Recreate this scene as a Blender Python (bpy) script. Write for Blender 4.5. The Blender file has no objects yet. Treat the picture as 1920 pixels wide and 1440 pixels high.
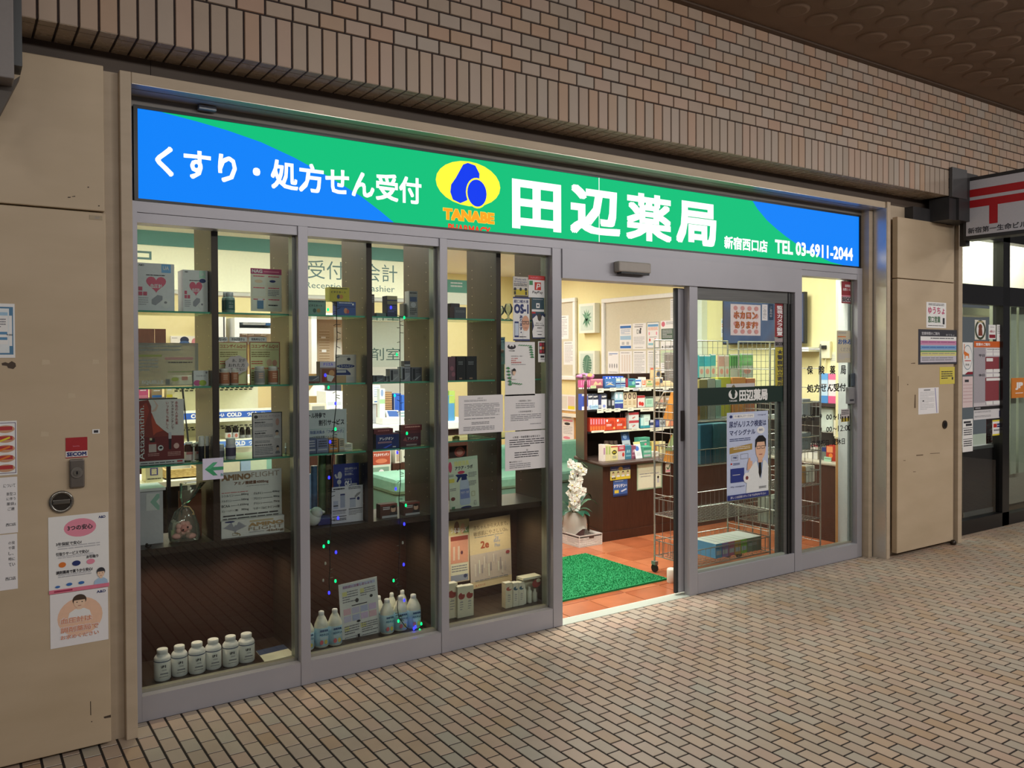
import bpy, bmesh, math, random
from mathutils import Vector, Matrix
random.seed(7)
SC = bpy.context.scene
COL = SC.collection
# ---------------------------------------------------------------- camera model
FPX, YAW, PITCH, ROLL = 1567.107, .596, .014, .004
CAM = Vector((-.6704, -3.8277, 1.5494)); CPX, CPY = 974.262, 690.1261
_f = Vector((math.sin(YAW)*math.cos(PITCH), math.cos(YAW)*math.cos(PITCH), -math.sin(PITCH)))
_r = Vector((math.cos(YAW), -math.sin(YAW), 0)); _d = _f.cross(_r)
_c, _s = math.cos(ROLL), math.sin(ROLL)
AR = _c*_r+_s*_d; AD = -_s*_r+_c*_d; AF = _f
def _on(ax, px, py, v):
    d = AR*((px-CPX)/FPX)+AD*((py-CPY)/FPX)+AF
    return CAM+d*((v-CAM[ax])/d[ax])
def PY(px, py, y=0): return _on(1, px, py, y)      # pixel -> point on a plane parallel to the shop front
def PZ(px, py, z=0): return _on(2, px, py, z)
def PX(px, py, x=0): return _on(0, px, py, x)
# ---------------------------------------------------------------- materials
MATS = {}
BR = 1.
def lin(c):
    if isinstance(c, str):
        c = c.lstrip('#'); c = [int(c[i:i+2], 16)/255 for i in (0, 2, 4)]
    return tuple(x/12.92 if x <= .04045 else ((x+.055)/1.055)**2.4 for x in c)
def C(col, rough=.55, metal=0., spec=.4, var=.06, scale=60):
    """plain painted / printed surface with a little procedural variation"""
    k = (col, rough, metal, spec, var, BR)
    if k in MATS: return MATS[k]
    m = bpy.data.materials.new('surface_'+str(col).strip('#')); m.use_nodes = True
    nt = m.node_tree; b = nt.nodes['Principled BSDF']; r, g, bl = [min(.82, q*BR) for q in lin(col)]
    b.inputs['Roughness'].default_value = rough; b.inputs['Metallic'].default_value = metal
    b.inputs['Specular IOR Level'].default_value = spec
    if var > 0:
        tc = nt.nodes.new('ShaderNodeTexCoord'); n = nt.nodes.new('ShaderNodeTexNoise'); n.inputs['Scale'].default_value = scale
        mx = nt.nodes.new('ShaderNodeMix'); mx.data_type = 'RGBA'
        mx.inputs[6].default_value = (r*(1-var), g*(1-var), bl*(1-var), 1)
        mx.inputs[7].default_value = (min(1, r*(1+var)), min(1, g*(1+var)), min(1, bl*(1+var)), 1)
        nt.links.new(tc.outputs['Object'], n.inputs['Vector']); nt.links.new(n.outputs['Fac'], mx.inputs[0])
        nt.links.new(mx.outputs[2], b.inputs['Base Color'])
    else: b.inputs['Base Color'].default_value = (r, g, bl, 1)
    MATS[k] = m; return m
def EM(col, st=1., key=''):
    k = ('em', col, st, key)
    if k in MATS: return MATS[k]
    m = bpy.data.materials.new('lit_'+str(col).strip('#')); m.use_nodes = True; nt = m.node_tree
    b = nt.nodes['Principled BSDF']; c = (*lin(col), 1)
    b.inputs['Base Color'].default_value = (.012, .012, .012, 1); b.inputs['Roughness'].default_value = .5; b.inputs['Specular IOR Level'].default_value = .06
    b.inputs['Emission Color'].default_value = c; b.inputs['Emission Strength'].default_value = st
    MATS[k] = m; return m
def nodes(name):
    m = bpy.data.materials.new(name); m.use_nodes = True
    return m, m.node_tree, m.node_tree.nodes['Principled BSDF']
def ramp(nt, stops, interp='LINEAR'):
    r = nt.nodes.new('ShaderNodeValToRGB'); r.color_ramp.interpolation = interp
    e = r.color_ramp.elements
    while len(e) < len(stops): e.new(.5)
    for i, (p, c) in enumerate(stops):
        e[i].position = p; e[i].color = (*lin(c), 1)
    return r
def tile_mat(name, stops, rough, nscale=9., namt=.18, bump=.0):
    m, nt, b = nodes(name); g = nt.nodes.new('ShaderNodeNewGeometry')
    r = ramp(nt, stops); nt.links.new(g.outputs['Random Per Island'], r.inputs[0])
    tc = nt.nodes.new('ShaderNodeTexCoord'); n = nt.nodes.new('ShaderNodeTexNoise')
    n.inputs['Scale'].default_value = nscale; n.inputs['Detail'].default_value = 5
    nt.links.new(tc.outputs['Object'], n.inputs['Vector'])
    mr = nt.nodes.new('ShaderNodeMapRange'); mr.inputs[3].default_value = 1-namt; mr.inputs[4].default_value = 1+namt
    nt.links.new(n.outputs['Fac'], mr.inputs[0])
    mx = nt.nodes.new('ShaderNodeMix'); mx.data_type = 'RGBA'; mx.blend_type = 'MULTIPLY'; mx.inputs[0].default_value = 1
    nt.links.new(r.outputs[0], mx.inputs[6]); nt.links.new(mr.outputs[0], mx.inputs[7])
    nt.links.new(mx.outputs[2], b.inputs['Base Color'])
    rr = nt.nodes.new('ShaderNodeMapRange'); rr.inputs[3].default_value = rough-.08; rr.inputs[4].default_value = rough+.12
    nt.links.new(n.outputs['Fac'], rr.inputs[0]); nt.links.new(rr.outputs[0], b.inputs['Roughness'])
    if bump:
        bp = nt.nodes.new('ShaderNodeBump'); bp.inputs['Strength'].default_value = bump; bp.inputs['Distance'].default_value = .002
        n2 = nt.nodes.new('ShaderNodeTexNoise'); n2.inputs['Scale'].default_value = 160
        nt.links.new(tc.outputs['Object'], n2.inputs['Vector']); nt.links.new(n2.outputs['Fac'], bp.inputs['Height'])
        nt.links.new(bp.outputs[0], b.inputs['Normal'])
    return m
def noise_mat(name, c1, c2, scale, rough, metal=0., stretch=(1, 1, 1), detail=6, bump=0., spec=.4):
    m, nt, b = nodes(name); tc = nt.nodes.new('ShaderNodeTexCoord'); mp = nt.nodes.new('ShaderNodeMapping')
    mp.inputs['Scale'].default_value = stretch; n = nt.nodes.new('ShaderNodeTexNoise')
    n.inputs['Scale'].default_value = scale; n.inputs['Detail'].default_value = detail
    nt.links.new(tc.outputs['Object'], mp.inputs[0]); nt.links.new(mp.outputs[0], n.inputs['Vector'])
    r = ramp(nt, [(.3, c1), (.7, c2)]); nt.links.new(n.outputs['Fac'], r.inputs[0])
    nt.links.new(r.outputs[0], b.inputs['Base Color'])
    b.inputs['Roughness'].default_value = rough; b.inputs['Metallic'].default_value = metal
    b.inputs['Specular IOR Level'].default_value = spec
    if bump:
        bp = nt.nodes.new('ShaderNodeBump'); bp.inputs['Strength'].default_value = bump; bp.inputs['Distance'].default_value = .003
        nt.links.new(n.outputs['Fac'], bp.inputs['Height']); nt.links.new(bp.outputs[0], b.inputs['Normal'])
    return m
def glass_mat(name, tint='#ffffff', ior=1.5, mixc=None, mixf=0.):
    """thin sheet: clear transmission plus Fresnel reflection"""
    m = bpy.data.materials.new(name); m.use_nodes = True; nt = m.node_tree; nt.nodes.clear()
    o = nt.nodes.new('ShaderNodeOutputMaterial'); t = nt.nodes.new('ShaderNodeBsdfTransparent')
    t.inputs[0].default_value = (*lin(tint), 1)
    g = nt.nodes.new('ShaderNodeBsdfGlossy'); g.inputs['Roughness'].default_value = .0
    f = nt.nodes.new('ShaderNodeFresnel'); f.inputs[0].default_value = ior
    mx = nt.nodes.new('ShaderNodeMixShader'); nt.links.new(f.outputs[0], mx.inputs[0])
    src = t
    if mixf:
        d = nt.nodes.new('ShaderNodeBsdfDiffuse'); d.inputs[0].default_value = (*lin(mixc), 1)
        m2 = nt.nodes.new('ShaderNodeMixShader'); m2.inputs[0].default_value = mixf
        nt.links.new(t.outputs[0], m2.inputs[1]); nt.links.new(d.outputs[0], m2.inputs[2]); src = m2
    nt.links.new(src.outputs[0], mx.inputs[1]); nt.links.new(g.outputs[0], mx.inputs[2]); nt.links.new(mx.outputs[0], o.inputs[0])
    return m
# ---------------------------------------------------------------- text glyph meshes
GL = {}
def glyphs(s, bold=0., res=2):
    """flat lettering; heavier weights come from shifted copies of the outline"""
    k = (s, bold, res)
    if k not in GL:
        c = bpy.data.curves.new('text', 'FONT'); c.body = s; c.size = 1; c.resolution_u = res
        o = bpy.data.objects.new('text', c); m = bpy.data.meshes.new_from_object(o)
        v0 = [(p.co.x, p.co.y) for p in m.vertices]; f0 = [tuple(p.vertices) for p in m.polygons]
        if bold >= .02: sh = [(0, 0)]+[(bold*i, bold*j) for i in (-1, 0, 1) for j in (-1, 0, 1) if i or j]
        elif bold > 0: sh = [(-bold, 0), (bold, 0)]
        else: sh = [(0, 0)]
        v = []; f = []
        for j, (dx, dy) in enumerate(sh):
            n = len(v); v += [(x+dx, y+dy, j*.09) for x, y in v0]; f += [tuple(n+i for i in q) for q in f0]
        x0 = min(p[0] for p in v); x1 = max(p[0] for p in v); y0 = min(p[1] for p in v); y1 = max(p[1] for p in v)
        w = max(1e-6, x1-x0); h = max(1e-6, y1-y0)
        GL[k] = ([((a-x0)/w, (y1-b)/h, j) for a, b, j in v], f, w, h)
        bpy.data.objects.remove(o); bpy.data.curves.remove(c); bpy.data.meshes.remove(m)
    return GL[k]
# ---------------------------------------------------------------- mesh builder
EPS = .00016
class MB:
    def __init__(s): s.v = []; s.f = []; s.mi = []; s.sm = []; s.mats = []
    def m(s, mat):
        if isinstance(mat, str): mat = C(mat)
        if mat not in s.mats: s.mats.append(mat)
        return s.mats.index(mat)
    def add(s, vs, fs, mat, smooth=False):
        b = len(s.v); i = s.m(mat); s.v += [tuple(p) for p in vs]
        for f in fs: s.f.append(tuple(b+k for k in f)); s.mi.append(i); s.sm.append(smooth)
        return s
    def box(s, x0, x1, y0, y1, z0, z1, mat, bev=0., rot=0., top=None, side=None):
        if bev:
            bm = bmesh.new(); bmesh.ops.create_cube(bm, size=1)
            for v in bm.verts: v.co = Vector((v.co.x*(x1-x0), v.co.y*(y1-y0), v.co.z*(z1-z0)))
            bmesh.ops.bevel(bm, geom=bm.edges[:], offset=bev, segments=2, profile=.5, affect='EDGES')
            vs = [v.co.copy() for v in bm.verts]; bm.verts.index_update(); fs = [tuple(v.index for v in f.verts) for f in bm.faces]; bm.free()
        else:
            a, b, c = (x1-x0)/2, (y1-y0)/2, (z1-z0)/2
            vs = [Vector((i*a, j*b, k*c)) for k in (-1, 1) for j in (-1, 1) for i in (-1, 1)]
            fs = [(0, 2, 3, 1), (4, 5, 7, 6), (0, 1, 5, 4), (2, 6, 7, 3), (0, 4, 6, 2), (1, 3, 7, 5)]
        ce = Vector(((x0+x1)/2, (y0+y1)/2, (z0+z1)/2)); R = Matrix.Rotation(rot, 3, 'Z')
        vs = [R@v+ce for v in vs]
        if (top or side) and not bev:
            s.add(vs, [fs[0], fs[2], fs[3]], mat); s.add(vs, [fs[1]], top or mat); s.add(vs, fs[4:], side or mat)
        else: s.add(vs, fs, mat)
        return s
    def cyl(s, p0, p1, r0, mat, r1=None, seg=12, caps=True):
        p0 = Vector(p0); p1 = Vector(p1); r1 = r0 if r1 is None else r1; d = (p1-p0).normalized()
        a = d.orthogonal().normalized(); b = d.cross(a); vs = []
        for p, r in ((p0, r0), (p1, r1)):
            for i in range(seg):
                t = 2*math.pi*i/seg; vs.append(p+a*(r*math.cos(t))+b*(r*math.sin(t)))
        s.add(vs, [(i, (i+1) % seg, seg+(i+1) % seg, seg+i) for i in range(seg)], mat, True)
        if caps: s.add(vs, [tuple(range(seg))[::-1], tuple(range(seg, 2*seg))], mat)
        return s
    def lathe(s, c, prof, mat, seg=16, sx=1., sy=1.):
        c = Vector(c); vs = []; n = len(prof)
        for r, z in prof:
            for i in range(seg):
                t = 2*math.pi*i/seg; vs.append(c+Vector((r*math.cos(t)*sx, r*math.sin(t)*sy, z)))
        fs = [(k*seg+i, k*seg+(i+1) % seg, (k+1)*seg+(i+1) % seg, (k+1)*seg+i) for k in range(n-1) for i in range(seg)]
        s.add(vs, fs, mat, True)
        s.add(vs, [tuple(range(seg))[::-1], tuple(range((n-1)*seg, n*seg))], mat); return s
    def tube(s, pts, r, mat, seg=6):
        pts = [Vector(p) for p in pts]; vs = []; n = len(pts); a = None
        for k, p in enumerate(pts):
            d = (pts[min(k+1, n-1)]-pts[max(k-1, 0)]).normalized()
            a = d.orthogonal().normalized() if a is None else (a-d*a.dot(d)).normalized()
            b = d.cross(a); rr = r[k] if isinstance(r, (list, tuple)) else r
            for i in range(seg):
                t = 2*math.pi*i/seg; vs.append(p+a*(rr*math.cos(t))+b*(rr*math.sin(t)))
        s.add(vs, [(k*seg+i, k*seg+(i+1) % seg, (k+1)*seg+(i+1) % seg, (k+1)*seg+i) for k in range(n-1) for i in range(seg)], mat, True)
        s.add(vs, [tuple(range(seg))[::-1], tuple(range((n-1)*seg, n*seg))], mat); return s
    def ball(s, c, r, mat, seg=12, rings=8, fn=None):
        c = Vector(c); r = Vector(r) if isinstance(r, (tuple, list)) else Vector((r, r, r)); vs = []
        for k in range(rings+1):
            ph = math.pi*k/rings
            for i in range(seg):
                t = 2*math.pi*i/seg; d = Vector((math.sin(ph)*math.cos(t), math.sin(ph)*math.sin(t), math.cos(ph)))
                q = 1. if fn is None else fn(d)
                vs.append(c+Vector((d.x*r.x, d.y*r.y, d.z*r.z))*q)
        s.add(vs, [(k*seg+i, (k+1)*seg+i, (k+1)*seg+(i+1) % seg, k*seg+(i+1) % seg) for k in range(rings) for i in range(seg)], mat, True); return s
    def poly(s, pts, mat):
        s.add(pts, [tuple(range(len(pts)))], mat); return s
    def prism(s, pts, dvec, mat):
        n = len(pts); d = Vector(dvec); pts = [Vector(p) for p in pts]; vs = pts+[p+d for p in pts]
        s.add(vs, [tuple(range(n))[::-1], tuple(range(n, 2*n))]+[(i, (i+1) % n, n+(i+1) % n, n+i) for i in range(n)], mat); return s
    # printed / lettered face: o = top-left corner, u right, v down (unit), size w x h
    def face(s, o, u, v, w, h, items, lay=0):
        o = Vector(o); u = Vector(u); v = Vector(v); n = -(u.cross(v))
        def at(a, b, k): return o+u*(a*w)+v*(b*h)+n*(EPS*k)
        for k, it in enumerate(items):
            k = k+1+lay; t = it[0]
            if t == 'R':
                _, x, y, a, b, c = it; s.poly([at(x, y+b, k), at(x+a, y+b, k), at(x+a, y, k), at(x, y, k)], c)
            elif t == 'T':
                x, y, a, b, c = it[2:7]; bold = it[7] if len(it) > 7 else .012
                gv, gf, gw, gh = glyphs(it[1], bold)
                if a is None: a = b*h*gw/gh/w
                s.add([at(x+p*a, y+q*b, k+j) for p, q, j in gv], gf, c)
            elif t == 'V':
                x, y, a, b, c = it[2:7]; bold = it[7] if len(it) > 7 else .012; ch = it[1]; st = b/len(ch)
                for j, cc in enumerate(ch):
                    if cc == ' ': continue
                    gv, gf, gw, gh = glyphs(cc, bold)
                    aa = a*min(1, gw/.9); bb = st*.9*min(1, gh/.9)
                    s.add([at(x+(a-aa)/2+p*aa, y+st*j+(st-bb)/2+q*bb, k+jj) for p, q, jj in gv], gf, c)
            elif t == 'L':
                x, y, a, b, nn, c = it[1:7]; fill = it[7] if len(it) > 7 else .45; st = b/nn; rnd = random.Random(int(x*991+y*313+nn))
                for j in range(nn):
                    yy = y+st*j; xx = x; end = x+a*(1 if j % 4 != 3 else rnd.uniform(.4, .9))
                    while xx < end-.01*a:
                        l = min(end-xx, a*rnd.uniform(.06, .3)); s.poly([at(xx, yy+st*fill, k), at(xx+l, yy+st*fill, k), at(xx+l, yy, k), at(xx, yy, k)], c); xx += l+a*.018
            elif t == 'E':
                _, x, y, a, b, c = it[:6]; s.poly([at(x+a/2+a/2*math.cos(-2*math.pi*j/24), y+b/2+b/2*math.sin(-2*math.pi*j/24), k) for j in range(24)], c)
            elif t == 'P':
                s.poly([at(p, q, k) for p, q in it[1]], it[2])
            elif t == 'O':
                _, x, y, a, b, th, c = it; tx = th*h/w
                for rx, ry, ra, rb in ((x, y, a, th), (x, y+b-th, a, th), (x, y+th, tx, b-2*th), (x+a-tx, y+th, tx, b-2*th)):
                    s.poly([at(rx, ry+rb, k), at(rx+ra, ry+rb, k), at(rx+ra, ry, k), at(rx, ry, k)], c)
            elif t == 'H':
                _, x, y, a, b, c = it; pts = []
                for j in range(28):
                    q = 2*math.pi*j/28; hx = 16*math.sin(q)**3; hy = 13*math.cos(q)-5*math.cos(2*q)-2*math.cos(3*q)-math.cos(4*q)
                    pts.append(at(x+a*(hx+16)/32, y+b*(12-hy)/29, k))
                s.poly(pts[::-1], c)
            elif t == 'F':   # simple drawn person: hair, face, shoulders
                _, x, y, a, b, skin, hair, coat = it
                sub = [('P', [(x, y+b), (x+a*.06, y+b*.78), (x+a*.3, y+b*.64), (x+a*.7, y+b*.64), (x+a*.94, y+b*.78), (x+a, y+b)], coat),
                       ('R', x+a*.4, y+b*.54, a*.2, b*.13, skin), ('E', x+a*.2, y, a*.6, b*.5, hair), ('E', x+a*.25, y+b*.1, a*.5, b*.5, skin),
                       ('E', x+a*.36, y+b*.32, a*.06, b*.045, '#222222'), ('E', x+a*.58, y+b*.32, a*.06, b*.045, '#222222'),
                       ('R', x+a*.43, y+b*.49, a*.14, b*.02, '#a04040'), ('P', [(x+a*.22, y+b*.25), (x+a*.78, y+b*.25), (x+a*.7, y+b*.06), (x+a*.3, y+b*.06)], hair)]
                s.face(o, u, v, w, h, sub, k)
        return s
    def build(s, name, parent=None, org=None, kind=None):
        if org is None:
            xs = [p[0] for p in s.v]; ys = [p[1] for p in s.v]; zs = [p[2] for p in s.v]
            org = Vector(((min(xs)+max(xs))/2, (min(ys)+max(ys))/2, min(zs)))
        org = Vector(org)
        me = bpy.data.meshes.new(name); me.from_pydata([tuple(Vector(p)-org) for p in s.v], [], s.f)
        for mt in s.mats: me.materials.append(mt)
        me.polygons.foreach_set('material_index', s.mi); me.polygons.foreach_set('use_smooth', s.sm); me.update()
        o = bpy.data.objects.new(name, me); COL.objects.link(o)
        if parent is not None:
            o.parent = parent; w = Vector((0, 0, 0)); q = parent
            while q is not None: w += q.location; q = q.parent
            o.location = org-w
        else: o.location = org
        if kind: o['kind'] = kind
        return o
def tag(o, label, cat, group=None, kind=None):
    o['label'] = label; o['category'] = cat
    if group: o['group'] = group
    if kind: o['kind'] = kind
    return o
def thing(name, label, cat, loc, group=None, kind=None):
    o = bpy.data.objects.new(name, None); COL.objects.link(o); o.location = Vector(loc); o.empty_display_size = .05
    return tag(o, label, cat, group, kind)
def struct(name, mb, label, cat): return tag(mb.build(name), label, cat, None, 'structure')
U, V = Vector((1, 0, 0)), Vector((0, 0, -1))
BAYS = ((-.013, .303), (.337, .673), (.741, 1.059), (1.093, 1.425), (1.491, 1.836), (1.870, 2.175))
def rect(l, t, r, b, y):
    m = (l+r)/2; n = (t+b)/2; x0, x1 = PY(l, n, y).x, PY(r, n, y).x
    if .1 < y < .42 and x1 < 2.2 and PY(m, n, y).z > .7:      # stay between the cabinet partitions
        for lo, hi in BAYS:
            if lo-.03 < (x0+x1)/2 < hi+.03: x0, x1 = max(x0, lo+.002), min(x1, hi-.002)
    return x0, x1, PY(m, t, y).z, PY(m, b, y).z
def poster(name, label, cat, l, t, r, b, y, bg, items, th=.0012, group=None, edge=None, tilt=0.):
    """a sheet standing or stuck parallel to the shop front"""
    x0, x1, z1, z0 = rect(l, t, r, b, y); w, h = x1-x0, z1-z0
    mb = MB(); mb.box(0, w, 0, th, -h, 0, bg)
    mb.face((0, 0, 0), U, V, w, h, items)
    if tilt:
        R = Matrix.Rotation(tilt, 3, 'Y'); c = Vector((w/2, 0, -h/2)); mb.v = [tuple(R@(Vector(p)-c)+c) for p in mb.v]
    mb.v = [(p[0]+x0, p[1]+y, p[2]+z1) for p in mb.v]
    return tag(mb.build(name), label, cat, group)
def wallsheet(name, label, cat, l, t, r, b, x, bg, items, th=.0012, group=None):
    """a sheet on a wall that faces -x (runs away from the viewer)"""
    m = (l+r)/2; n = (t+b)/2; ya, yb = PX(l, n, x).y, PX(r, n, x).y; z1, z0 = PX(m, t, x).z, PX(m, b, x).z
    mb = MB(); mb.box(x, x+th, yb, ya, z0, z1, bg); mb.face((x, ya, z1), (0, -1, 0), V, ya-yb, z1-z0, items)
    return tag(mb.build(name), label, cat, group)
def carton(name, label, cat, l, t, r, b, zs, y=None, dep=.05, col='#ffffff', items=(), side=None, top=None, group=None, rot=0., h=None):
    """a box standing on a surface at height zs; front face from the pixel box"""
    if y is None: y = max(.108, min(.36, PZ((l+r)/2, b, zs).y))
    x0, x1, z1, _ = rect(l, t, r, b, y); z1 = zs+h if h else z1
    w = x1-x0; hh = z1-zs; mb = MB(); mb.box(0, w, 0, dep, -hh, 0, C(col) if isinstance(col, str) else col, top=top and C(top), side=side and C(side))
    mb.face((0, 0, 0), U, V, w, hh, items)
    R = Matrix.Rotation(rot, 3, 'Z'); c = Vector((w/2, 0, 0))
    mb.v = [tuple(R@(Vector(p)-c)+c+Vector((x0, y, z1+.0004))) for p in mb.v]
    return tag(mb.build(name), label, cat, group)
# ================================================================ SHELL
tileA = tile_mat('paving_tile', [(0, '#b6a28f'), (.25, '#a99b8a'), (.45, '#b89d8b'), (.62, '#aaa294'), (.8, '#bca692'), (1, '#ad9379')], .36, 14, .1, .15)
tileB = tile_mat('wall_tile', [(0, '#a8927f'), (.2, '#9b8c7e'), (.4, '#ab907e'), (.6, '#a29589'), (.8, '#a78b73'), (1, '#a98a76')], .42, 10, .07, .1)
grout = noise_mat('grout', '#231d1a', '#2e2723', 80, .9)
grout_w = noise_mat('grout_wall', '#2a2120', '#342a28', 80, .9)
alu = noise_mat('aluminium', '#a4a3ab', '#aaa9b1', 3, .42, .25)
alu_d = noise_mat('aluminium_dark', '#5a5a5a', '#6a6a69', 3, .4, .35, (1, 1, 30))
steel_b = noise_mat('beige_steel', '#b3a28c', '#bdac96', 5, .5, 0, (1, 1, 4), 6, .02)
panel_b = noise_mat('beige_panel', '#b8a58a', '#c2af95', 2.5, .48, 0, (1, 1, 3), 8, .03)
brown_p = noise_mat('brown_paint', '#4c4037', '#55483e', 4, .55)
black_m = C('#121214', .35); dark_m = C('#2b2c2e', .5)
woodd = noise_mat('dark_wood', '#3a2119', '#4a2d22', 9, .35, 0, (14, 14, 1), 8)
woodc = noise_mat('walnut_laminate', '#2f221b', '#3b2c23', 8, .38, 0, (16, 16, 1), 8)
woodl = noise_mat('light_wood', '#b98a52', '#c99a62', 8, .45, 0, (10, 10, 1), 6)
yellow_w = noise_mat('cream_yellow_wall', '#e8dca6', '#ebdfac', 20, .7)
white_w = C('#e6e3da', .6); teal_m = C('#2f7f74', .5)
clear = glass_mat('window_glass', '#f2faf6', 1.5)
shelfglass = glass_mat('shelf_glass', '#cfeee0', 1.5, '#8fd8bd', .10)
shelfedge = C('#5fae92', .15)
cream_lit = C('#e8e4cf', .6)

def tiles(mb, x0, x1, y0, y1, px, py, joint, x_off, y_off, mat, mk, ch=.0025, dp=.005, cols=True, stagger=.5):
    """running bond of small chamfered tiles; mk(a,b,h) maps plane coordinates to space"""
    i0 = math.floor((x0-x_off)/px); i1 = math.ceil((x1-x_off)/px); vs = []; fs = []
    for i in range(i0, i1):
        s = (y_off+(stagger*py if i % 2 else 0)); j0 = math.floor((y0-s)/py); j1 = math.ceil((y1-s)/py)
        for j in range(j0, j1):
            a0 = max(x0, x_off+i*px+joint/2); a1 = min(x1, x_off+(i+1)*px-joint/2); b0 = max(y0, s+j*py+joint/2); b1 = min(y1, s+(j+1)*py-joint/2)
            if a1-a0 < .008 or b1-b0 < .008: continue
            n = len(vs)
            vs += [mk(a0, b0, -dp), mk(a1, b0, -dp), mk(a1, b1, -dp), mk(a0, b1, -dp), mk(a0+ch, b0+ch, 0), mk(a1-ch, b0+ch, 0), mk(a1-ch, b1-ch, 0), mk(a0+ch, b1-ch, 0)]
            fs += [(n+4, n+5, n+6, n+7), (n, n+1, n+5, n+4), (n+1, n+2, n+6, n+5), (n+2, n+3, n+7, n+6), (n+3, n, n+4, n+7)]
    mb.add(vs, fs, mat)
# --- arcade floor
mb = MB(); mb.box(-8, 16, -9, .03, -.12, -.0019, grout)
tiles(mb, -2.5, 12, -5.2, -.004, .0675, .118, .0084, 0., -.1009, tileA, lambda a, b, h: (a, b, h), .001, .002)
struct('floor', mb, 'brick-shaped paving tiles in beige and grey laid across the arcade walkway', 'floor')
# --- shop floor, terracotta
terra = tile_mat('terracotta', [(0, '#b0643f'), (.3, '#a05838'), (.6, '#ba704a'), (1, '#a86848')], .2, 7, .28)
mb = MB(); mb.box(-.6, 5.9, .1, 6.2, -.1, -.003, C('#b98a5e', .6))
tx = PZ(1139, 1139).x
tiles(mb, -.6, 5.9, .1, 6.2, .303, .303, .006, tx, .1-.1, terra, lambda a, b, h: (a, b, h), .001, .0025, True, 0.)
struct('floor_shop', mb, 'glossy terracotta square floor tiles inside the pharmacy', 'floor')
mb = MB(); mb.box(2.216, 3.30, .0, .09, -.05, .001, C('#b9c0b4', .4)); mb.box(2.216, 4.3, .085, .1, -.05, -.012, black_m); mb.box(2.216, 4.3, .09, .1, -.05, .0005, C('#d8d4c8', .4))
struct('trim_threshold', mb, 'pale steel threshold strip across the open doorway', 'threshold')
# --- upper brick header
YB = -.32
mb = MB(); mb.box(-3, 13, YB+.006, YB+.20, 2.785, 3.62, grout_w)
sx = PY(400+567/3.84, 300/3.84, YB).x
tiles(mb, -2.5, 5.735, 2.782, 2.979, .0675, 10., .0068, sx, 0., tileB, lambda a, b, h: (a, YB-h, b), .002, .006, True, 0.)
bx = PY(400+573/3.84, 120/3.84, YB).x
mkb = lambda a, b, h: (b, YB-h, a)
tiles(mb, 2.985, 3.59, -2.5, 12.5, .0678, .1181, .0068, 2.9815, bx, tileB, mkb, .002, .006)
tiles(mb, 2.782, 2.979, 5.735, 12.5, .0678, .1181, .0068, 2.9815, bx, tileB, mkb, .002, .006)
gl_tile = tile_mat('soffit_tile', [(0, '#a29382'), (1, '#b0a08e')], .25, 10, .06)
for a, b in ((YB+.001, -.268), (-.264, -.15), (-.146, -.09)):
    tiles(mb, -2.5, 5.735, a, b, .0675, 10., .0068, sx, 0., gl_tile, lambda p, q, h: (p, q, 2.7815-h), .0015, .004, True, 0.)
mb.box(-3, 13, -.315, -.09, 2.786, 2.80, grout_w)
struct('wall_upper', mb, 'tan brick-tile header wall with a soldier course above the shop sign', 'wall')
mb = MB(); mb.box(-3, .02, -.097, .1, 2.702, 2.79, brown_p); mb.box(.022, 6.3, -.097, .1, 2.702, 2.79, brown_p)
struct('trim_1', mb, 'dark brown painted fascia band under the brick header', 'fascia')
# --- arcade ceiling with raised discs
mb = MB(); ceil_m = noise_mat('brown_ceiling', '#6f5a4a', '#7a6453', 3, .6)
mb.box(-8, 16, -9, -.30, 3.60, 3.75, ceil_m)
mb.box(-8, 16, -.36, -.31, 3.588, 3.61, C('#57463a', .6))
for i in range(46):
    for j in range(17):
        cx, cy = -1.2+.26*i+(.13 if j % 2 else 0), -.62-.225*j
        if cx < -1.5: continue
        mb.lathe((cx, cy, 3.588), [(.075, 0), (.092, .003), (.098, .013)], ceil_m, 20)
struct('ceiling', mb, 'brown arcade ceiling with rows of raised discs', 'ceiling')
# --- beige steel portal around the shop front
mb = MB()
mb.box(-.105, -.062, -.15, .05, 0, 2.703, steel_b, .003)
mb.box(-.0615, 5.1645, -.1502, -.085, 2.658, 2.703, steel_b, .003)
GLS = C('#cdc6bc', .28, .55); mb.box(-.06, 5.19, -.08, .02, 2.655, 2.70, GLS); mb.box(-.06, 5.16, -.149, -.0851, 2.656, 2.66, GLS); mb.box(5.160, 5.1648, -.16, -.005, .0, 2.655, GLS)
mb.box(-.06, 5.19, -.0849, -.0801, 2.67, 2.70, black_m)
mb.box(5.165, 5.208, -.165, .0, .0, 2.703, steel_b, .003)
mb.box(5.15, 5.166, -.05, .02, .0, 2.66, black_m)
mb.box(5.105, 5.152, -.052, .04, .0, 2.655, steel_b)
struct('trim_2', mb, 'beige steel portal frame around the whole shop front', 'frame')
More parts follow.
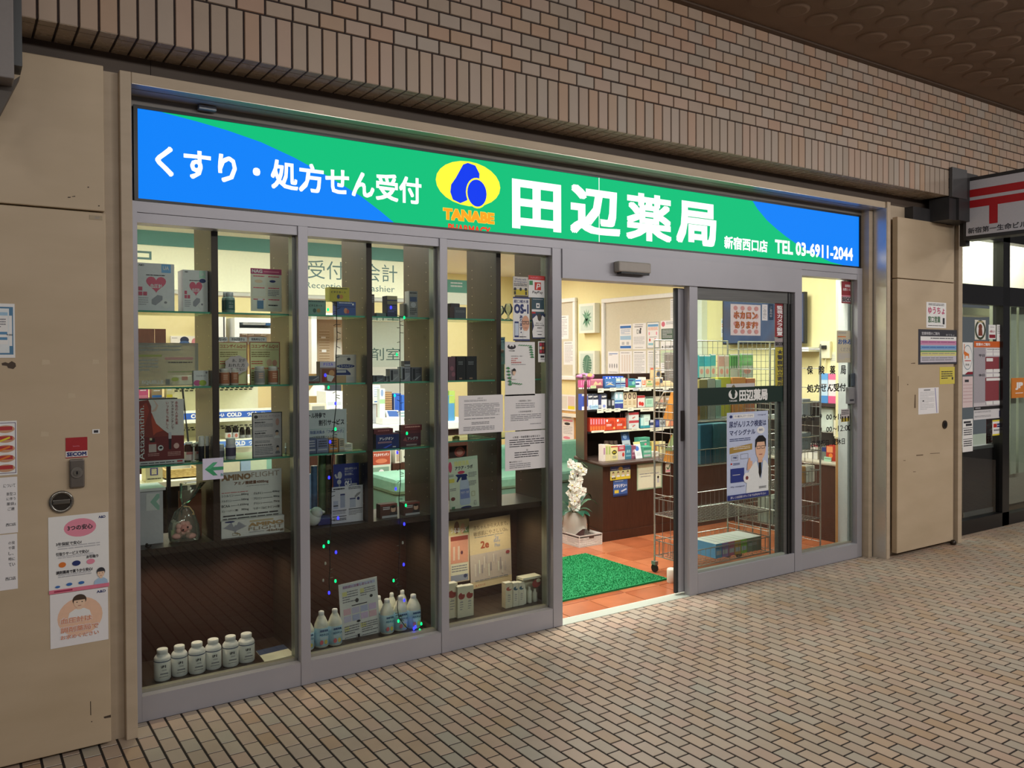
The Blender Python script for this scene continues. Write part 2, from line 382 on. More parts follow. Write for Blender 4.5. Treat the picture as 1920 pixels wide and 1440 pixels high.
# --- shutter panels either side
def seam(px, py): return PY(px, py, -.15).z
zs = PY(100, 390, -.15).z
mb = MB(); mb.box(-2.6, -.163, -.15, -.11, zs+.003, 2.708, panel_b, .004); mb.box(-2.6, -.160, -.15, -.11, .012, zs-.003, panel_b, .004)
mb.box(-2.6, -.16, -.108, .1, 0, 2.72, C('#3a332c', .7)); mb.box(-.165, -.1055, -.11, .05, 0, 2.70, steel_b)
struct('wall_left', mb, 'beige steel panel beside the shop front, covered with notices', 'wall')
zr = PY(1720, 525, -.165).z
mb = MB(); mb.box(5.285, 6.085, -.175, -.13, zr+.003, 2.60, panel_b, .004); mb.box(5.285, 6.085, -.175, -.13, .03, zr-.003, panel_b, .004)
mb.box(5.208, 6.17, -.10, .1, 0, 2.70, steel_b); mb.box(6.10, 6.125, -.16, -.09, 0, 2.66, C('#84735f', .6)); mb.box(6.13, 6.19, -.19, .2, 0, 2.62, steel_b, .003)
struct('wall_right', mb, 'beige steel panel with a keyhole between pharmacy and post office', 'wall')
# --- aluminium front: mullions, header, rails, panes
XM = [(.673, .721), (1.426, 1.471), (2.150, 2.216), (4.293, 4.371)]
zg = 2.122
mb = MB()
mb.box(-.06, 5.10, .0, .10, 2.165, 2.212, alu); mb.box(-.06, -.02, .0, .10, 0, 2.165, alu)
for a, b in XM: mb.box(a, b, -.004, .10, 0, 2.165, alu, .002)
for a, b in ((-.02, .673), (.721, 1.426), (1.471, 2.150), (4.371, 5.04)):
    mb.box(a, b, .004, .09, zg, 2.163, alu)
mb.box(2.216, 4.293, -.012, .11, 1.996, 2.163, alu)
mb.box(5.04, 5.10, .0, .14, 0, 2.165, alu, .002); mb.box(5.0, 5.042, .058, .14, .1, 2.12, C('#c9cbc9', .45))
mb.box(-.06, 5.15, .012, .10, 2.61, 2.66, C('#77726c', .45, .3)); mb.box(-.06, 5.15, .03, .1, 2.2, 2.62, dark_m)
struct('trim_3', mb, 'grey aluminium mullions and transom framing the shop windows', 'frame')
lab = ['window pane over the supplement display with six white bottles', 'window pane over the display hung with fairy lights', 'window pane plastered with payment stickers and white notices', 'narrow window pane lettered with the opening hours']
for k, (a, b) in enumerate(((-.02, .673), (.721, 1.426), (1.471, 2.150), (4.371, 5.04))):
    e = thing('window_%d' % (k+1), lab[k], 'window', ((a+b)/2, .05, 0), None, 'structure')
    mb = MB(); mb.box(a+.0005, b-.0005, .0, .10, 0, .108, alu); mb.box(a+.002, b-.002, .045, .075, .108, .122, C('#9b9889', .4, .3))
    mb.box(b-.014, b-.0005, .04, .09, .12, zg, C('#8f948c', .35, .4)); mb.build('window_frame', e)
    mb = MB(); mb.add([(a, .055, .115), (b, .055, .115), (b, .055, zg), (a, .055, zg)], [(0, 1, 2, 3)], clear); mb.build('glass', e)
# --- sliding doors
e = thing('door_1', 'sliding glass door leaf pushed open behind the fixed leaf', 'door', (3.7, .09, 0), None, 'structure')
xq, xp, xe = [PY(q_, 800, .055).x for q_ in (1267.5, 1272, 1289)]
mb = MB(); mb.box(xp, xe, .055, .085, .015, 1.985, alu, .002); mb.box(xq, xp+.001, .06, .08, .015, 1.985, C('#26282a', .6)); mb.build('leading_stile', e)
mb = MB(); mb.box(4.18, 4.245, .055, .085, .015, 1.985, alu_d, .002); mb.build('rear_stile', e)
mb = MB(); mb.box(xe, 4.18, .058, .082, .015, .13, alu_d); mb.build('bottom_rail', e)
mb = MB(); mb.box(xe, 4.18, .058, .082, 1.93, 1.985, alu_d); mb.build('top_rail', e)
mb = MB(); mb.add([(xe-.005, .07, .13), (4.19, .07, .13), (4.19, .07, 1.94), (xe-.005, .07, 1.94)], [(0, 1, 2, 3)], clear); mb.build('glass', e)
a = PY(1276, 770, .055); b = PY(1286, 826, .055)
mb = MB(); mb.box(a.x, b.x, .045, .056, b.z, a.z, C('#2a2422', .4), .003); mb.build('handle', e)
mb = MB(); mb.box(xe+.001, 4.17, .0675, .0685, 1.222, 1.335, C('#0c2a22', .5)); mb.build('green_band', e)
e = thing('door_2', 'fixed glass door leaf with a dark green band and notices', 'door', (3.8, .02, 0), None, 'structure')
mb = MB(); mb.box(3.245, 3.318, .0, .05, 0, 1.995, alu, .002); mb.build('stile', e)
mb = MB(); mb.box(4.20, 4.293, .02, .05, .12, 1.995, alu_d); mb.box(4.235, 4.25, .012, .02, .12, 1.995, black_m); mb.box(4.265, 4.275, .012, .02, .12, 1.995, black_m); mb.build('stile', e)
mb = MB(); mb.box(3.318, 4.293, .0, .05, 0, .135, alu, .002); mb.box(3.318, 4.2, .012, .04, .135, .15, C('#9aa097', .4)); mb.build('bottom_rail', e)
mb = MB(); mb.box(3.318, 4.293, .015, .05, 1.915, 1.995, alu_d); mb.build('top_rail', e)
mb = MB(); mb.add([(3.318, .03, .13), (4.2, .03, .13), (4.2, .03, 1.92), (3.318, .03, 1.92)], [(0, 1, 2, 3)], clear); mb.build('glass', e)
W_ = C('#f4f4f0', .5)
x0, x1, z1, z0 = rect(1311, 746, 1490, 772, .028)
mb = MB(); mb.box(3.319, 4.2, .0275, .0295, 1.222, 1.335, C('#0c2a22', .5)); bw, bh = 4.2-3.319, 1.335-1.222
fx = lambda px: (PY(px, 758, .0275).x-3.319)/bw
mb.face((3.319, .0275, 1.335), U, V, bw, bh, [('E', fx(1366), .14, fx(1383)-fx(1366), .56, W_), ('E', fx(1370), .12, (fx(1379)-fx(1370)), .34, C('#0c2a22', .5)), ('E', fx(1372), .3, fx(1378)-fx(1372), .36, C('#0c2a22', .5)),
    ('T', 'TANABE', fx(1367), .76, fx(1382)-fx(1367), .1, W_, .02), ('T', '田辺薬局', fx(1386), .14, fx(1439)-fx(1386), .72, W_, .04)]); mb.build('lettered_band', e)
# --- illuminated sign
e = thing('shop_sign', 'long illuminated blue and green pharmacy sign with yellow oval logo', 'sign', (2.5, .02, 2.21))
mb = MB(); xa, xb, za, zb = -.014, 5.062, 2.223, 2.602
for a in ((xa-.016, xb+.02, .0, .04, za-.012, za), (xa-.016, xb+.02, .0, .04, zb, zb+.014), (xa-.016, xa, .0, .04, za, zb), (xb, xb+.02, .0, .04, za, zb)): mb.box(*a, C('#0a0d12', .3))
mb.build('sign_frame', e)
SG = EM('#00be78', 1.05); SB = EM('#007ef2', 1.08); SW = EM('#ffffff', 1.35); SY = EM('#fff23a', 1.15); SD = EM('#0238e8', 1.1); SO = EM('#ffa21e', 1.1); SR = EM('#f0381e', 1.1)
mb = MB(); yf = .006; pw, ph = xb-xa, zb-za
mb.box(xa, xb, yf, .05, za, zb, SG)
def s(px, py): p = PY(px, py, 0); return ((p.x-xa)/pw, (zb-p.z)/ph)
def cl(p): return (min(1, max(0, p[0])), min(1, max(0, p[1])))
L1 = [cl(s(240+a/3.2, 180+b/3.2)) for a, b in ((200, 97), (420, 152), (600, 205), (800, 275), (1000, 368), (1200, 478), (1400, 600), (1520, 692), (1600, 768))]; L1[0] = (L1[0][0], 0); L1[-1] = (L1[-1][0], 1)
R1 = [cl(s(1330+a/5.486, 340+b/5.486)) for a, b in ((452, 205), (500, 280), (600, 400), (700, 490), (800, 570), (900, 640), (1000, 700), (1150, 780), (1260, 830), (1390, 872))]; R1[0] = (R1[0][0], 0); R1[-1] = (R1[-1][0], 1)
def tb(l, r, tx, t, bx, b):   # text rectangle from pixels: left, right, (x,top), (x,bottom)
    x0 = s(l, (t+b)/2)[0]; x1 = s(r, (t+b)/2)[0]; y0 = s(tx, t)[1]; y1 = s(bx, b)[1]; return x0, y0, x1-x0, y1-y0
q = lambda a, b: s(800+a/3.2, 280+b/3.2)
pear = [q(a, b) for a, b in ((250, 80), (222, 90), (200, 130), (178, 170), (150, 210), (145, 255), (160, 300), (205, 322), (245, 305), (262, 275), (300, 235), (318, 195), (320, 145), (295, 96))]
ex, ey, ew, eh = tb(818, 939, 878, 302, 878, 386)
c0 = q(305, 262); 
mb.face((xa, yf, zb), U, V, pw, ph, [('P', [(0, 1), (0, 0)]+L1, SB), ('P', [(1, 0)]+R1+[(1, 1)], SB),
    ('E', ex, ey, ew, eh, SY), ('P', pear[::-1], SD), ('E', c0[0]-.0135, c0[1]-.215, .027, .43, SY), ('E', c0[0]-.0118, c0[1]-.19, .0236, .38, SD),
    ('T', 'くすり・処方せん受付', *tb(292, 791, 785, 333, 784, 383), SW, .024), ('T', '田', *tb(961, 1053, 961, 334, 962, 427), SW, .034), ('T', '辺', *tb(1070, 1164, 1085, 346, 1150, 444), SW, .034), ('T', '薬', *tb(1175, 1260, 1197, 361, 1247, 455), SW, .026), ('T', '局', *tb(1269, 1344, 1278, 375, 1337, 463), SW, .034),
    ('T', '新宿西口店', *tb(1359, 1440, 1362, 442, 1362, 466), SW, .03), ('T', 'TEL 03-6911-2044', *tb(1454, 1600, 1458, 449, 1458, 475), SW, .03),
    ('T', 'TANABE', *tb(831, 928, 835, 389, 835, 411.5), EM('#ffd23a', 1.1), .075), ('T', 'TANABE', *tb(832, 927, 836, 390, 836, 411), SO, .05), ('T', 'PHARMACY', *tb(841, 920, 844, 419, 844, 436), SR, .03),
    ('R', s(1123.5, 400)[0], 0, .0009, 1, SW)])
mb.build('lit_face', e)
mb = MB(); a = PY(372, 196, -.02); mb.box(a.x, a.x+.075, -.03, .012, a.z-.02, a.z+.0, C('#8b8f94', .3, .6), .003)
tag(mb.build('bracket_clip'), 'small metal clip fixed above the blue end of the shop sign', 'bracket')
# --- door sensor
e = thing('motion_sensor', 'grey automatic door sensor mounted on the transom above the doorway', 'sensor', (2.7, -.03, 2.05))
x0, x1, z1, z0 = rect(1156, 492, 1216, 514, -.04); mb = MB(); mb.box(x0, x1, -.065, -.012, z0+.008, z1, C('#a39c96', .4), .008); mb.build('housing', e)
mb = MB(); mb.box(x0+.02, x1-.01, -.06, -.02, z0-.004, z0+.012, C('#1d1d1f', .2), .002); mb.build('lens', e)
# --- shop shell
mb = MB(); mb.box(5.7, 5.9, .1, 6, 0, 2.7, yellow_w); mb.box(5.11, 5.75, .14, .24, 0, 2.7, yellow_w)
mb.box(5.105, 5.2, .141, .235, 0, .89, woodl); mb.box(5.095, 5.2, .138, .24, .89, .905, C('#d8cfa8', .5))
struct('wall_shop_right', mb, 'pale yellow wall of the shop carrying boards and leaf pictures', 'wall')
mb = MB(); mb.box(-.6, 5.9, 5.6, 5.8, 0, 2.7, yellow_w); struct('wall_back', mb, 'pale yellow back wall behind the reception', 'wall')
mb = MB(); mb.box(-.8, -.6, .1, 5.8, 0, 2.7, yellow_w); struct('wall_shop_left', mb, 'yellow side wall inside the shop behind the first window', 'wall')
mb = MB(); mb.box(-.8, 5.9, .1, 5.8, 2.62, 2.7, C('#f0efe8', .7)); mb.box(-.8, 5.12, .10, .13, 2.13, 2.66, C('#d8d2c0', .7)); struct('ceiling_shop', mb, 'white ceiling inside the pharmacy', 'ceiling')
# ================================================================ FACADE NOTICES
INK = C('#33333a', .6, var=0); GRY = C('#8d8d93', .6, var=0); LGR = C('#b9b9bf', .6, var=0); WHT = C('#efeff0', .55, var=.02); PAP = C('#e9e7ea', .6, var=.02); RED = C('#c3352f', .5, var=0)
NAV = C('#25336e', .5, var=0); PNK = C('#e58fa6', .5, var=0); BLU = C('#3a6fb7', .5, var=0); GRN = C('#3f8a57', .5, var=0); YEL = C('#e3d23c', .5, var=0); ORG = C('#dd7a33', .5, var=0); SKN = C('#efc9ae', .6, var=0); BLK = C('#17171a', .4, var=0)
YP = -.1516
mb = MB()
for pts in ([(3, 681), (10, 679), (16, 681), (22, 677), (29, 681), (30, 687), (25, 692), (15, 690), (13, 686), (4, 685)], [(127, 369), (133, 369), (132, 371), (127, 371)], [(135, 368), (141, 367), (141, 369), (135, 369)], [(164, 350), (167, 350), (167, 352), (164, 352)], [(184, 385), (187, 385), (187, 387), (184, 387)], [(194, 1344), (208, 1340), (208, 1345), (196, 1347)], [(169, 1315), (170.5, 1315), (171, 1341), (169.5, 1341)], [(171, 1352), (173, 1352), (173, 1354), (171, 1354)]):
    mb.poly([PY(a, b, -.1506) for a, b in pts], C('#4a3d33', .6, var=0))
for l, t, r, b in ((78, 674, 94, 684), (173, 674, 186, 683), (127, 737, 142, 747), (76, 809, 92, 819)):
    mb.poly([PY(l, b, -.1506), PY(r, b-1, -.1506), PY(r-1, t+1, -.1506), PY(l+1, t, -.1506)], C('#c9b89e', .25, var=0))
mb.build('scuff_marks', bpy.data.objects['wall_left'])
mb = MB()
for pts in ([(1718, 853), (1731, 852), (1731, 854), (1718, 855)], [(1744, 850), (1762, 849), (1762, 850), (1744, 851)], [(1694, 863), (1698, 863), (1698, 864), (1694, 864)], [(1712, 884), (1717, 884), (1717, 885), (1712, 885)], [(1683.5, 705), (1685, 705), (1685, 735), (1683.5, 735)], [(1715, 740), (1717, 740), (1717, 765), (1714, 765)], [(1708, 681), (1716, 680), (1716, 682), (1708, 682)], [(1701, 720), (1703, 720), (1703, 722), (1701, 722)]):
    mb.poly([PY(a, b, -.1756) for a, b in pts], C('#6d5a48', .6, var=0))
mb.build('scuff_marks', bpy.data.objects['wall_right'])
def P_(name, label, l, t, r, b, bg, items, cat='notice', y=YP, **k): return poster(name, label, cat, l, t, r, b, y, bg, items, **k)
P_('notice', 'poster with a blue-framed phone screen cut by the frame edge', -26, 569, 28, 671, WHT, [('R', .06, .06, .88, .88, C('#4f7fa3', .5)), ('R', .1, .22, .8, .56, WHT), ('R', .2, .09, .6, .82, C('#dfe6ee', .4)), ('R', .25, .2, .5, .55, WHT), ('R', .25, .16, .5, .06, C('#9fc3dd', .4)), ('R', .27, .52, .46, .05, C('#5a8fb8', .4)), ('R', .27, .62, .46, .05, C('#5a8fb8', .4)), ('T', '9:00', .7, .56, .2, .03, INK), ('L', .28, .28, .4, .18, 4, GRY)])
it = [('O', .03, .03, .94, .94, .012, C('#6b5a78', .5))]
for i in range(5):
    it += [('E', .44, .08+.18*i, .5, .14, C('#c99a7a', .5)), ('R', .5, .1+.18*i, .38, .07, C('#b5393c', .5)), ('T', 'フリスク', .54, .115+.18*i, .3, .04, WHT)]
for i, c in ((1, YEL), (2, ORG), (3, YEL), (3, ORG)): it.append(('P', [(.45, .3+.17*i-.1), (.8, .22+.17*i-.1), (.82, .25+.17*i-.1), (.47, .33+.17*i-.1)], c))
it = [x for x in it if not (x[0] == 'T')]
P_('notice', 'sheet of red snack packets in a column on the beige panel', -38, 790, 32, 892, WHT, it)
P_('notice', 'white text notice under the snack packet sheet', -62, 897, 33, 1003, PAP, [('T', 'について', .72, .12, .24, .06, INK), ('T', '新型コ', .78, .27, .18, .06, INK), ('T', 'に伴う', .78, .36, .18, .055, INK), ('T', '薬袋」', .78, .45, .18, .055, INK), ('T', 'ご連', .8, .54, .14, .055, INK), ('T', '西口店', .76, .82, .2, .055, INK)])
P_('notice', 'lower white text notice above bare panel beside pink poster', -62, 1005, 33, 1110, PAP, [('T', 'の発', .82, .13, .13, .06, INK), ('T', 'や薬', .82, .22, .13, .06, INK), ('T', 'し、', .82, .32, .1, .06, INK), ('T', '時に', .82, .42, .13, .06, INK), ('T', 'てい', .82, .52, .13, .06, INK), ('T', '西口店', .75, .77, .21, .06, INK)])
secom = lambda rx: [('R', 0, 0, 1, .67, C('#a5242b', .45)), ('T', 'Secured by', .33, .4, .3, .07, PNK), ('R', 0, .67, 1, .33, C('#d9d2d2', .5)), ('T', 'SECOM', .05, .72, .9, .2, NAV, .05), ('R', 0, .96, 1, .04, C('#a5242b', .45))]
P_('sticker', 'red and white security company sticker above the lock plate', 123, 820, 164, 858, WHT, secom(0), 'sticker')
P_('sticker', 'small white sticker with a black chip above the security sticker', 173, 805, 187, 813, WHT, [('R', .2, .2, .6, .6, INK)], 'sticker')
P_('sticker', 'tiny grey name label near the panel seam', 168, 404, 192, 412, C('#a8997f', .5), [('T', 'OUT', .4, .25, .4, .5, GRY)], 'sticker')
e = thing('lock_plate', 'tall steel keyhole lock plate under the security sticker', 'lock', PY(144, 915, -.15))
x0, x1, z1, z0 = rect(130, 861, 159, 915, -.165); mb = MB(); mb.box(x0, x1, -.166, -.15, z0, z1, C('#77706a', .35, .6), .006); mb.build('plate', e)
c = PY(144, 886, -.167); mb = MB(); mb.cyl((c.x, -.163, c.z), (c.x, -.172, c.z), .021, C('#97918a', .3, .7), seg=18); mb.cyl((c.x, -.17, c.z), (c.x, -.177, c.z), .012, C('#8a847c', .3, .7), seg=14); mb.box(c.x-.0025, c.x+.0025, -.1785, -.176, c.z-.006, c.z+.006, black_m); mb.build('keyhole', e)
c = PY(115, 941, -.155); e = thing('door_latch', 'round recessed chrome latch below the keyhole plate', 'latch', (c.x, -.15, c.z-.04))
ch = C('#8d8a84', .22, .85); mb = MB(); n = 24; ring = []
for r_, y_ in ((.043, -.15), (.043, -.157), (.034, -.159), (.031, -.152)): ring.append((r_, y_))
vs = []; fs = []
for r_, y_ in ring:
    for i in range(n): vs.append((c.x+r_*math.cos(2*math.pi*i/n), y_, c.z+r_*math.sin(2*math.pi*i/n)))
fs = [(k*n+i, k*n+(i+1) % n, (k+1)*n+(i+1) % n, (k+1)*n+i) for k in range(3) for i in range(n)]; mb.add(vs, fs, ch, True); mb.build('bezel', e)
mb = MB(); mb.cyl((c.x, -.1505, c.z), (c.x, -.152, c.z), .032, C('#4a443e', .3, .7), seg=24); mb.build('cup', e)
mb = MB(); mb.box(c.x-.03, c.x+.03, -.158, -.152, c.z-.009, c.z+.009, ch, .003); mb.build('turn_bar', e)
P_('poster', 'pink and white blood pressure poster with a pink oval heading', 91, 965, 204, 1107, WHT, [('E', .25, .05, .54, .24, PNK), ('T', '3つの安心', .31, .13, .42, .07, INK, .03), ('T', 'A&D', .83, .04, .12, .035, NAV, .03), ('T', '3年保証で安心!', .12, .34, .42, .045, INK, .025), ('L', .15, .39, .7, .06, 2, LGR), ('T', '引取りサービスで安心!', .12, .47, .54, .045, INK, .025), ('L', .15, .52, .6, .04, 2, LGR), ('E', .16, .6, .12, .07, ORG), ('E', .38, .6, .14, .07, NAV), ('E', .62, .6, .14, .07, PNK), ('T', 'お引取り', .62, .55, .2, .04, INK, .03), ('T', '調剤薬局で買うから安心!', .12, .71, .6, .045, INK, .025), ('L', .15, .76, .55, .05, 2, LGR), ('F', .74, .73, .24, .22, SKN, INK, C('#a8c3df', .5)), ('E', .1, .9, .08, .03, BLU), ('E', .28, .88, .1, .04, BLU), ('E', .48, .88, .1, .04, BLU), ('R', 0, .95, 1, .05, C('#e07d95', .5)), ('R', .08, .965, .3, .02, C('#a03050', .5))], 'poster')
P_('poster', 'orange-lettered blood pressure meter poster with a drawn nurse', 94, 1108, 203, 1208, PAP, [('E', .12, .12, .78, .72, C('#eac1a6', .55)), ('T', 'A&D', .8, .04, .16, .05, NAV, .03), ('F', .3, .06, .4, .42, SKN, C('#4a3a30', .5), WHT), ('T', '血圧計は', .16, .46, .56, .12, PAP, .05), ('T', '血圧計は', .17, .47, .54, .105, C('#d78e6e', .5), .02), ('T', '調剤薬局で', .16, .63, .68, .12, PAP, .05), ('T', '調剤薬局で', .17, .64, .66, .105, C('#d78e6e', .5), .02), ('T', 'お求めください', .16, .78, .68, .09, PAP, .05), ('T', 'お求めください', .17, .785, .66, .08, C('#d78e6e', .5), .02)], 'poster')
# ---- right shutter panel
YR = -.1766
R_ = lambda *a, **k: P_(*a, y=YR, **k)
R_('notice', 'pink and green lettered notice highest on the far beige panel', 1737, 567, 1774, 615, WHT, [('L', .1, .05, .8, .1, 2, INK), ('T', 'ゆうちょ', .08, .18, .84, .28, C('#c05a7c', .5), .03), ('T', '窓口営業', .08, .54, .62, .26, C('#55735a', .5), .03), ('R', .82, .6, .1, .25, INK), ('L', .08, .9, .8, .05, 1, INK)])
R_('notice_board', 'dark framed timetable board with pink blue green and yellow rows', 1722, 618, 1795, 683, C('#3f3e46', .4), [('T', '営業時間のご案内', .08, .07, .45, .09, LGR, .02), ('T', 'ゆうちょ', .7, .12, .22, .06, LGR), ('R', .05, .2, .92, .74, C('#c6c2ce', .5)), ('R', .05, .2, .92, .12, WHT), ('R', .05, .32, .92, .12, C('#c88bb0', .5)), ('R', .05, .46, .92, .12, C('#7ba3d2', .5)), ('R', .05, .6, .92, .05, C('#6f9a6d', .5)), ('R', .05, .65, .92, .11, C('#d8d28a', .5)), ('L', .3, .24, .6, .05, 1, INK), ('L', .08, .35, .85, .05, 1, C('#9a4f80', .5)), ('L', .08, .5, .85, .05, 1, C('#3b66a8', .5)), ('L', .08, .68, .85, .05, 1, GRY), ('L', .08, .8, .8, .12, 2, GRY)], 'board', th=.012)
R_('notice', 'yellow sticky notice under the timetable board', 1762, 688, 1790, 720, C('#d6c75a', .5), [('L', .1, .25, .75, .5, 4, INK), ('R', .8, .6, .1, .15, INK)])
R_('notice', 'white photocopied map sheet above the round keyhole', 1722, 727, 1760, 776, PAP, [('R', .26, .06, .32, .05, GRY), ('L', .08, .16, .7, .7, 12, LGR, .3), ('P', [(.8, .02), (.84, .02), (.93, .98), (.89, .98)], C('#9c98c0', .5)), ('E', .2, .47, .07, .05, INK)])
c = PY(1771, 796, -.176); e = thing('keyhole', 'small round keyhole in the far beige panel', 'lock', (c.x, -.176, c.z-.03))
mb = MB(); mb.cyl((c.x, -.1745, c.z), (c.x, -.182, c.z), .034, C('#4a4038', .35, .6), seg=16); mb.build('collar', e); mb = MB(); mb.cyl((c.x, -.181, c.z), (c.x, -.184, c.z), .018, black_m, seg=12); mb.build('slot', e)
c = PY(1785, 1017, -.18); mb = MB(); mb.ball((c.x, -.19, c.z), .024, C('#3a332d', .3, .6)); mb.cyl((c.x, -.19, c.z), (c.x, -.173, c.z), .012, C('#3a332d', .3, .6)); tag(mb.build('foot_bolt'), 'round dark bolt at the bottom corner of the beige panel', 'bolt')
# ---- stickers on the third window
YG = .0528
G_ = lambda *a, **k: P_(*a, y=YG, **k)
G_('sticker', 'multilingual help sticker with small black figures on yellow', 962, 519, 990, 554, C('#c9c6c0', .5), [('T', 'Works with', .12, .08, .76, .11, NAV), ('T', '10 languages', .08, .22, .84, .11, NAV), ('L', .05, .37, .9, .16, 2, INK), ('R', .02, .68, .96, .3, C('#c5b437', .5)), ('E', .04, .58, .18, .18, BLK), ('E', .42, .58, .16, .18, BLK), ('E', .76, .58, .18, .18, BLK), ('R', .06, .78, .12, .18, BLK), ('R', .8, .78, .12, .18, BLK)], 'sticker')
G_('sticker', 'white payment sticker with a red square letter mark', 991, 517, 1024, 558, WHT, [('R', 0, 0, 1, .2, RED), ('T', 'PayPay使えます', .12, .06, .74, .08, PNK), ('R', .04, .24, .2, .2, GRN), ('R', .34, .3, .36, .36, RED), ('P', [(.42, .62), (.48, .36), (.66, .36), (.67, .5), (.5, .53), (.48, .62)], WHT), ('P', [(.52, .41), (.6, .41), (.61, .47), (.51, .49)], RED), ('T', 'PayPay', .22, .7, .58, .15, INK)], 'sticker')
G_('poster', 'tall hydration drink sticker with a bald man in glasses', 962, 557, 993, 639, WHT, [('R', 0, 0, 1, .035, NAV), ('T', '経口補水液', .06, .06, .88, .08, NAV, .02), ('T', 'OS-1', .06, .16, .88, .22, NAV, .05), ('V', 'あります。', .38, .41, .2, .44, NAV, .03), ('R', .08, .56, .26, .36, NAV), ('R', .1, .6, .22, .28, C('#c6d4e6', .5)), ('E', .52, .42, .46, .36, C('#d8a489', .5)), ('R', .56, .55, .4, .015, INK), ('O', .56, .55, .17, .07, .012, INK), ('O', .78, .55, .17, .07, .012, INK), ('P', [(.58, .96), (.56, .84), (.66, .77), (.86, .77), (.96, .84), (.98, .96)], WHT), ('R', .66, .7, .18, .012, C('#9a5a4a', .5)), ('L', .38, .9, .4, .04, 1, INK), ('R', 0, .965, 1, .035, NAV)], 'poster')
G_('sticker', 'dark teal card payment sticker under the red mark sticker', 997, 558, 1020, 588, C('#35505c', .5), [('L', .1, .1, .8, .06, 1, LGR), ('R', .36, .35, .28, .3, WHT), ('E', .43, .43, .14, .14, C('#35505c', .5)), ('R', 0, .74, 1, .14, WHT), ('R', .0, .9, .3, .1, RED)], 'sticker')
G_('sticker', 'white bib-shaped sticker on a navy ground', 998, 588, 1025, 635, C('#2e3a5e', .5), [('P', [(.05, .95), (.0, .72), (.12, .5), (.02, .22), (.3, .06), (.4, .18), (.6, .18), (.7, .06), (.99, .22), (.88, .5), (1, .72), (.95, .95)], WHT), ('E', .36, .0, .28, .3, C('#4a423c', .5)), ('T', '新型コロナ', .24, .36, .5, .05, INK), ('T', '感染防止対策', .18, .44, .64, .06, INK), ('T', '実施中', .34, .54, .32, .06, INK), ('L', .3, .7, .4, .04, 1, GRY), ('R', .36, .82, .28, .03, INK)], 'sticker')
it = [('R', .08, .05, .84, .55, C('#22252e', .5))]
for i in range(4):
    for j in range(3): it.append(('R', .12+.2*i, .08+.17*j, .17, .14, C(['#c33b56', '#3b3f5c', '#8c3a3a', '#d9d4d0', '#455a7a', '#c76b3b'][(i*2+j*3) % 6], .5)))
G_('sticker', 'rounded sticker with a grid of colourful app icons', 1009, 640, 1032, 679, WHT, it+[('R', .18, .68, .3, .1, INK), ('R', .56, .68, .22, .1, INK), ('L', .2, .84, .6, .06, 1, GRY)], 'sticker')
def sprig(x, y, dx, dy, n, s_): 
    o = []
    for i in range(n):
        for sg in (-1, 1): o.append(('P', [(x+dx*i, y+dy*i), (x+dx*i+sg*s_*.9-dy*.5, y+dy*i+s_*.28), (x+dx*i+sg*s_, y+dy*i+s_*.5), (x+dx*i+dx*.6, y+dy*i+dy*.6+.01)], GRN))
    return o
G_('poster', 'white recruitment poster with two green fir sprigs in its corners', 947, 641, 1003, 742, WHT, [('E', .08, .04, .28, .1, INK), ('E', .14, .03, .16, .07, WHT), ('E', .18, .07, .08, .07, INK), ('T', 'TANABE', .12, .155, .2, .022, INK, .02), ('T', '調剤薬局で働く', .2, .255, .4, .02, GRY), ('T', '求人募集', .2, .295, .22, .025, RED), ('T', '薬剤師', .2, .335, .16, .02, RED), ('T', '医療事務募集', .2, .37, .34, .026, RED), ('L', .2, .415, .48, .02, 1, GRY)]+sprig(.48, .05, .075, .002, 6, .05)+sprig(.86, .08, .012, .045, 5, .06)+sprig(.1, .46, .012, .06, 6, .055)+sprig(.16, .74, .07, .006, 6, .05)+[('F', .17, .49, .2, .2, SKN, BLK, WHT)], 'poster')
tx = lambda n: [('T', 'お知らせ', .42, .06, .12, .035, INK), ('L', .12, .12, .5, .05, 2, GRY, .5), ('L', .12, .22, .8, .34, 9, GRY, .42), ('L', .12, .6, .7, .05, 1, GRY), ('L', .28, .7, .4, .08, 2, GRY, .5), ('L', .1, .82, .7, .12, 3, GRY, .45)]
G_('notice', 'landscape page of small text taped across the divider edge', 860, 741, 943, 812, PAP, tx(1))
G_('notice', 'landscape closing-time notice beneath the fir sprig poster', 946, 739, 1025, 806, PAP, [('T', '＜開局時間のご案内＞', .32, .16, .32, .05, INK), ('L', .26, .25, .45, .16, 3, GRY, .4), ('T', '＜年末年始休業＞', .32, .46, .34, .05, INK), ('L', .14, .56, .72, .2, 4, GRY, .42), ('L', .6, .83, .26, .04, 1, GRY)])
G_('notice', 'landscape new-year opening notice hung lowest on the third window', 947, 808, 1025, 880, PAP, [('T', '＜年末・年始営業のお知らせ＞', .18, .12, .66, .06, INK, .02), ('L', .1, .21, .84, .22, 4, INK, .4), ('T', '記', .5, .47, .04, .05, INK), ('L', .22, .54, .58, .17, 3, INK, .38), ('T', '■FAX受付について', .1, .76, .3, .04, INK), ('L', .1, .83, .5, .14, 3, GRY, .4)])
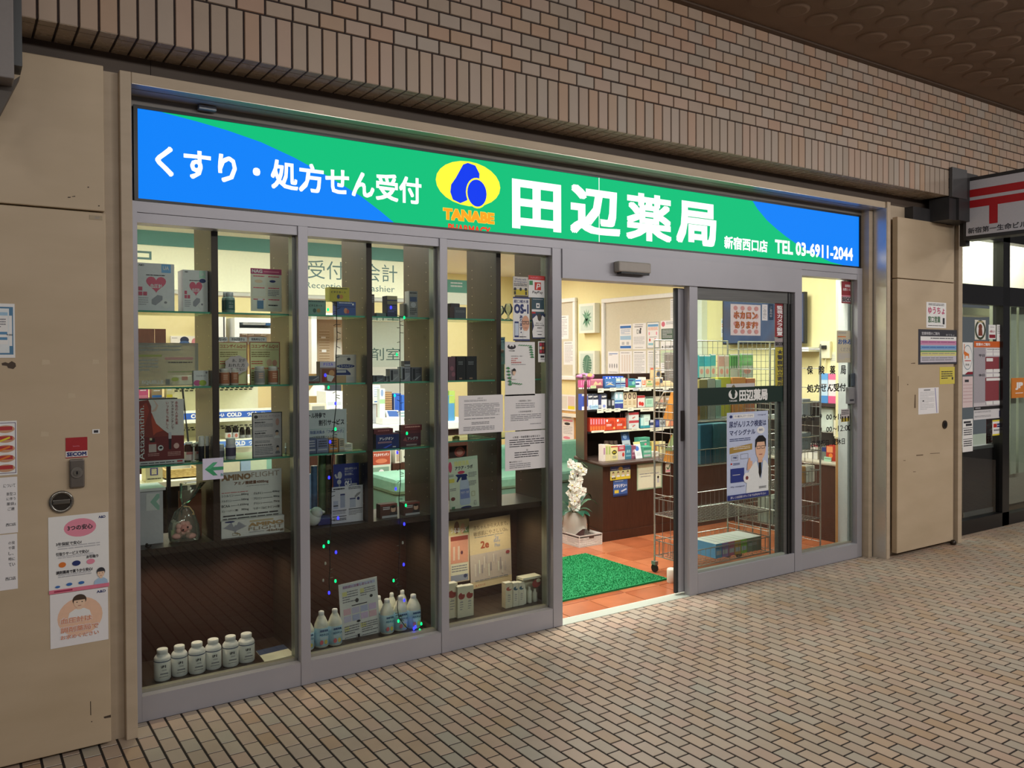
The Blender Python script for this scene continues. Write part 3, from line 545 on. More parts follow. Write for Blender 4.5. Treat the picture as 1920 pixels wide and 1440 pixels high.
# ---- arrow paper on the first window, fixed leaf stickers, opening hours lettering
G_('notice', 'lavender paper with a green arrow stuck on the first window', 380, 859, 419, 899, C('#d5d3ee', .5), [('P', [(.1, .5), (.5, .2), (.72, .2), (.5, .42), (1, .42), (1, .58), (.5, .58), (.72, .82), (.5, .82)], C('#3e9a6c', .5)), ('P', [(.1, .5), (.5, .2), (.72, .2), (.38, .5)], C('#55b184', .5)), ('T', 'IN', .86, .74, .12, .14, C('#2b8a86', .5), .03)])
YD = -.0022+.03; YD = .0285
D_ = lambda *a, **k: P_(*a, y=YD, **k)
it = [('R', .0, .0, 1, 1, C('#e9dede', .5))]
for i in range(4):
    for j in range(4): it.append(('E', .09+.23*i, .05+.25*j, .14, .15, C('#d59a97', .5)))
D_('notice', 'white hand-lettered hand-warmer notice dotted with pink blobs', 1370, 571, 1426, 629, WHT, it+[('T', 'ホカロン', .1, .22, .78, .25, C('#b9672c', .5), .03), ('T', 'あります!', .14, .54, .74, .24, C('#b9672c', .5), .03)])
D_('sticker', 'narrow white vertical sticker on the door glass', 1429, 571, 1439, 601, PAP, [('V', 'ご自由に', .2, .1, .6, .8, GRY)], 'sticker')
D_('sticker', 'narrow navy vertical sticker beside the red camera sticker', 1441, 570, 1450, 600, C('#25405c', .5), [('V', 'ご案内中', .25, .15, .5, .7, LGR)], 'sticker')
D_('sticker', 'tall dark red security camera sticker with white vertical lettering', 1453, 569, 1471, 632, C('#8f2a30', .5), [('V', '監視カメラ設置', .2, .06, .6, .9, PAP, .03)], 'sticker')
D_('sticker', 'grey security company strip under the tall red sticker', 1453, 634, 1471, 650, C('#8e8688', .5), [('R', 0, 0, 1, .4, C('#a89c9e', .5)), ('T', 'SECOM', .04, .48, .92, .4, BLK, .05)], 'sticker')
D_('sticker', 'tall yellow police patrol sticker with a star', 1454, 651, 1471, 729, C('#b8ac3a', .5), [('V', '★警察官立寄所', .2, .05, .6, .9, INK, .03)], 'sticker')
D_('sticker', 'small white card with a leaf mark resting on the green band', 1362, 719, 1415, 745, C('#c9c9cb', .5), [('P', [(.26, .05), (.34, .35), (.3, .72), (.25, .8), (.18, .7), (.15, .4), (.2, .15)], C('#7a7355', .5)), ('E', .2, .4, .1, .2, LGR), ('T', '日曜禁煙ショップ', .36, .28, .44, .16, INK, .02), ('T', 'くすりと健康の相談', .36, .56, .54, .14, GRY), ('R', 0, .84, 1, .16, C('#35477f', .5))], 'sticker')
doc = [('P', [(.44, 1), (.48, .72), (.56, .64), (.68, .58), (.92, .58), (1, .64), (1, 1)], C('#e4e8f0', .5)), ('P', [(.71, .58), (.87, .58), (.82, .8)], C('#8fa2c6', .5)), ('P', [(.76, .595), (.82, .595), (.83, .72), (.79, .79), (.755, .72)], BLK), ('R', .74, .5, .11, .1, C('#dcae93', .5)), ('E', .68, .3, .25, .27, C('#e4b89c', .5)), ('P', [(.67, .42), (.68, .33), (.76, .285), (.86, .285), (.94, .33), (.94, .42), (.92, .42), (.9, .36), (.72, .36), (.695, .42)], BLK), ('O', .71, .405, .09, .035, .006, INK), ('O', .82, .405, .09, .035, .006, INK), ('R', .765, .5, .08, .012, C('#b06a60', .5)), ('P', [(.47, .68), (.48, .6), (.52, .535), (.55, .535), (.55, .57), (.6, .575), (.6, .62), (.55, .66)], C('#dcae93', .5))]
D_('poster', 'pale blue cancer risk test poster showing a doctor in glasses', 1363, 772, 1440, 934, C('#c2cdec', .5), [('E', .06, .03, .07, .035, NAV), ('R', .15, .025, .5, .045, WHT), ('T', 'すい臓がんステージ1から', .18, .035, .44, .024, NAV), ('T', 'misignal', .74, .035, .2, .02, NAV), ('T', '尿がんリスク検査は', .05, .1, .9, .075, C('#2c3566', .5), .02), ('T', 'マイシグナル', .06, .2, .62, .065, C('#2c3566', .5), .02), ('E', .72, .18, .19, .085, WHT), ('T', '無料', .77, .205, .1, .03, NAV), ('L', .06, .3, .5, .04, 2, NAV, .4), ('P', [(.06, .4), (.6, .37), (.6, .44), (.06, .47)], C('#a98a45', .5)), ('L', .15, .395, .4, .04, 2, WHT, .3), ('O', .1, .49, .16, .06, .004, GRY), ('O', .32, .48, .18, .06, .004, GRY), ('T', '700', .13, .505, .1, .025, NAV), ('E', .08, .575, .04, .02, RED), ('L', .14, .58, .16, .03, 2, NAV)]+doc+[('R', .08, .64, .32, .16, C('#2a3a86', .4)), ('R', .12, .71, .18, .008, LGR), ('E', .38, .7, .17, .12, WHT), ('E', .43, .74, .07, .045, C('#7a3a3a', .5)), ('T', 'My misignal', .08, .84, .32, .02, NAV), ('L', .76, .88, .18, .03, 2, INK), ('R', 0, .94, 1, .06, C('#28357c', .4)), ('T', '詳しくは店頭スタッフまでお声がけ下さい', .07, .955, .86, .028, PAP)], 'poster')
W4 = lambda *a, **k: P_(*a, y=YG, **k)
W4('sticker', 'dark red security system sticker high on the narrow window', 1578, 528, 1604, 569, C('#8d2a33', .5), [('T', '遠隔監視', .24, .14, .52, .12, PAP), ('T', '画像システム', .1, .3, .8, .13, PAP), ('R', .0, .64, 1, .04, PNK), ('R', .04, .7, .92, .24, C('#b3a2aa', .5)), ('T', 'SECOM', .06, .73, .88, .18, BLK, .04)], 'sticker')
W4('notice', 'beige closed-for-the-day card with blue lettering', 1569, 620, 1598, 680, C('#c5bea6', .5), [('L', .1, .05, .5, .06, 2, GRY), ('R', .06, .175, .52, .03, ORG), ('T', 'お休み', .08, .26, .88, .17, C('#3d5f9a', .5), .03), ('T', 'ください', .24, .52, .7, .13, GRY, .01), ('L', .1, .72, .8, .2, 4, LGR)])
W4('sticker', 'multilingual figures sticker low on the narrow window', 1577, 767, 1593, 791, C('#bdb6b6', .5), [('L', .08, .08, .84, .4, 3, INK), ('R', .02, .7, .96, .28, C('#b8a63a', .5)), ('E', .06, .55, .2, .22, BLK), ('E', .4, .55, .18, .22, BLK), ('E', .74, .55, .2, .22, BLK), ('R', .1, .76, .12, .2, BLK), ('R', .44, .76, .12, .2, BLK), ('R', .78, .76, .12, .2, BLK)], 'sticker')
y = .0532; LE = thing('window_lettering', 'black opening-hours lettering on the narrow window', 'lettering', (4.7, .0532, .95))
def line(nm):
    global mb
    mb.build(nm, LE); mb = MB()
mb = MB()
def let(txt, l, t, r, b, col=BLK, bold=.02):
    x0, x1, z1, z0 = rect(l, t, r, b, y); mb.face((x0, y, z1), U, V, x1-x0, z1-z0, [('T', txt, 0, 0, 1, 1, col, bold)])
for ch, l, r in (('保', 1513, 1524), ('険', 1535, 1546), ('薬', 1556, 1566), ('局', 1576, 1586)): let(ch, l, 685+(1586-l)*.015, r, 702, BLK, .025)
line('heading_lettering'); let('処方せん受付', 1513, 719.5, 1586, 735, BLK, .028)
line('service_lettering'); let('月〜金', 1503, 776, 1528, 789); let('9', 1537, 776, 1541, 786); let('00', 1549, 777, 1560, 787); let('〜', 1562, 779, 1569, 784); let('18:30', 1571, 775, 1595, 786, BLK, .01)
line('weekday_lettering'); let('土', 1512, 803, 1519, 812); let('9', 1537, 801, 1541, 811); let('00', 1549, 800, 1560, 810); let('〜', 1562, 802, 1569, 806); let('12:00', 1571, 797, 1596, 808, BLK, .01)
line('saturday_lettering'); let('日曜祝日  定休日', 1522, 824, 1584, 836)
line('holiday_lettering')
e = thing('window_lock', 'grey box lock on the edge of the narrow window frame', 'lock', PY(1597, 757, .02))
x0, x1, z1, z0 = rect(1592, 726, 1604, 757, .02); mb = MB(); mb.box(x0, x1, .02, .05, z0, z1, C('#8b8b8e', .4, .3), .003); mb.box(x0+.01, x1-.02, .0195, .021, z0+.02, z0+.035, INK); mb.build('lock_body', e)
x0, x1, z1, z0 = rect(1599, 700, 1604, 724, .02); mb = MB(); mb.box(x0, x1, .022, .04, z0, z1, C('#3f4852', .4), .002); mb.build('thumb_lever', e)

# ================================================================ WINDOW CABINETS
YF, YK = .10, .42
ZS = (1.757, 1.42, 1.075); ZB = .712; ZF = .118
def cabinet(k, label, xs, xe, shelf3=None):
    e = thing('display_cabinet', label, 'display cabinet', ((xs[0]+xs[-1])/2, .26, 0), 'walnut cabinets behind the shop windows')
    for i, x in enumerate(xs):
        nm = 'divider' if 0 < i < len(xs)-1 else 'side_panel'
        mb = MB(); mb.box(x-.015, x+.015, YF, YK, .10 if nm != 'divider' else ZB, 2.30, woodc); mb.box(x-.0148, x+.0148, YF-.002, YF, .10 if nm != 'divider' else ZB, 2.30, C('#3d2a22', .5)); mb.build(nm, e)
    a, b = xs[0]+.016, xs[-1]-.016
    mb = MB(); mb.box(a, b, YF-.001, YK, ZB-.03, ZB, woodc); mb.build('base_board', e)
    mb = MB(); mb.box(a, b, .085, YK-.012, ZF-.02, ZF, woodc); mb.build('floor_board', e)
    mb = MB(); mb.box(a, b, YK-.012, YK, .03, ZB-.03, C('#351d16', .4, var=.12, scale=14)); mb.build('back_panel', e)
    for i in range(len(xs)-1):
        for j, z in enumerate(ZS):
            zz = z+(.018 if shelf3 and j == 2 else 0); y0, y1 = YF+.012, YK-.02
            mb = MB(); mb.box(xs[i]+.018, xs[i+1]-.018, y0, y1, zz-.008, zz, shelfglass); mb.add([(xs[i]+.018, y0-.0003, zz-.008), (xs[i+1]-.018, y0-.0003, zz-.008), (xs[i+1]-.018, y0-.0003, zz), (xs[i]+.018, y0-.0003, zz)], [(0, 1, 2, 3)], shelfedge); mb.build('glass_shelf', e)
    mb = MB()
    for x in xs[1:]:
        for k2 in range(26):
            z = .8+.05*k2
            for yy in (.15, .36): mb.cyl((x-.0152, yy, z), (x-.0158, yy, z), .0026, C('#b7a894', .5, var=0), seg=6)
    mb.build('peg_dot_pattern', e)
    return e
XA = (-.03, .320, .690); XB = (.724, 1.076, 1.442); XC = (1.474, 1.853, 2.192)
cabinet(1, 'walnut window cabinet holding supplements and six white bottles', XA, 0)
cabinet(2, 'walnut window cabinet draped with fairy lights', XB, 0)
cabinet(3, 'walnut window cabinet behind the payment stickers and notices', XC, 0, True)

# ================================================================ WINDOW STOCK
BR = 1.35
def heartbox(w): return [('T', 'A&D', .07, .03, .14, .035, INK, .03), ('R', .66, .01, .25, .18, C('#6e9fd2' if w else '#a4cbb6', .5)), ('T', 'UA', .7, .05, .16, .08, WHT, .03), ('L', .26, .24, .5, .04, 1, INK), ('H', .26, .28, .52, .34, C('#c2566e', .5)), ('T', '血圧計', .36, .43, .32, .09, PAP, .03), ('R', .06, .5, .1, .08, C('#b64f66', .5)), ('R', .06, .6, .1, .08, C('#b64f66', .5)), ('R', .18, .6, .1, .08, C('#b64f66', .5)), ('L', .06, .72, .25, .18, 4, LGR), ('P', [(.4, .76), (.55, .66), (.68, .68), (.68, .76), (.5, .88), (.4, .85)], C('#8a8a92', .5)), ('P', [(.62, .8), (.76, .73), (.9, .82), (.9, .88), (.78, .95), (.64, .89)], C('#d7d7dc', .4)), ('E', .72, .79, .08, .05, GRY)]
carton('meter_box', 'larger grey-white blood pressure meter box with a pink heart', 'box', 255, 494, 327, 584, ZS[0], .16, .09, '#c9c9d6', heartbox(1))
carton('meter_box', 'smaller blood pressure meter box standing beside the first divider', 'box', 343, 507, 396, 584, ZS[0], .15, .10, '#d3d3de', heartbox(0)+[('E', .66, .2, .26, .1, NAV)], side='#b9b5bd')
def jar(name, label, cat, l, t, r, b, zs, y, body, cap, band=None, capf=.2, group=None, items=None, neck=.7, shoulder=.08, lab=None):
    x0, x1, z1, z0 = rect(l, t, r, b, y); c = ((x0+x1)/2, y, zs+.0005); R = (x1-x0)/2; H = z1-zs
    e = thing(name, label, cat, (c[0], y, zs), group)
    hb = H*(1-capf); mb = MB(); mb.lathe(c, [(R*.92, 0), (R, R*.12), (R, hb*(1-shoulder)-R*.1), (R*.93, hb*(1-shoulder)+R*.1), (R*neck, hb), (R*neck, hb+.002)], body, 20); mb.build('body', e)
    mb = MB(); mb.lathe(c, [(R*neck*1.04, hb+.001), (R*neck*1.06, hb+.002), (R*neck*1.06, H-.003), (R*neck*.9, H)], cap, 18); mb.build('cap', e)
    if band:
        z0f, z1f, bm_ = band; mb = MB(); mb.lathe(c, [(R*1.01, H*z0f), (R*1.012, H*z0f+.0005), (R*1.012, H*z1f-.0005), (R*1.01, H*z1f)], bm_, 20)
        if items:
            yy = y-R*1.02; mb.face((c[0]-R*.72, yy, zs+H*z1f), U, V, R*1.44, H*(z1f-z0f), items)
        mb.build('label_band', e)
    return e
jar('supplement_bottle', 'grey-green supplement bottle standing in front on the top shelf', 'bottle', 421, 548, 440, 584, ZS[0], .2, C('#7e9690', .35), C('#aab0b4', .4), (.15, .62, C('#3f5f5c', .5)), .22, 'grey-green supplement bottles', [('T', 'ビタミンA', .2, .2, .6, .2, LGR), ('L', .2, .55, .6, .3, 2, LGR)])
jar('supplement_bottle', 'grey-green supplement bottle half hidden behind the other one', 'bottle', 416, 548, 434, 584, ZS[0], .27, C('#7e9690', .35), C('#aab0b4', .4), (.15, .62, C('#3f5f5c', .5)), .22, 'grey-green supplement bottles')
def st(name, label, cat, l, t, r, b, zs, y, bg, items, lean=.0, **k): return poster(name, label, cat, l, t, r, b, y, bg, items, **k)
st('product_card', 'magenta-topped card with six small panels on the top shelf', 'card', 470, 504, 528, 584, ZS[0], .2, C('#e2c9b8', .5), [('R', 0, 0, 1, .13, C('#a33b66', .5)), ('T', 'NAG', .04, .025, .34, .08, PAP, .04), ('R', .42, .055, .5, .03, PNK)]+[('R', .06+.48*i, .16+.27*j, .42, .22, C('#ead8c0', .5)) for i in range(2) for j in range(3)]+[('L', .08+.48*i, .17+.27*j, .36, .05, 1, C('#c04a5a', .5)) for i in range(2) for j in range(3)]+[('E', .12, .26, .26, .08, C('#d9b89c', .5)), ('E', .6, .26, .2, .06, NAV), ('R', .2, .74, .2, .2, C('#4f7393', .5)), ('R', .22, .7, .16, .05, PAP), ('L', .55, .5, .36, .15, 4, GRY), ('L', .56, .84, .3, .06, 1, BLK)])
# second shelf, first bay
acr = glass_mat('frosted_acrylic', '#e6e8e4', 1.45, '#b9bab2', .55)
st('acrylic_stand', 'frosted acrylic leaflet stand with faint grey printing', 'stand', 256, 643, 372, 724, ZS[1], .17, acr, [('L', .02, .06, .7, .16, 2, C('#8b8d88', .5), .5), ('R', .02, .27, .38, .05, C('#9aa05c', .5)), ('R', .45, .33, .46, .06, C('#b98a86', .5)), ('L', .04, .38, .3, .3, 4, C('#9b9d98', .5)), ('L', .5, .44, .4, .05, 1, INK), ('T', 'EQUELLE', .08, .86, .34, .1, C('#d4d5d2', .5), .03), ('E', .55, .8, .12, .09, C('#a9b35a', .5)), ('R', .72, .78, .1, .09, C('#c08a7a', .5)), ('L', .5, .66, .4, .05, 1, C('#8a9a6a', .5))], th=.004)
carton('supplement_box', 'small white box with pink and green curves beside the acrylic stand', 'box', 363, 695, 398, 725, ZS[1], .15, .03, '#d6d4d8', [('T', 'EQUELLE', .2, .3, .6, .1, GRY), ('E', -.0, .62, .5, .37, C('#c25c8c', .5)), ('E', .36, .62, .5, .37, C('#9cae45', .5)), ('E', .8, .06, .12, .14, GRY)])
q10 = [('O', 0, 0, 1, 1, .02, C('#8a4a34', .5)), ('T', 'コエンザイムQ10', .06, .06, .88, .09, C('#a5492f', .5), .025), ('R', .05, .18, .9, .008, C('#8a4a34', .5)), ('L', .06, .23, .6, .14, 3, C('#7a6a3a', .5)), ('L', .06, .44, .36, .1, 2, C('#b0543a', .5)), ('E', .55, .4, .18, .16, C('#d2a98a', .5)), ('E', .74, .42, .16, .14, C('#c58f7a', .5)), ('L', .06, .6, .9, .06, 1, C('#b0543a', .5)), ('L', .06, .7, .2, .22, 4, C('#7a6a3a', .5))]
st('product_card', 'cream coenzyme card next to the divider, half behind a cloud note', 'card', 409, 641, 464, 722, ZS[1], .22, C('#d5c894', .5), q10)
st('product_card', 'cream coenzyme card without a note, second along the shelf', 'card', 468, 641, 525, 722, ZS[1], .22, C('#d8cb98', .5), q10)
for k, (l, r, s_, lb) in enumerate(((405, 427, '方の', 'narrow white header strip beside the divider above a coenzyme card'), (430, 463, '辛みが苦手な', 'white header strip reading for mild taste above the coenzyme card'), (467, 500, '発熱時などの', 'white header strip above the second coenzyme card'))):
    st('header_strip', lb, 'card', l, 632, r, 640.5, ZS[1], .215, WHT, [('T', s_, .12, .2, .76, .6, INK, .02)])
x0, x1, z1, z0 = rect(422, 667, 466, 701, .19); mb = MB(); cx, cz, a, b = (x0+x1)/2, (z0+z1)/2, (x1-x0)/2, (z1-z0)/2
mb.prism([(cx+a*math.cos(t*math.pi/30)*(1+.05*math.cos(t*math.pi/30*9)), .19, cz+b*math.sin(t*math.pi/30)*(1+.05*math.cos(t*math.pi/30*9))) for t in range(60)], (0, .0015, 0), C('#b9aeb0', .5))
mb.face((x0, .1898, z1), U, V, x1-x0, z1-z0, [('T', 'あ、足が', .3, .16, .56, .2, INK), ('T', 'おれた方', .14, .42, .7, .2, INK), ('T', 'てってない', .22, .66, .6, .18, INK)])
tag(mb.build('cloud_note'), 'grey cloud-shaped handwritten note in front of the coenzyme cards', 'note')
q10lab = ['copper-labelled supplement jar nearest the divider on the coenzyme shelf', 'copper-labelled supplement jar under the cloud note', 'turned supplement jar showing its silver side panel', 'copper-labelled supplement jar at the far end of the coenzyme shelf']
for k, (l, r, t) in enumerate(((411, 430, 691), (431, 447, 691), (477, 496, 687), (503, 521, 687))):
    jar('supplement_jar', q10lab[k], 'jar', l, t, r, 722, ZS[1], .16 if k != 1 else .2, C('#c3bdb4', .35), C('#bdb8b2', .35), (.1, .76, C('#a5694c', .4) if k != 2 else C('#8f8a88', .35)), .2, 'copper-labelled jars on the coenzyme shelf', [('L', .2, .2, .6, .5, 3, C('#d0a58c', .5))], .88, .04)
# third shelf, first bay
dress = [('R', 0, 0, 1, 1, C('#cfcac8', .5)), ('P', [(0, .92), (0, .02), (.24, .0), (.3, .1), (.3, .19), (.4, .36), (.55, .46), (.72, .55), (1, .56), (1, .92)], C('#7c2f26', .45)), ('P', [(.02, .5), (.06, .1), (.2, .04), (.26, .16), (.16, .4), (.1, .54)], C('#9a3a2a', .45)), ('P', [(.31, .2), (.4, .36), (.55, .47), (.4, .5), (.34, .54), (.3, .3)], C('#b0472f', .45)), ('R', 0, .56, 1, .36, C('#6b2323', .45)), ('P', [(.3, .17), (.37, .14), (.41, .09), (.37, .03), (.34, .01), (.37, .01), (.45, .09), (.4, .17), (.32, .185)], C('#cdb0a4', .5)), ('R', .24, .66, .16, .13, C('#b9aaa6', .4)), ('R', .24, .645, .16, .025, C('#8a3030', .4)), ('R', .27, .58, .1, .06, C('#2b1512', .4)), ('R', .26, .575, .05, .035, C('#e0d4a8', .4)), ('E', .43, .69, .12, .085, WHT), ('E', .46, .71, .07, .035, BLK), ('R', .66, .5, .065, .1, C('#b9b9bf', .3)), ('R', .665, .6, .055, .16, C('#2c2226', .3)), ('E', .77, .67, .12, .085, C('#d2a7a0', .4)), ('L', .22, .81, .24, .05, 2, C('#b98a86', .5)), ('L', .64, .8, .28, .07, 3, C('#b98a86', .5)), ('R', 0, .92, 1, .08, C('#d8d3d0', .5)), ('L', .06, .945, .72, .03, 1, INK), ('R', .84, .935, .12, .025, C('#b04040', .5)), ('V', '赤色の人参色素', .81, .03, .06, .36, C('#a55a5a', .5)), ('V', 'アスタキサンチンで', .72, .03, .06, .43, C('#7a5a5a', .5)), ('V', 'いつまでも美しく', .61, .03, .06, .42, C('#a55a5a', .5))]
aw = st('product_poster', 'dark red poster of a draped red dress and two small bottles', 'poster', 257, 749, 345, 873, ZS[2], .17, C('#cfcac8', .5), dress, th=.004)
x0, x1, z1, z0 = rect(257, 749, 345, 868, .17); mb = MB(); mb.face((x0+.004, .17, z0+.02), Vector((0, 0, 1)), U, (z1-z0)*.86, .025, [('T', 'Astaxanthin.', 0, .04, .98, .94, WHT, .012)], 30); mb.build('side_lettering', aw)
am = C('#43241a', .15)
jar('amber_jar', 'brown jar with a pink and white label just past the dress poster', 'jar', 345, 829, 363, 869, ZS[2], .2, am, C('#e8e4d0', .4), (.05, .5, C('#cdbcb8', .5)), .12, 'brown jars beside the dress poster', [('R', 0, 0, 1, .3, C('#b06a66', .5))], .75)
jar('amber_jar', 'brown jar half hidden behind the cosmetic tubes', 'jar', 364, 829, 381, 869, ZS[2], .22, am, C('#e8e4d0', .4), (.05, .5, C('#cdbcb8', .5)), .12, 'brown jars beside the dress poster', [('R', 0, 0, 1, .3, C('#b06a66', .5))], .75)
mb = MB(); c = PY(363, 835, .17); b = PY(363.5, 868, .17); mb.lathe((c.x, .17, c.z-.008), [(.004, 0), (.011, .004), (.012, .01), (.008, .018), (.003, .019)], C('#b9b2a4', .2, .5), 12); mb.cyl((c.x, .17, b.z+.002), (c.x, .17, c.z-.006), .0035, C('#d8d4c6', .3)); mb.cyl((c.x, .17, ZS[2]+.001), (c.x, .17, ZS[2]+.005), .012, C('#d8d4c6', .3)); tag(mb.build('measuring_spoon'), 'small pale spoon stand in front of the brown jars', 'spoon')
for k, (l, r) in enumerate(((372, 383), (385, 397))):
    jar('cosmetic_bottle', ['black cosmetic bottle with white cap beside the brown jars', 'black cosmetic bottle with white cap touching the divider'][k], 'bottle', l, 818, r, 869, ZS[2], .155, C('#1d1a1f', .2), C('#cfccc8', .4), None, .4, 'black cosmetic bottles with white caps', None, .98, .02)
for k, (l, r, t, y) in enumerate(((423, 442, 821, .16), (408, 421, 833, .2), (541, 548, 830, .2))):
    jar('white_bottle', ['white bottle with a dark purple label on the third shelf', 'white bottle with a grey label next to the divider', 'white bottle peeping past the framed sheet'][k], 'bottle', l, t, r, 866, ZS[2], y, C('#b9b8c2', .4), C('#dfe6cf', .4), (.15, .55, C('#463d55', .5) if k == 0 else C('#77757f', .5)), .32, None, None, .86, .04)
st('framed_sheet', 'black-framed vitamin information sheet leaning on the third shelf', 'sheet', 473, 773, 529, 858, ZS[2], .18, C('#b7b0b2', .4), [('O', 0, 0, 1, 1, .018, BLK), ('E', .06, .06, .13, .07, INK), ('T', 'ビタミンC・サプリメント', .22, .06, .7, .05, C('#6a4a66', .5)), ('L', .08, .15, .6, .04, 1, GRY), ('T', '薬剤師が推す', .08, .2, .36, .035, INK, .02), ('L', .08, .25, .6, .08, 3, GRY), ('E', .78, .14, .12, .16, C('#b98f86', .5)), ('L', .08, .4, .4, .03, 1, GRY), ('T', '高品質の原料', .08, .44, .36, .035, INK, .02), ('L', .08, .5, .6, .06, 2, GRY), ('F', .72, .4, .2, .18, SKN, INK, WHT), ('L', .08, .62, .5, .06, 2, GRY), ('T', '飲みやすさも大切', .08, .7, .56, .035, INK, .02), ('L', .08, .76, .6, .18, 5, GRY), ('F', .76, .74, .16, .18, SKN, INK, GRY)], th=.006)
# base board, first bay
e = thing('paper_cupboard', 'pale grey cupboard end with a green arrow paper on it', 'cupboard', (.06, .25, ZB))
x0, x1, z1, z0 = rect(256, 921, 297, 1026, .2); mb = MB(); mb.box(-.012, x1+.02, .2, .36, ZB+.001, z1, C('#b3b2b8', .5)); mb.build('body', e)
mb = MB(); mb.box(-.012, x1+.03, .19, .37, z1, z1+.012, C('#d6d5cc', .5)); mb.build('top', e)
x0, x1, z1, z0 = rect(274, 925, 299, 957, .199); mb = MB(); mb.box(x0, x1, .1985, .1998, z0, z1, C('#cfd3da', .5)); mb.face((x0, .1985, z1), U, V, x1-x0, z1-z0, [('P', [(.3, .5), (.8, .05), (1, .05), (1, .3), (.75, .5), (1, .75), (1, 1), (.85, 1)], C('#8fb3a4', .5))]); mb.build('arrow_paper', e)
c = PY(278, 1021, .13); mb = MB(); mb.ball((c.x, .13, ZB+.008), (.014, .01, .008), black_m); mb.ball((c.x-.006, .13, ZB+.016), .006, black_m); tag(mb.build('sensor_knob'), 'small black knob lying before the pale grey cupboard', 'knob')
# gift bag with a plush
cel = glass_mat('cellophane', '#f4f6ee', 1.5, '#d9ddd0', .16)
c = PY(346, 1018, .19); c.z = ZB+.001; e = thing('gift_bag', 'clear cellophane gift bag with a pink plush flower inside', 'gift bag', c)
hw = (PY(377, 1000, .19).x-PY(318, 1000, .19).x)/2; zt = PY(352, 945, .19).z; ztop = PY(368, 905, .19).z
mb = MB(); mb.lathe((c.x, c.y, ZB+.002), [(hw*.9, 0), (hw, .02), (hw*.98, (zt-ZB)*.4), (hw*.6, (zt-ZB)*.8), (hw*.16, zt-ZB-.01), (.008, zt-ZB), (.03, zt-ZB+.03), (.055, ztop-ZB)], cel, 22, 1., .55)
rr = random.Random(3); mb.v = [(p[0]+rr.uniform(-.006, .006)+(.02 if p[2] > zt else 0)*(p[2]-zt)/.05, p[1]+rr.uniform(-.006, .006), p[2]) for p in mb.v]; mb.build('cellophane', e)
mb = MB(); a = PY(345, 990, .16); pk = C('#d99c92', .8)
for i in range(7): t = i*2*math.pi/7; mb.ball((a.x+.022*math.cos(t), .165, a.z+.02*math.sin(t)), .016, pk, 10, 6)
mb.ball((a.x, .155, a.z), .018, C('#d58d84', .8)); mb.ball((a.x-.028, .165, a.z-.035), (.024, .016, .014), pk); mb.ball((a.x+.03, .165, a.z-.04), (.024, .016, .014), pk); mb.build('plush_flower', e)
mb = MB(); mb.ball((a.x-.008, .138, a.z-.004), .004, BLK); mb.ball((a.x+.012, .139, a.z+.006), .004, BLK); mb.build('eyes', e)
mb = MB(); mb.box(a.x-.04, a.x-.012, .2, .215, ZB+.004, a.z+.02, C('#c6d3c2', .5)); mb.box(a.x-.055, a.x-.035, .19, .2, ZB+.004, a.z-.01, C('#b9cf9a', .5)); mb.build('wrapped_goods', e)
mb = MB(); mb.tube([(c.x-.01, .15, zt-.002), (c.x+.012, .148, zt-.006), (c.x+.03, .15, zt-.03), (c.x+.034, .15, zt-.045), (c.x+.026, .15, zt-.04)], .003, C('#c9a878', .4)); mb.build('ribbon', e)
st('brown_folder', 'brown card folder standing behind the gift bag', 'folder', 335, 919, 378, 1008, ZB, .26, C('#7b4a35', .5), [], th=.004)
amino = [('T', 'AMINO', .02, .05, .47, .12, C('#8a6d52', .4), .05), ('T', 'FLIGHT', .5, .04, .46, .1, C('#8a7a6a', .4), .0), ('T', 'アミノ酸総量4000mg', .22, .2, .56, .08, C('#6b4c3c', .5), .04), ('L', .42, .3, .36, .02, 1, GRY), ('L', .02, .4, .42, .03, 1, C('#b0605e', .5)), ('T', 'シトルリン', .02, .44, .19, .05, INK), ('T', '800mg', .33, .44, .12, .05, INK), ('T', 'アルギニン', .02, .54, .16, .05, INK), ('T', '500mg', .33, .54, .12, .05, INK), ('T', 'BCAA', .02, .64, .13, .05, INK), ('T', '1,650mg', .28, .64, .17, .05, INK), ('T', 'マレート(リンゴ酸)', .02, .74, .26, .05, INK), ('T', '300mg', .33, .74, .12, .05, INK), ('R', .22, .465, .1, .006, INK), ('R', .19, .565, .13, .006, INK), ('R', .16, .665, .11, .006, INK), ('T', 'グルタミン', .53, .44, .16, .05, INK), ('T', '450mg', .84, .44, .12, .045, INK), ('T', 'プロリン', .53, .54, .14, .05, INK), ('T', '90mg', .86, .54, .1, .045, INK), ('T', 'グリシン', .53, .64, .14, .05, INK), ('T', '70mg', .86, .64, .1, .045, INK), ('R', .7, .465, .13, .006, INK), ('R', .68, .565, .16, .006, INK), ('R', .68, .665, .16, .006, INK), ('T', 'リボース&ビタミン11種', .53, .74, .43, .05, INK), ('L', .04, .85, .9, .12, 2, INK, .4)]
st('product_card', 'white amino supplement ingredient card standing behind its box', 'card', 413, 882, 528, 976, ZB, .165, C('#cfccca', .5), amino)
wing = [('E', .05, .02, .16, .1, NAV)]
for sg in (-1, 1):
    for i in range(6): wing.append(('P', [(.21, .55), (.21+sg*(.05+.022*i), .12+.05*i), (.21+sg*(.075+.022*i), .12+.055*i), (.21+sg*.02, .62)], C('#8f8f9a', .4)))
wing += [('P', [(.19, .4), (.21, .28), (.24, .3), (.235, .5), (.22, .75), (.19, .6)], C('#8f8f9a', .4)), ('O', .17, .72, .08, .16, .02, C('#8a7a5e', .4)), ('P', [(.2, .7), (.28, .78), (.3, .9), (.27, .94), (.28, .84), (.2, .76)], C('#8a7a5e', .4))]
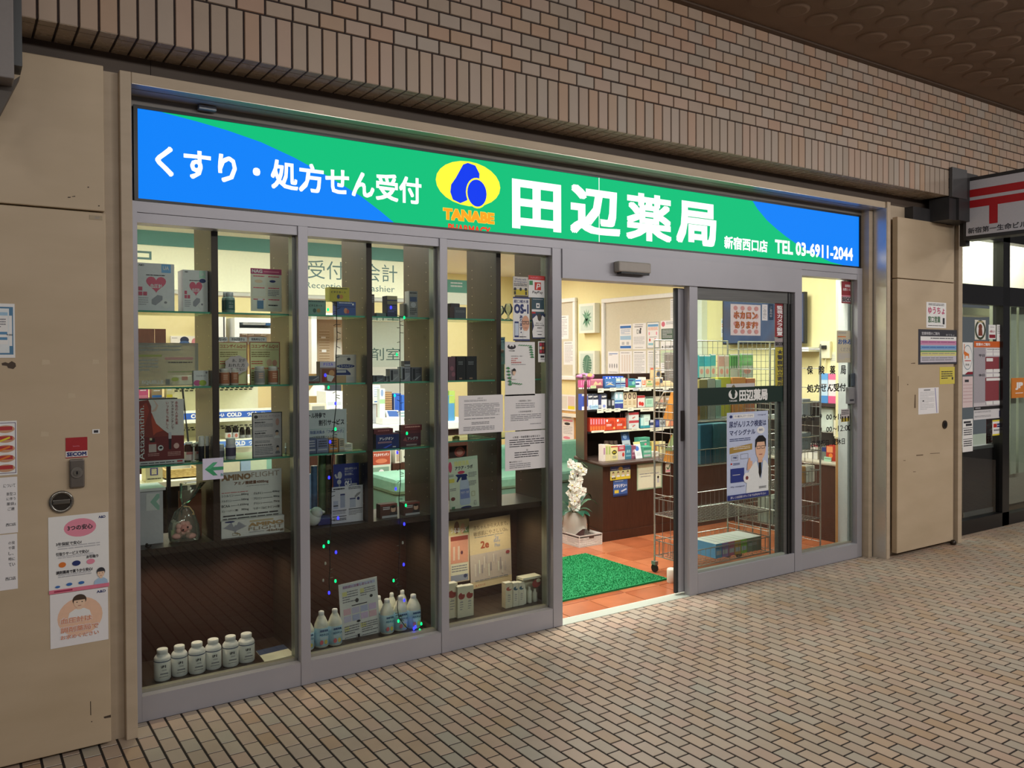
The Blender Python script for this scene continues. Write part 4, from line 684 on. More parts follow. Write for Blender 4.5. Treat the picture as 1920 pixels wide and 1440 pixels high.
carton('amino_box', 'white supplement box with a grey winged bird on its front', 'box', 415, 972, 533, 1018, ZB, .125, .035, '#cfcbc9', wing+[('R', .44, .1, .38, .1, C('#b9a98a', .5)), ('T', 'AMINO', .42, .25, .57, .22, C('#a5875f', .4), .05), ('T', 'FLIGHT', .42, .5, .55, .2, C('#8a7a66', .4), .0), ('T', '4bbg', .7, .74, .29, .17, C('#7a6a58', .4), .03), ('L', .43, .76, .24, .08, 2, LGR)])
# six white bottles on the floor board
wb = C('#e6dfcc', .35); wc = C('#ece6d6', .4)
uplab = ['white UP bottle at the frame end of the row of six', 'second white UP bottle from the frame end of the row', 'third white UP bottle from the frame end of the row', 'third white UP bottle from the flat leaflet', 'second white UP bottle from the flat leaflet', 'white UP bottle beside the flat leaflet']
for k, (l, r, t) in enumerate(((288.5, 320.3, 1216.3), (321, 351.6, 1210), (353.6, 385, 1203.8), (384.4, 414.8, 1198), (417.4, 446.9, 1192), (446.9, 476.8, 1187))):
    m = (l+r)/2; b = 1279.5-(m-304)*.2115; y = .135+(.012 if k % 2 else 0)
    x0, x1, z1, z0 = rect(l, t, r, b, y); R = (x1-x0)/2; c = ((x0+x1)/2, y, ZF+.0005); H = z1-ZF
    e = thing('pill_bottle', uplab[k], 'bottle', (c[0], y, ZF), 'six white supplement bottles in a row')
    mb = MB(); mb.lathe(c, [(R*.9, 0), (R, .005), (R, H*.68), (R*.97, H*.73), (R*.8, H*.8), (R*.62, H*.83), (R*.58, H*.86)], wb, 24); mb.build('body', e)
    mb = MB(); mb.lathe(c, [(R*.62, H*.855), (R*.66, H*.86), (R*.66, H*.985), (R*.6, H)], wc, 20); mb.build('cap', e)
    mb = MB(); mb.lathe(c, [(R*1.005, H*.08), (R*1.01, H*.082), (R*1.01, H*.62), (R*1.005, H*.622)], C('#cfccc8', .45), 24); mb.lathe(c, [(R*1.006, H*.62), (R*1.014, H*.622), (R*1.014, H*.648), (R*1.006, H*.65)], C('#30405e', .4), 24)
    mb.face((c[0]-R*.62, y-R*1.03, ZF+H*.62), U, V, R*1.24, H*.54, [('T', 'UP II', .22, .16, .46, .16, INK, .05), ('L', .3, .42, .44, .1, 2, GRY), ('R', .12, .63, .76, .08, GRY), ('L', .05, .82, .85, .08, 1, GRY)]); mb.build('label_band', e)
a = [PZ(480, 1222, ZF), PZ(497, 1243, ZF), PZ(552, 1229, ZF), PZ(535, 1209, ZF)]
mb = MB(); mb.prism([(p.x, p.y, ZF+.001) for p in a], (0, 0, .003), C('#d8cdb8', .5)); 
mid = [a[0]+(a[1]-a[0])*.42, a[3]+(a[2]-a[3])*.42]; mb.poly([(a[0].x, a[0].y, ZF+.0046), (mid[0].x, mid[0].y, ZF+.0046), (mid[1].x, mid[1].y, ZF+.0046), (a[3].x, a[3].y, ZF+.0046)], C('#39435e', .5)); tag(mb.build('leaflet'), 'navy and cream leaflet lying flat past the six bottles', 'leaflet')

# ---------------------------------------------------------------- second bay
carton('eye_drop_box', 'grey-green eye care box against the mullion on the top shelf', 'box', 576, 563, 611, 592, ZS[0], .17, .06, '#6f8c84', [('L', .08, .06, .84, .12, 1, INK), ('T', 'ビタミネート', .1, .28, .7, .16, INK, .02), ('E', .3, .55, .18, .28, C('#2d4a48', .4)), ('E', .5, .55, .2, .28, C('#9a7a4a', .4))], group='eye care boxes on the top shelf')
carton('eye_drop_box', 'blue eye care box carrying the yellow box', 'box', 632, 566, 667, 592, ZS[0], .15, .06, '#3d5088', [('L', .1, .06, .7, .12, 1, PAP), ('R', .05, .34, .9, .05, NAV), ('E', .36, .45, .2, .4, C('#b97a5a', .4)), ('E', .5, .55, .14, .3, C('#a54040', .4)), ('E', .8, .1, .1, .15, PAP)], side='#4a4f9c', group='eye care boxes on the top shelf')
z1 = PY(650, 566, .15).z
carton('eye_drop_box', 'yellow eye care box stacked on the blue one', 'box', 618, 539, 655, 566, z1+.0008, .15, .06, '#b0a23c', [('L', .08, .05, .84, .12, 1, INK), ('T', 'ビタミネート', .08, .26, .74, .16, INK, .02), ('E', .36, .52, .16, .3, C('#2a2f52', .4)), ('E', .5, .52, .18, .3, C('#b0703a', .4))], side='#c2b456', group='eye care boxes on the top shelf')
carton('product_box', 'dark box edge showing just past the second bay divider', 'box', 697, 552, 702, 592, ZS[0], .17, .04, '#4f3d3a', [('L', .1, .1, .8, .3, 4, LGR)])
carton('product_box', 'low grey box lying flat on the second bay top shelf', 'box', 706, 587, 725, 592, ZS[0], .17, .05, '#5c6a63', [])
carton('product_box', 'dark navy box with a gold top band on the top shelf', 'box', 726, 555, 745, 592, ZS[0], .16, .06, '#33344f', [('R', 0, 0, 1, .18, C('#8c8262', .4)), ('R', 0, .24, 1, .16, C('#6b6650', .4)), ('L', .1, .5, .8, .3, 4, C('#5a5c8c', .5))], side='#2a2a36')
carton('product_box', 'thin dark box beside the tall grey pack', 'box', 757, 569, 765, 592, ZS[0], .18, .05, '#5a554e', [('R', 0, 0, 1, .06, LGR)])
carton('product_box', 'tall narrow grey pack with dark print beside the partition', 'box', 767, 546, 783, 592, ZS[0], .15, .05, '#7d7c7a', [('L', .1, .05, .8, .1, 1, INK), ('R', .1, .22, .8, .18, C('#3b4764', .5)), ('E', .2, .42, .6, .2, LGR), ('L', .1, .66, .8, .26, 4, INK)], side='#9c9b96')
carton('product_box', 'small brown and grey box beside the mullion on the second shelf', 'box', 578, 705, 599, 722, ZS[1], .17, .05, '#73706e', [('P', [(.05, .1), (.95, .05), (.5, .5), (.05, .5)], C('#555a60', .5)), ('P', [(.35, .6), (.9, .12), (.95, .18), (.45, .62)], LGR), ('R', 0, .76, 1, .24, C('#6e3a2e', .5))])
carton('product_box', 'brown picture box with a blue glowing banner', 'box', 600, 678, 630, 722, ZS[1], .18, .05, '#8d7268', [('R', 0, 0, 1, .28, C('#c0b9c8', .5)), ('T', 'ドリエル', .22, .06, .6, .14, C('#5a4fd0', .5), .03), ('R', .12, .34, .86, .62, C('#7a4a34', .5)), ('E', .55, .4, .35, .3, C('#b98a5e', .5)), ('P', [(.4, .6), (.9, .7), (.7, .95), (.45, .9)], C('#d8cdc4', .5)), ('R', .12, .66, .2, .28, C('#8c2c28', .5))])
st('product_card', 'grey-white travel sickness card with a navy pill-shaped heading', 'card', 629, 665, 668, 721, ZS[1], .2, C('#b3aca4', .5), [('L', .1, .06, .6, .04, 1, GRY), ('E', .55, .1, .18, .1, INK), ('E', .06, .32, .86, .13, NAV), ('T', 'トラベルミン', .16, .345, .66, .08, LGR, .02), ('R', .0, .5, .56, .18, NAV), ('R', .06, .52, .44, .08, LGR), ('P', [(.56, .52), (.72, .62), (.72, .68), (.56, .68)], NAV), ('R', .0, .7, .5, .28, C('#a58a66', .5)), ('L', .56, .75, .3, .15, 3, LGR)])
for k, (l, t, r, col, lb) in enumerate(((700, 704, 719, '#5c5f68', 'dark grey tilted box at the divider end of the small box row'), (720, 705, 731, '#75777a', 'narrow grey box third from the divider in the small box row'), (731, 692, 748, '#85858a', 'upright silver box standing mid-row on the second shelf'), (753, 688, 770, '#8d8d98', 'silver and violet box with a dark cap stacked above'), (772, 689, 791, '#5d5c64', 'dark slate box at the partition end of the small box row'))):
    carton('cosmetic_box', lb, 'box', l, t, r, 720, ZS[1], .17+.015*(k % 2), .05, col, [('R', .1, .1, .25, .8, INK), ('P', [(.3, .9), (.9, .55), (.9, .62), (.35, .96)], LGR), ('L', .4, .15, .5, .3, 3, INK)], group='small cosmetic boxes on the second shelf')
z = PY(760, 688, .17).z
carton('cosmetic_box', 'little dark carton balanced above the silver and violet box', 'box', 758, 677, 769, 687.5, z+.001, .18, .04, '#4a4950', [('R', 0, .6, 1, .3, LGR)], group='small cosmetic boxes on the second shelf')
# third shelf, second bay
st('price_card', 'grey bottle-return discount price card with large printed prices', 'card', 570, 768, 650, 853, ZS[2], .21, C('#aeb5b6', .5), [('T', 'ボトル持参で', .0, .06, .5, .12, INK, .03), ('T', '割引サービス', .34, .22, .6, .13, INK, .03), ('O', .06, .42, .88, .52, .01, C('#7f9c98', .5)), ('T', '除菌消臭水「アクアラボ」', .14, .45, .78, .08, C('#4a5a80', .5), .02), ('T', '（次亜塩素酸ナトリウム）', .2, .57, .56, .06, INK), ('T', '648円→', .13, .7, .42, .12, INK, .03), ('T', '548円', .57, .68, .34, .12, RED, .03)])
for k, (l, t, r, b, col, lb, sd) in enumerate(((577, 822, 593, 853, '#4d5670', 'blue-grey box with white wave print under the price card', None), (594, 823, 616, 851, '#6c7287', 'grey box catching blue light under the price card', None), (617, 822, 634, 849, '#b17b43', 'orange-brown upright box beneath the price card', '#c08d55'), (636, 823, 646, 848, '#a39a86', 'thin beige box between the orange-brown and white boxes', None), (644, 832, 661, 847, '#cfc9b8', 'small white low box at the end of the shelf', '#e2dccb'))):
    carton('medicine_box', lb, 'box', l, t, r, b, ZS[2], .15+.008*k, .05, col, [('L', .15, .15, .7, .5, 3, INK if k != 0 else LGR), ('R', .1, .72, .8, .12, LGR)], side=sd, group='small medicine boxes below the price card')
carton('allergy_box', 'navy allergy medicine box with white katakana', 'box', 705, 813, 748, 843, ZS[2], .135, .05, '#1f2b5e', [('R', .0, .0, 1, .06, C('#6a3038', .5)), ('T', 'アレジオン', .14, .24, .62, .2, PAP, .04), ('T', '20', .08, .55, .14, .1, ORG), ('R', .08, .52, .6, .12, C('#8a6a78', .5)), ('P', [(.3, .95), (.66, .72), (.7, .74), (.42, .98)], C('#3f58d8', .5)), ('R', .72, .88, .14, .06, PAP)], side='#3a2832', group='allergy medicine boxes')
carton('allergy_box', 'maroon allergy medicine box beside the navy one', 'box', 750, 808, 789, 838, ZS[2], .15, .06, '#4a2530', [('R', 0, .0, 1, .16, C('#5f2a30', .5)), ('T', 'アレグラ', .36, .38, .5, .2, LGR, .03), ('P', [(.14, .6), (.26, .36), (.34, .66)], C('#8a4a4a', .5)), ('R', .3, .64, .55, .03, C('#8c3a44', .5)), ('R', .3, .84, .5, .1, C('#8c8480', .5))], side='#3a2228', group='allergy medicine boxes')
z = PY(726, 813, .16).z
carton('allergy_box', 'dark red allergy box lying on top of the navy one', 'box', 701, 804, 737, 812.5, z+.001, .15, .06, '#5e262a', [('L', .2, .3, .6, .4, 1, C('#a86a6a', .5))], group='allergy medicine boxes')
z = PY(770, 808, .16).z
carton('allergy_box', 'dark red box with lettering stacked over the maroon one', 'box', 756, 797, 791, 807.5, z+.001, .16, .05, '#6a2a2c', [('L', .1, .2, .8, .5, 1, C('#c08a80', .5))], group='allergy medicine boxes')
# base board, second bay
e = thing('drink_display', 'navy and white hydration drink counter display on a blue tray', 'display stand', PY(655, 990, .2)); e.location.z = ZB
x0, x1, z1, z0 = rect(625, 869, 681, 915, .2); mb = MB(); mb.box(x0, x1, .2, .203, z0-.02, z1, C('#27306e', .45))
mb.face((x0, .2, z1), U, V, x1-x0, z1-z0, [('T', '真夏の発汗による', .44, .16, .48, .1, LGR, .02), ('T', '脱水からの', .44, .28, .32, .07, LGR), ('T', '脱水状態に。', .44, .38, .34, .1, LGR, .02), ('T', '経口補水液', .44, .6, .26, .08, LGR), ('T', 'OS-1', .44, .7, .26, .24, PAP, .05), ('R', .72, .82, .2, .12, LGR), ('E', .16, .3, .17, .3, LGR), ('P', [(.04, .42), (.1, .38), (.14, .5), (.2, .52), (.2, .56), (.1, .58)], LGR), ('E', .14, .62, .16, .2, LGR), ('R', .2, .8, .05, .15, GRY)]); mb.build('header_card', e)
x0, x1, z1, z0 = rect(622, 911, 689, 985, .15); z0 = max(z0, ZB+.002); mb = MB(); mb.box(x0, x1, .15, .153, z0, z1, C('#bcbcc4', .45))
mb.face((x0, .15, z1), U, V, x1-x0, z1-z0, [('L', .05, .04, .36, .06, 1, INK, .6), ('L', .53, .03, .4, .08, 2, INK), ('R', .27, .22, .15, .36, C('#8c93a8', .4)), ('R', .27, .2, .15, .04, NAV), ('R', .05, .38, .15, .22, C('#9aa0b2', .4)), ('R', .05, .5, .15, .03, INK), ('R', .57, .36, .19, .24, C('#9aa0b2', .4)), ('R', .57, .34, .19, .03, NAV), ('E', .8, .32, .09, .09, NAV), ('P', [(.72, .3), (.8, .22), (.92, .18), (.9, .24), (.82, .3), (.74, .34)], GRY), ('R', .02, .64, .44, .02, INK), ('R', .53, .63, .45, .02, INK), ('L', .03, .68, .4, .08, 3, GRY), ('L', .53, .68, .44, .14, 4, GRY), ('R', .02, .8, .44, .02, INK), ('L', .05, .86, .4, .08, 2, INK)]); mb.build('front_card', e)
x0, x1, _, _ = rect(596, 980, 690, 995, .16); mb = MB(); mb.box(max(x0, .745), 1.055, .155, .25, ZB+.001, ZB+.035, C('#242a62', .45), .003); mb.build('tray', e)
def bird():
    c = PY(592, 975, .14); e = thing('plush_seal', 'grey-white plush seal lying against the mullion', 'plush', (c.x, .16, ZB))
    p = C('#b9bcb6', .9); mb = MB(); mb.ball((c.x-.008, .165, ZB+.043), (.042, .045, .042), p); mb.ball((c.x+.006, .145, ZB+.07), (.032, .03, .028), p); mb.build('body', e)
    mb = MB(); mb.ball((c.x+.036, .14, ZB+.07), (.012, .01, .008), C('#c9c4b6', .8)); mb.build('snout', e)
bird()
for k, (l, t, r, b, col, lb) in enumerate(((598, 853, 612, 975, '#5f7050', 'green patterned wrapping roll standing behind the drink display'), (611, 853, 624, 970, '#6b5f4a', 'brown wrapping roll in clear film behind the drink display'), (587, 874, 599, 975, '#4d637f', 'blue wrapping roll beside the green one'), (580, 890, 590, 975, '#8fa6c2', 'pale blue wrapping roll nearest the mullion'), (636, 853, 655, 900, '#8a8880', 'grey film roll above the navy card'))):
    x0, x1, z1, z0 = rect(l, t, r, b, .28); mb = MB(); mb.lathe(((x0+x1)/2, .29+.01*k, ZB+.001), [((x1-x0)/2, 0), ((x1-x0)/2, z1-ZB-.002)], C(col, .2, var=.35, scale=25), 14); tag(mb.build('paper_roll'), lb, 'roll', 'wrapping rolls behind the drink display')
for k, (l, t, r, b, lb) in enumerate(((713, 945, 745, 979, 'dark patch-medicine box with a man portrait nearest the divider'), (757, 942, 787, 973, 'dark patch-medicine box with a man portrait nearest the partition'))):
    carton('patch_box', lb, 'box', l, t, r, b, ZB, .15, .05, '#4a2c28', [('R', 0, 0, 1, .14, C('#7a3a34', .5)), ('L', .16, .22, .4, .24, 2, PAP), ('E', .62, .16, .28, .5, C('#c09a84', .5)), ('E', .62, .12, .28, .22, BLK), ('P', [(.5, .85), (.6, .62), (.95, .62), (1, .85)], C('#2d2a30', .5)), ('R', .1, .84, .9, .16, LGR)], side='#3c1f1c', group='dark patch-medicine boxes')
# floor board, second bay: spray refill bottles
def aqua(l, t, r, b, y, lb):
    x0, x1, z1, _ = rect(l, t, r, b, y); R = (x1-x0)/2*.955; c = ((x0+x1)/2, y, ZF+.0005); H = z1-ZF
    e = thing('cleaner_bottle', lb, 'bottle', (c[0], y, ZF), 'white refill bottles with pale blue labels')
    mb = MB(); mb.lathe(c, [(R*.88, 0), (R, .006), (R, H*.56), (R*.95, H*.64), (R*.62, H*.8), (R*.4, H*.88), (R*.36, H*.9)], C('#ddd5c0', .35), 20); mb.build('body', e)
    mb = MB(); mb.lathe(c, [(R*.38, H*.885), (R*.4, H*.89), (R*.38, H*.985), (R*.28, H)], C('#e9e2d0', .4), 16); mb.build('cap', e)
    mb = MB(); mb.lathe(c, [(R*1.005, H*.05), (R*1.012, H*.052), (R*1.012, H*.55), (R*1.005, H*.552)], C('#9dbccb', .4, var=.18, scale=40), 20)
    mb.face((c[0]-R*.8, y-R*1.03, ZF+H*.55), U, V, R*1.6, H*.5, [('T', '除菌消臭', .16, .06, .7, .13, C('#33507c', .5), .04), ('T', 'AQUA LA', .1, .28, .8, .14, C('#3f5f80', .5), .02), ('L', .15, .48, .7, .14, 2, WHT), ('E', .12, .64, .32, .26, C('#c0606a', .5)), ('E', .52, .64, .28, .26, C('#c2b25a', .5))]); mb.build('label_band', e)
for a in ((562, 1158, 589, 1226, .14, 'refill bottle mostly hidden by the mullion'), (589, 1145.5, 616, 1218, .14, 'refill bottle second from the mullion'), (614.5, 1141, 641, 1212, .13, 'refill bottle lit green just before the printed sheet'), (700, 1117, 720, 1190, .225, 'refill bottle half hidden by the printed sheet'), (713, 1122.5, 738, 1192, .14, 'refill bottle right after the printed sheet'), (725, 1111.5, 744, 1184, .225, 'refill bottle in the back row after the printed sheet'), (737.5, 1117, 763, 1187, .145, 'refill bottle crossed by the black light cord'), (745, 1106.5, 764, 1180, .23, 'refill bottle standing rearmost by the light cord'), (762, 1114, 788, 1183, .14, 'refill bottle beside the glowing green bulb')): aqua(*a)
st('info_sheet', 'tilted information sheet with yellow and mauve boxes among refill bottles', 'sheet', 638, 1088, 710, 1202, ZF, .16, C('#cfcccb', .5), [('R', .1, .04, .84, .05, C('#aeb2cc', .5)), ('T', '花粉症に注意しましょう', .1, .045, .76, .045, C('#8a4a6a', .5), .02), ('L', .08, .14, .4, .2, 5, GRY), ('L', .54, .14, .4, .14, 4, GRY), ('R', .08, .14, .12, .07, C('#cfc88a', .5)), ('R', .54, .14, .1, .07, C('#cfc88a', .5)), ('E', .4, .28, .09, .07, INK), ('E', .78, .27, .08, .05, INK), ('R', .3, .38, .4, .015, INK)]+[('R', .08+.22*i, .42+.12*j, .19, .1, C(['#cfa8b4', '#b9b4cf', '#a9aed0', '#c3aed0'][(i+j) % 4], .5)) for i in range(4) for j in range(2)]+[('E', .4, .64, .1, .04, INK), ('R', .08, .7, .12, .08, C('#cfc88a', .5)), ('R', .5, .7, .14, .08, C('#cfc88a', .5)), ('L', .08, .7, .38, .16, 4, GRY), ('L', .52, .7, .42, .18, 5, GRY), ('O', .08, .88, .3, .06, .008, GRY), ('R', .4, .87, .06, .06, INK), ('L', .5, .9, .4, .03, 1, GRY)], tilt=-.06)
# fairy lights
def cord(name, label, pts, leds, y):
    P = [PY(a, b, y) for a, b in pts]; e = thing(name, label, 'string lights', P[-1], 'fairy light strands hanging in the second window')
    mb = MB(); mb.tube(P, .0022, black_m, 6)
    rr = random.Random(len(pts))
    for i in range(int(len(P)*1.8)):
        k = rr.randrange(len(P)-1); p = P[k].lerp(P[k+1], rr.random()); sg = rr.choice((-1, 1)); mb.cyl(p, p+Vector((sg*.018, -.004, rr.uniform(-.01, .008))), .0016, black_m, seg=5)
    mb.build('cord', e)
    for a, b, kind in leds:
        p = PY(a, b, y-.004); m_ = {'g': EM('#00dc6c', 3.), 'b': EM('#2626ff', 5.), 'c': EM('#00c0c8', 2.5), 'o': C('#b9b4a8', .2)}[kind]
        mb = MB(); mb.lathe((p.x, p.y, p.z-.004), [(.0015, 0), (.005, .0025), (.0055, .008), (.0045, .013), (.0025, .016)], m_, 8); mb.build('bulb', e)
cord('string_lights', 'fairy light strand hanging by the blue eye care box', [(624, 572), (631, 566), (631, 590), (632, 630), (630, 665), (630, 700), (630, 738), (630, 762), (627, 790), (625, 815), (625, 845), (623, 870), (622, 910), (620, 945), (620, 985), (618, 1030), (619, 1060), (617, 1090), (619, 1120)], [(615, 582, 'g'), (610, 705, 'b'), (616, 728, 'g'), (629, 758, 'b'), (629, 806, 'g'), (619, 830, 'b'), (617, 897, 'b'), (634, 973, 'b'), (616, 1018, 'g'), (607, 1026, 'g'), (630, 1037, 'b'), (629, 1091, 'g'), (617, 1113, 'b'), (610, 1058, 'o'), (606, 1090, 'o')], .075)
cord('string_lights', 'fairy light strand ending in a glowing heap beside the refill bottles', [(741, 590), (749, 592), (750, 612), (750, 640), (750, 680), (750, 720), (750, 760), (750, 800), (750, 840), (750, 870), (751, 905), (748, 935), (750, 975), (749, 1020), (748, 1060), (747, 1095), (746, 1120), (745, 1140), (748, 1158), (758, 1172), (768, 1182), (780, 1184), (785, 1180)], [(733, 578, 'b'), (758, 597, 'g'), (744, 666, 'g'), (740, 743, 'c'), (763, 814, 'g'), (745, 850, 'b'), (742, 918, 'b'), (761, 949, 'g'), (758, 984, 'b'), (755, 1019, 'o'), (757, 1060, 'b'), (738, 1090, 'g'), (758, 1127, 'b'), (747, 1166, 'g'), (790, 1171, 'g'), (779, 1177, 'b'), (787, 1183, 'g'), (776, 1180, 'b')], .076)
# ---------------------------------------------------------------- third bay
carton('cosmetic_box', 'black-purple pair box on the third window top shelf', 'box', 846, 569, 862, 597, ZS[0], .19, .05, '#3f3540', [('L', .2, .3, .6, .2, 2, GRY)])
carton('cosmetic_box', 'slate box standing in front of the black-purple one', 'box', 852, 576, 874, 597, ZS[0], .15, .05, '#4f4f58', [('L', .1, .3, .8, .2, 2, GRY)], side='#6d5870')
carton('cosmetic_box', 'mauve flowered box beside two black boxes', 'box', 841, 669, 855, 713, ZS[1], .16, .06, '#6a4a56', [('E', .2, .4, .5, .2, C('#8f5a68', .5)), ('E', .4, .65, .5, .2, C('#8f5a68', .5))], side='#4a3038')
for k, (l, r) in enumerate(((856, 873), (874, 894))):
    carton('cosmetic_box', ['black cosmetic box between the mauve box and its twin', 'black cosmetic box farther from the mauve box'][k], 'box', l, 668, r, 713, ZS[1], .15, .06, '#1e1c20', [('L', .2, .22, .5, .16, 3, GRY), ('R', .3, .9, .3, .06, C('#8a6a58', .5))], group='pair of black cosmetic boxes')
G3 = glass_mat('ornament_glass', '#eef6f2', 1.6, '#dfe9e6', .2)
for k, (cx, t) in enumerate(((938, 574), (953, 570))):
    c = PY(cx, 590, .2); H = PY(cx, t, .2).z-ZS[0]; mb = MB(); mb.lathe((c.x, .2, ZS[0]+.001), [(.022, 0), (.024, .004), (.006, .012), (.006, H*.3), (.022, H*.5), (.026, H*.75), (.016, H)], G3, 14); tag(mb.build('glass_ornament'), ['lower clear glass ornament beside the divider', 'taller clear glass ornament next to the hydration sticker'][k], 'ornament')
st('product_card', 'pale blue card with pink flowers behind the fir sprig poster', 'card', 932, 632, 947, 683, ZS[1], .2, C('#aac4d8', .5), [('R', .1, .05, .8, .06, BLU), ('T', 'ハンド', .1, .14, .8, .1, BLU, .02), ('E', .1, .36, .4, .14, C('#d8a29a', .5)), ('E', .45, .44, .4, .14, C('#d8a29a', .5)), ('E', .4, .7, .4, .22, PAP)])
st('product_card', 'grey translucent card standing low beside the divider', 'card', 932, 683, 946, 713, ZS[1], .17, C('#9aa39c', .5), [('L', .1, .1, .7, .5, 4, LGR)])
st('product_poster', 'green and white spray cleaner poster showing one spray bottle', 'poster', 842, 857, 897, 957, ZB, .17, C('#c4cfba', .45), [('R', 0, 0, 1, .06, C('#b4c9b2', .5)), ('E', -.0, .06, .12, .2, C('#c0506a', .5)), ('T', '除菌消臭', .2, .06, .5, .1, C('#cfd08a', .5), .04), ('T', 'アクア・ラボ', .22, .16, .6, .07, INK, .03), ('E', .3, .25, .24, .06, C('#b8405a', .5)), ('P', [(.36, .52), (.38, .42), (.44, .38), (.6, .38), (.68, .5), (.7, .86), (.66, .9), (.38, .9), (.34, .86)], C('#a9b6cc', .35)), ('R', .36, .6, .32, .18, C('#6f7fb4', .4)), ('T', 'アクア・ラボ', .38, .64, .27, .05, PAP, .02), ('R', .42, .36, .18, .07, NAV), ('P', [(.22, .32), (.27, .31), (.6, .32), (.64, .36), (.4, .37), (.28, .46), (.25, .44), (.3, .37)], NAV), ('L', .66, .3, .28, .1, 4, GRY), ('L', .66, .46, .26, .1, 4, GRY), ('R', 0, .38, .18, .07, C('#cfc05a', .5)), ('L', 0, .3, .16, .05, 2, GRY), ('L', .02, .56, .2, .06, 2, GRY), ('E', .04, .72, .14, .07, C('#6a3a3a', .5)), ('O', .74, .66, .12, .09, .008, C('#a0a07a', .5)), ('O', .82, .84, .07, .08, .006, GRY), ('R', .06, .9, .1, .06, C('#4a7a5a', .5)), ('E', .36, .92, .36, .05, NAV)], th=.004, tilt=-.04)
c = PY(860, 846, .17); mb = MB(); mb.lathe((c.x, .2, ZS[2]+.0185), [(.02, 0), (.02, .012), (.008, .02)], C('#b39a55', .3, .5), 12); tag(mb.build('brass_stand'), 'small brass stand on the short shelf under the text page', 'stand')
st('picture_card', 'dark card with a red round flower behind the spray poster', 'card', 842, 836, 875, 858, ZB, .3, C('#3a2c2c', .5), [('E', .3, .1, .6, .85, C('#a5544e', .5)), ('E', .42, .3, .36, .5, C('#c58a80', .5))])
st('product_poster', 'skin cream poster with red bands and pale fields, beside the mullion', 'poster', 836, 975, 880, 1092, ZF, .405, C('#cdb79c', .5), [('R', 0, 0, 1, .24, C('#b9ab7c', .5)), ('E', .35, .02, .22, .2, C('#6e4a34', .5)), ('E', .62, .06, .2, .18, C('#c79a7c', .5)), ('P', [(.7, .22), (.98, .1), (.98, .22)], C('#6f7f55', .5)), ('T', 'うるおって', .2, .12, .7, .08, PAP, .02), ('R', .2, .26, .74, .07, C('#8c3f36', .5)), ('R', .2, .33, .74, .36, C('#c98d78', .5)), ('R', .3, .42, .08, .22, C('#d9b4a4', .5)), ('R', .5, .42, .08, .22, C('#d9b4a4', .5)), ('E', .62, .5, .1, .06, C('#5a3040', .5)), ('R', .2, .7, .74, .18, C('#d8c8b4', .5)), ('L', .24, .73, .66, .12, 3, GRY), ('R', .2, .88, .74, .1, C('#8b8fa0', .5)), ('E', .74, .88, .16, .06, C('#39405e', .5))])
bot = []
rb = random.Random(5)
for i in range(14): bot.append(('R', .1+.055*i+rb.uniform(-.01, .01), .56+rb.uniform(-.05, .12), .03, .12+rb.uniform(0, .08), C(['#c7bdb4', '#b3a8a6', '#d2c8bb', '#998f92'][i % 4], .5)))
st('product_poster', 'beige baby skincare poster with a row of pale bottles', 'poster', 881, 971, 958, 1098, ZF, .40, C('#cdb894', .5), [('R', 0, .5, 1, .4, C('#b9aba2', .5)), ('T', '赤ちゃんから大人まで。', .1, .08, .84, .065, C('#7d6a55', .5)), ('T', '敏感肌にやさしい2e。', .1, .17, .84, .065, C('#7d6a55', .5)), ('L', .12, .25, .7, .02, 1, GRY), ('T', '2e', .26, .32, .2, .11, C('#a05038', .5), .03), ('T', '2e', .6, .27, .1, .06, C('#8f98b0', .5)), ('T', 'Baby', .58, .33, .16, .05, C('#8f98b0', .5)), ('T', 'Plus', .6, .39, .13, .05, C('#8f98b0', .5))]+bot+[('E', .86, .52, .1, .05, C('#8c3f44', .5)), ('L', .1, .88, .8, .03, 1, GRY), ('T', '2e ドゥーエ', .1, .94, .24, .03, RED)], tilt=-.03)
BB = [(838, 858, 1094, 1161, 0, '#cfc4ac'), (858, 873, 1100, 1158, 0, '#d2c8b2'), (873, 888, 1098, 1156, 0, '#d2c8b2'), (948, 961, 1093, 1142, 1, '#cfc4ac'), (962, 972.5, 1093, 1139, 2, '#cfc8b8'), (973, 983, 1092, 1138, 2, '#cfc8b8')]
bl = ['cream skincare carton with red shape, touching the mullion', 'cream skincare carton with red shape, middle of the mullion trio', 'cream skincare carton with red shape, last of the mullion trio', 'narrow cream carton with a small red shape standing alone', 'cream carton with a blue leaf shape, beside the lone red one', 'cream carton with a blue leaf shape, nearest the bottle set']
for k, (l, r, t, b, kd, col) in enumerate(BB):
    cc = C(['#8c3a36', '#a8564c', '#2f5368'][kd], .5)
    carton('skincare_carton', bl[k], 'box', l, t, r, b, ZF, .13 if k != 0 else .15, .04, col, [('E', .1, .2 if kd == 0 else .16, .82, .22 if kd == 0 else .16, cc), ('E', .5, .16, .5, .1, C(col, .5)), ('L', .3, .5, .4, .3, 4, GRY, .3), ('T', '2e', .35, .45, .3, .06, GRY)], top='#e6dcc4', group='cream skincare cartons on the cabinet floor')
e = thing('gift_set', 'pale gift set of three little bottles under a clear red-marked sleeve', 'gift set', PY(996, 1133, .13)); e.location.z = ZF
x0, x1, z1, _ = rect(979, 1081, 1013, 1135, .13); mb = MB(); mb.box(x0, x1, .185, .19, ZF+.001, z1, C('#d3c9b2', .45)); mb.box(x0, x1, .12, .19, z1-.012, z1, C('#d8cfba', .45)); mb.face((x0, .12, z1), U, V, x1-x0, z1-ZF, [('E', .5, .12, .46, .3, C('#8c3a36', .5)), ('E', .72, .1, .24, .14, C('#d3c9b2', .45))]); mb.build('sleeve', e)
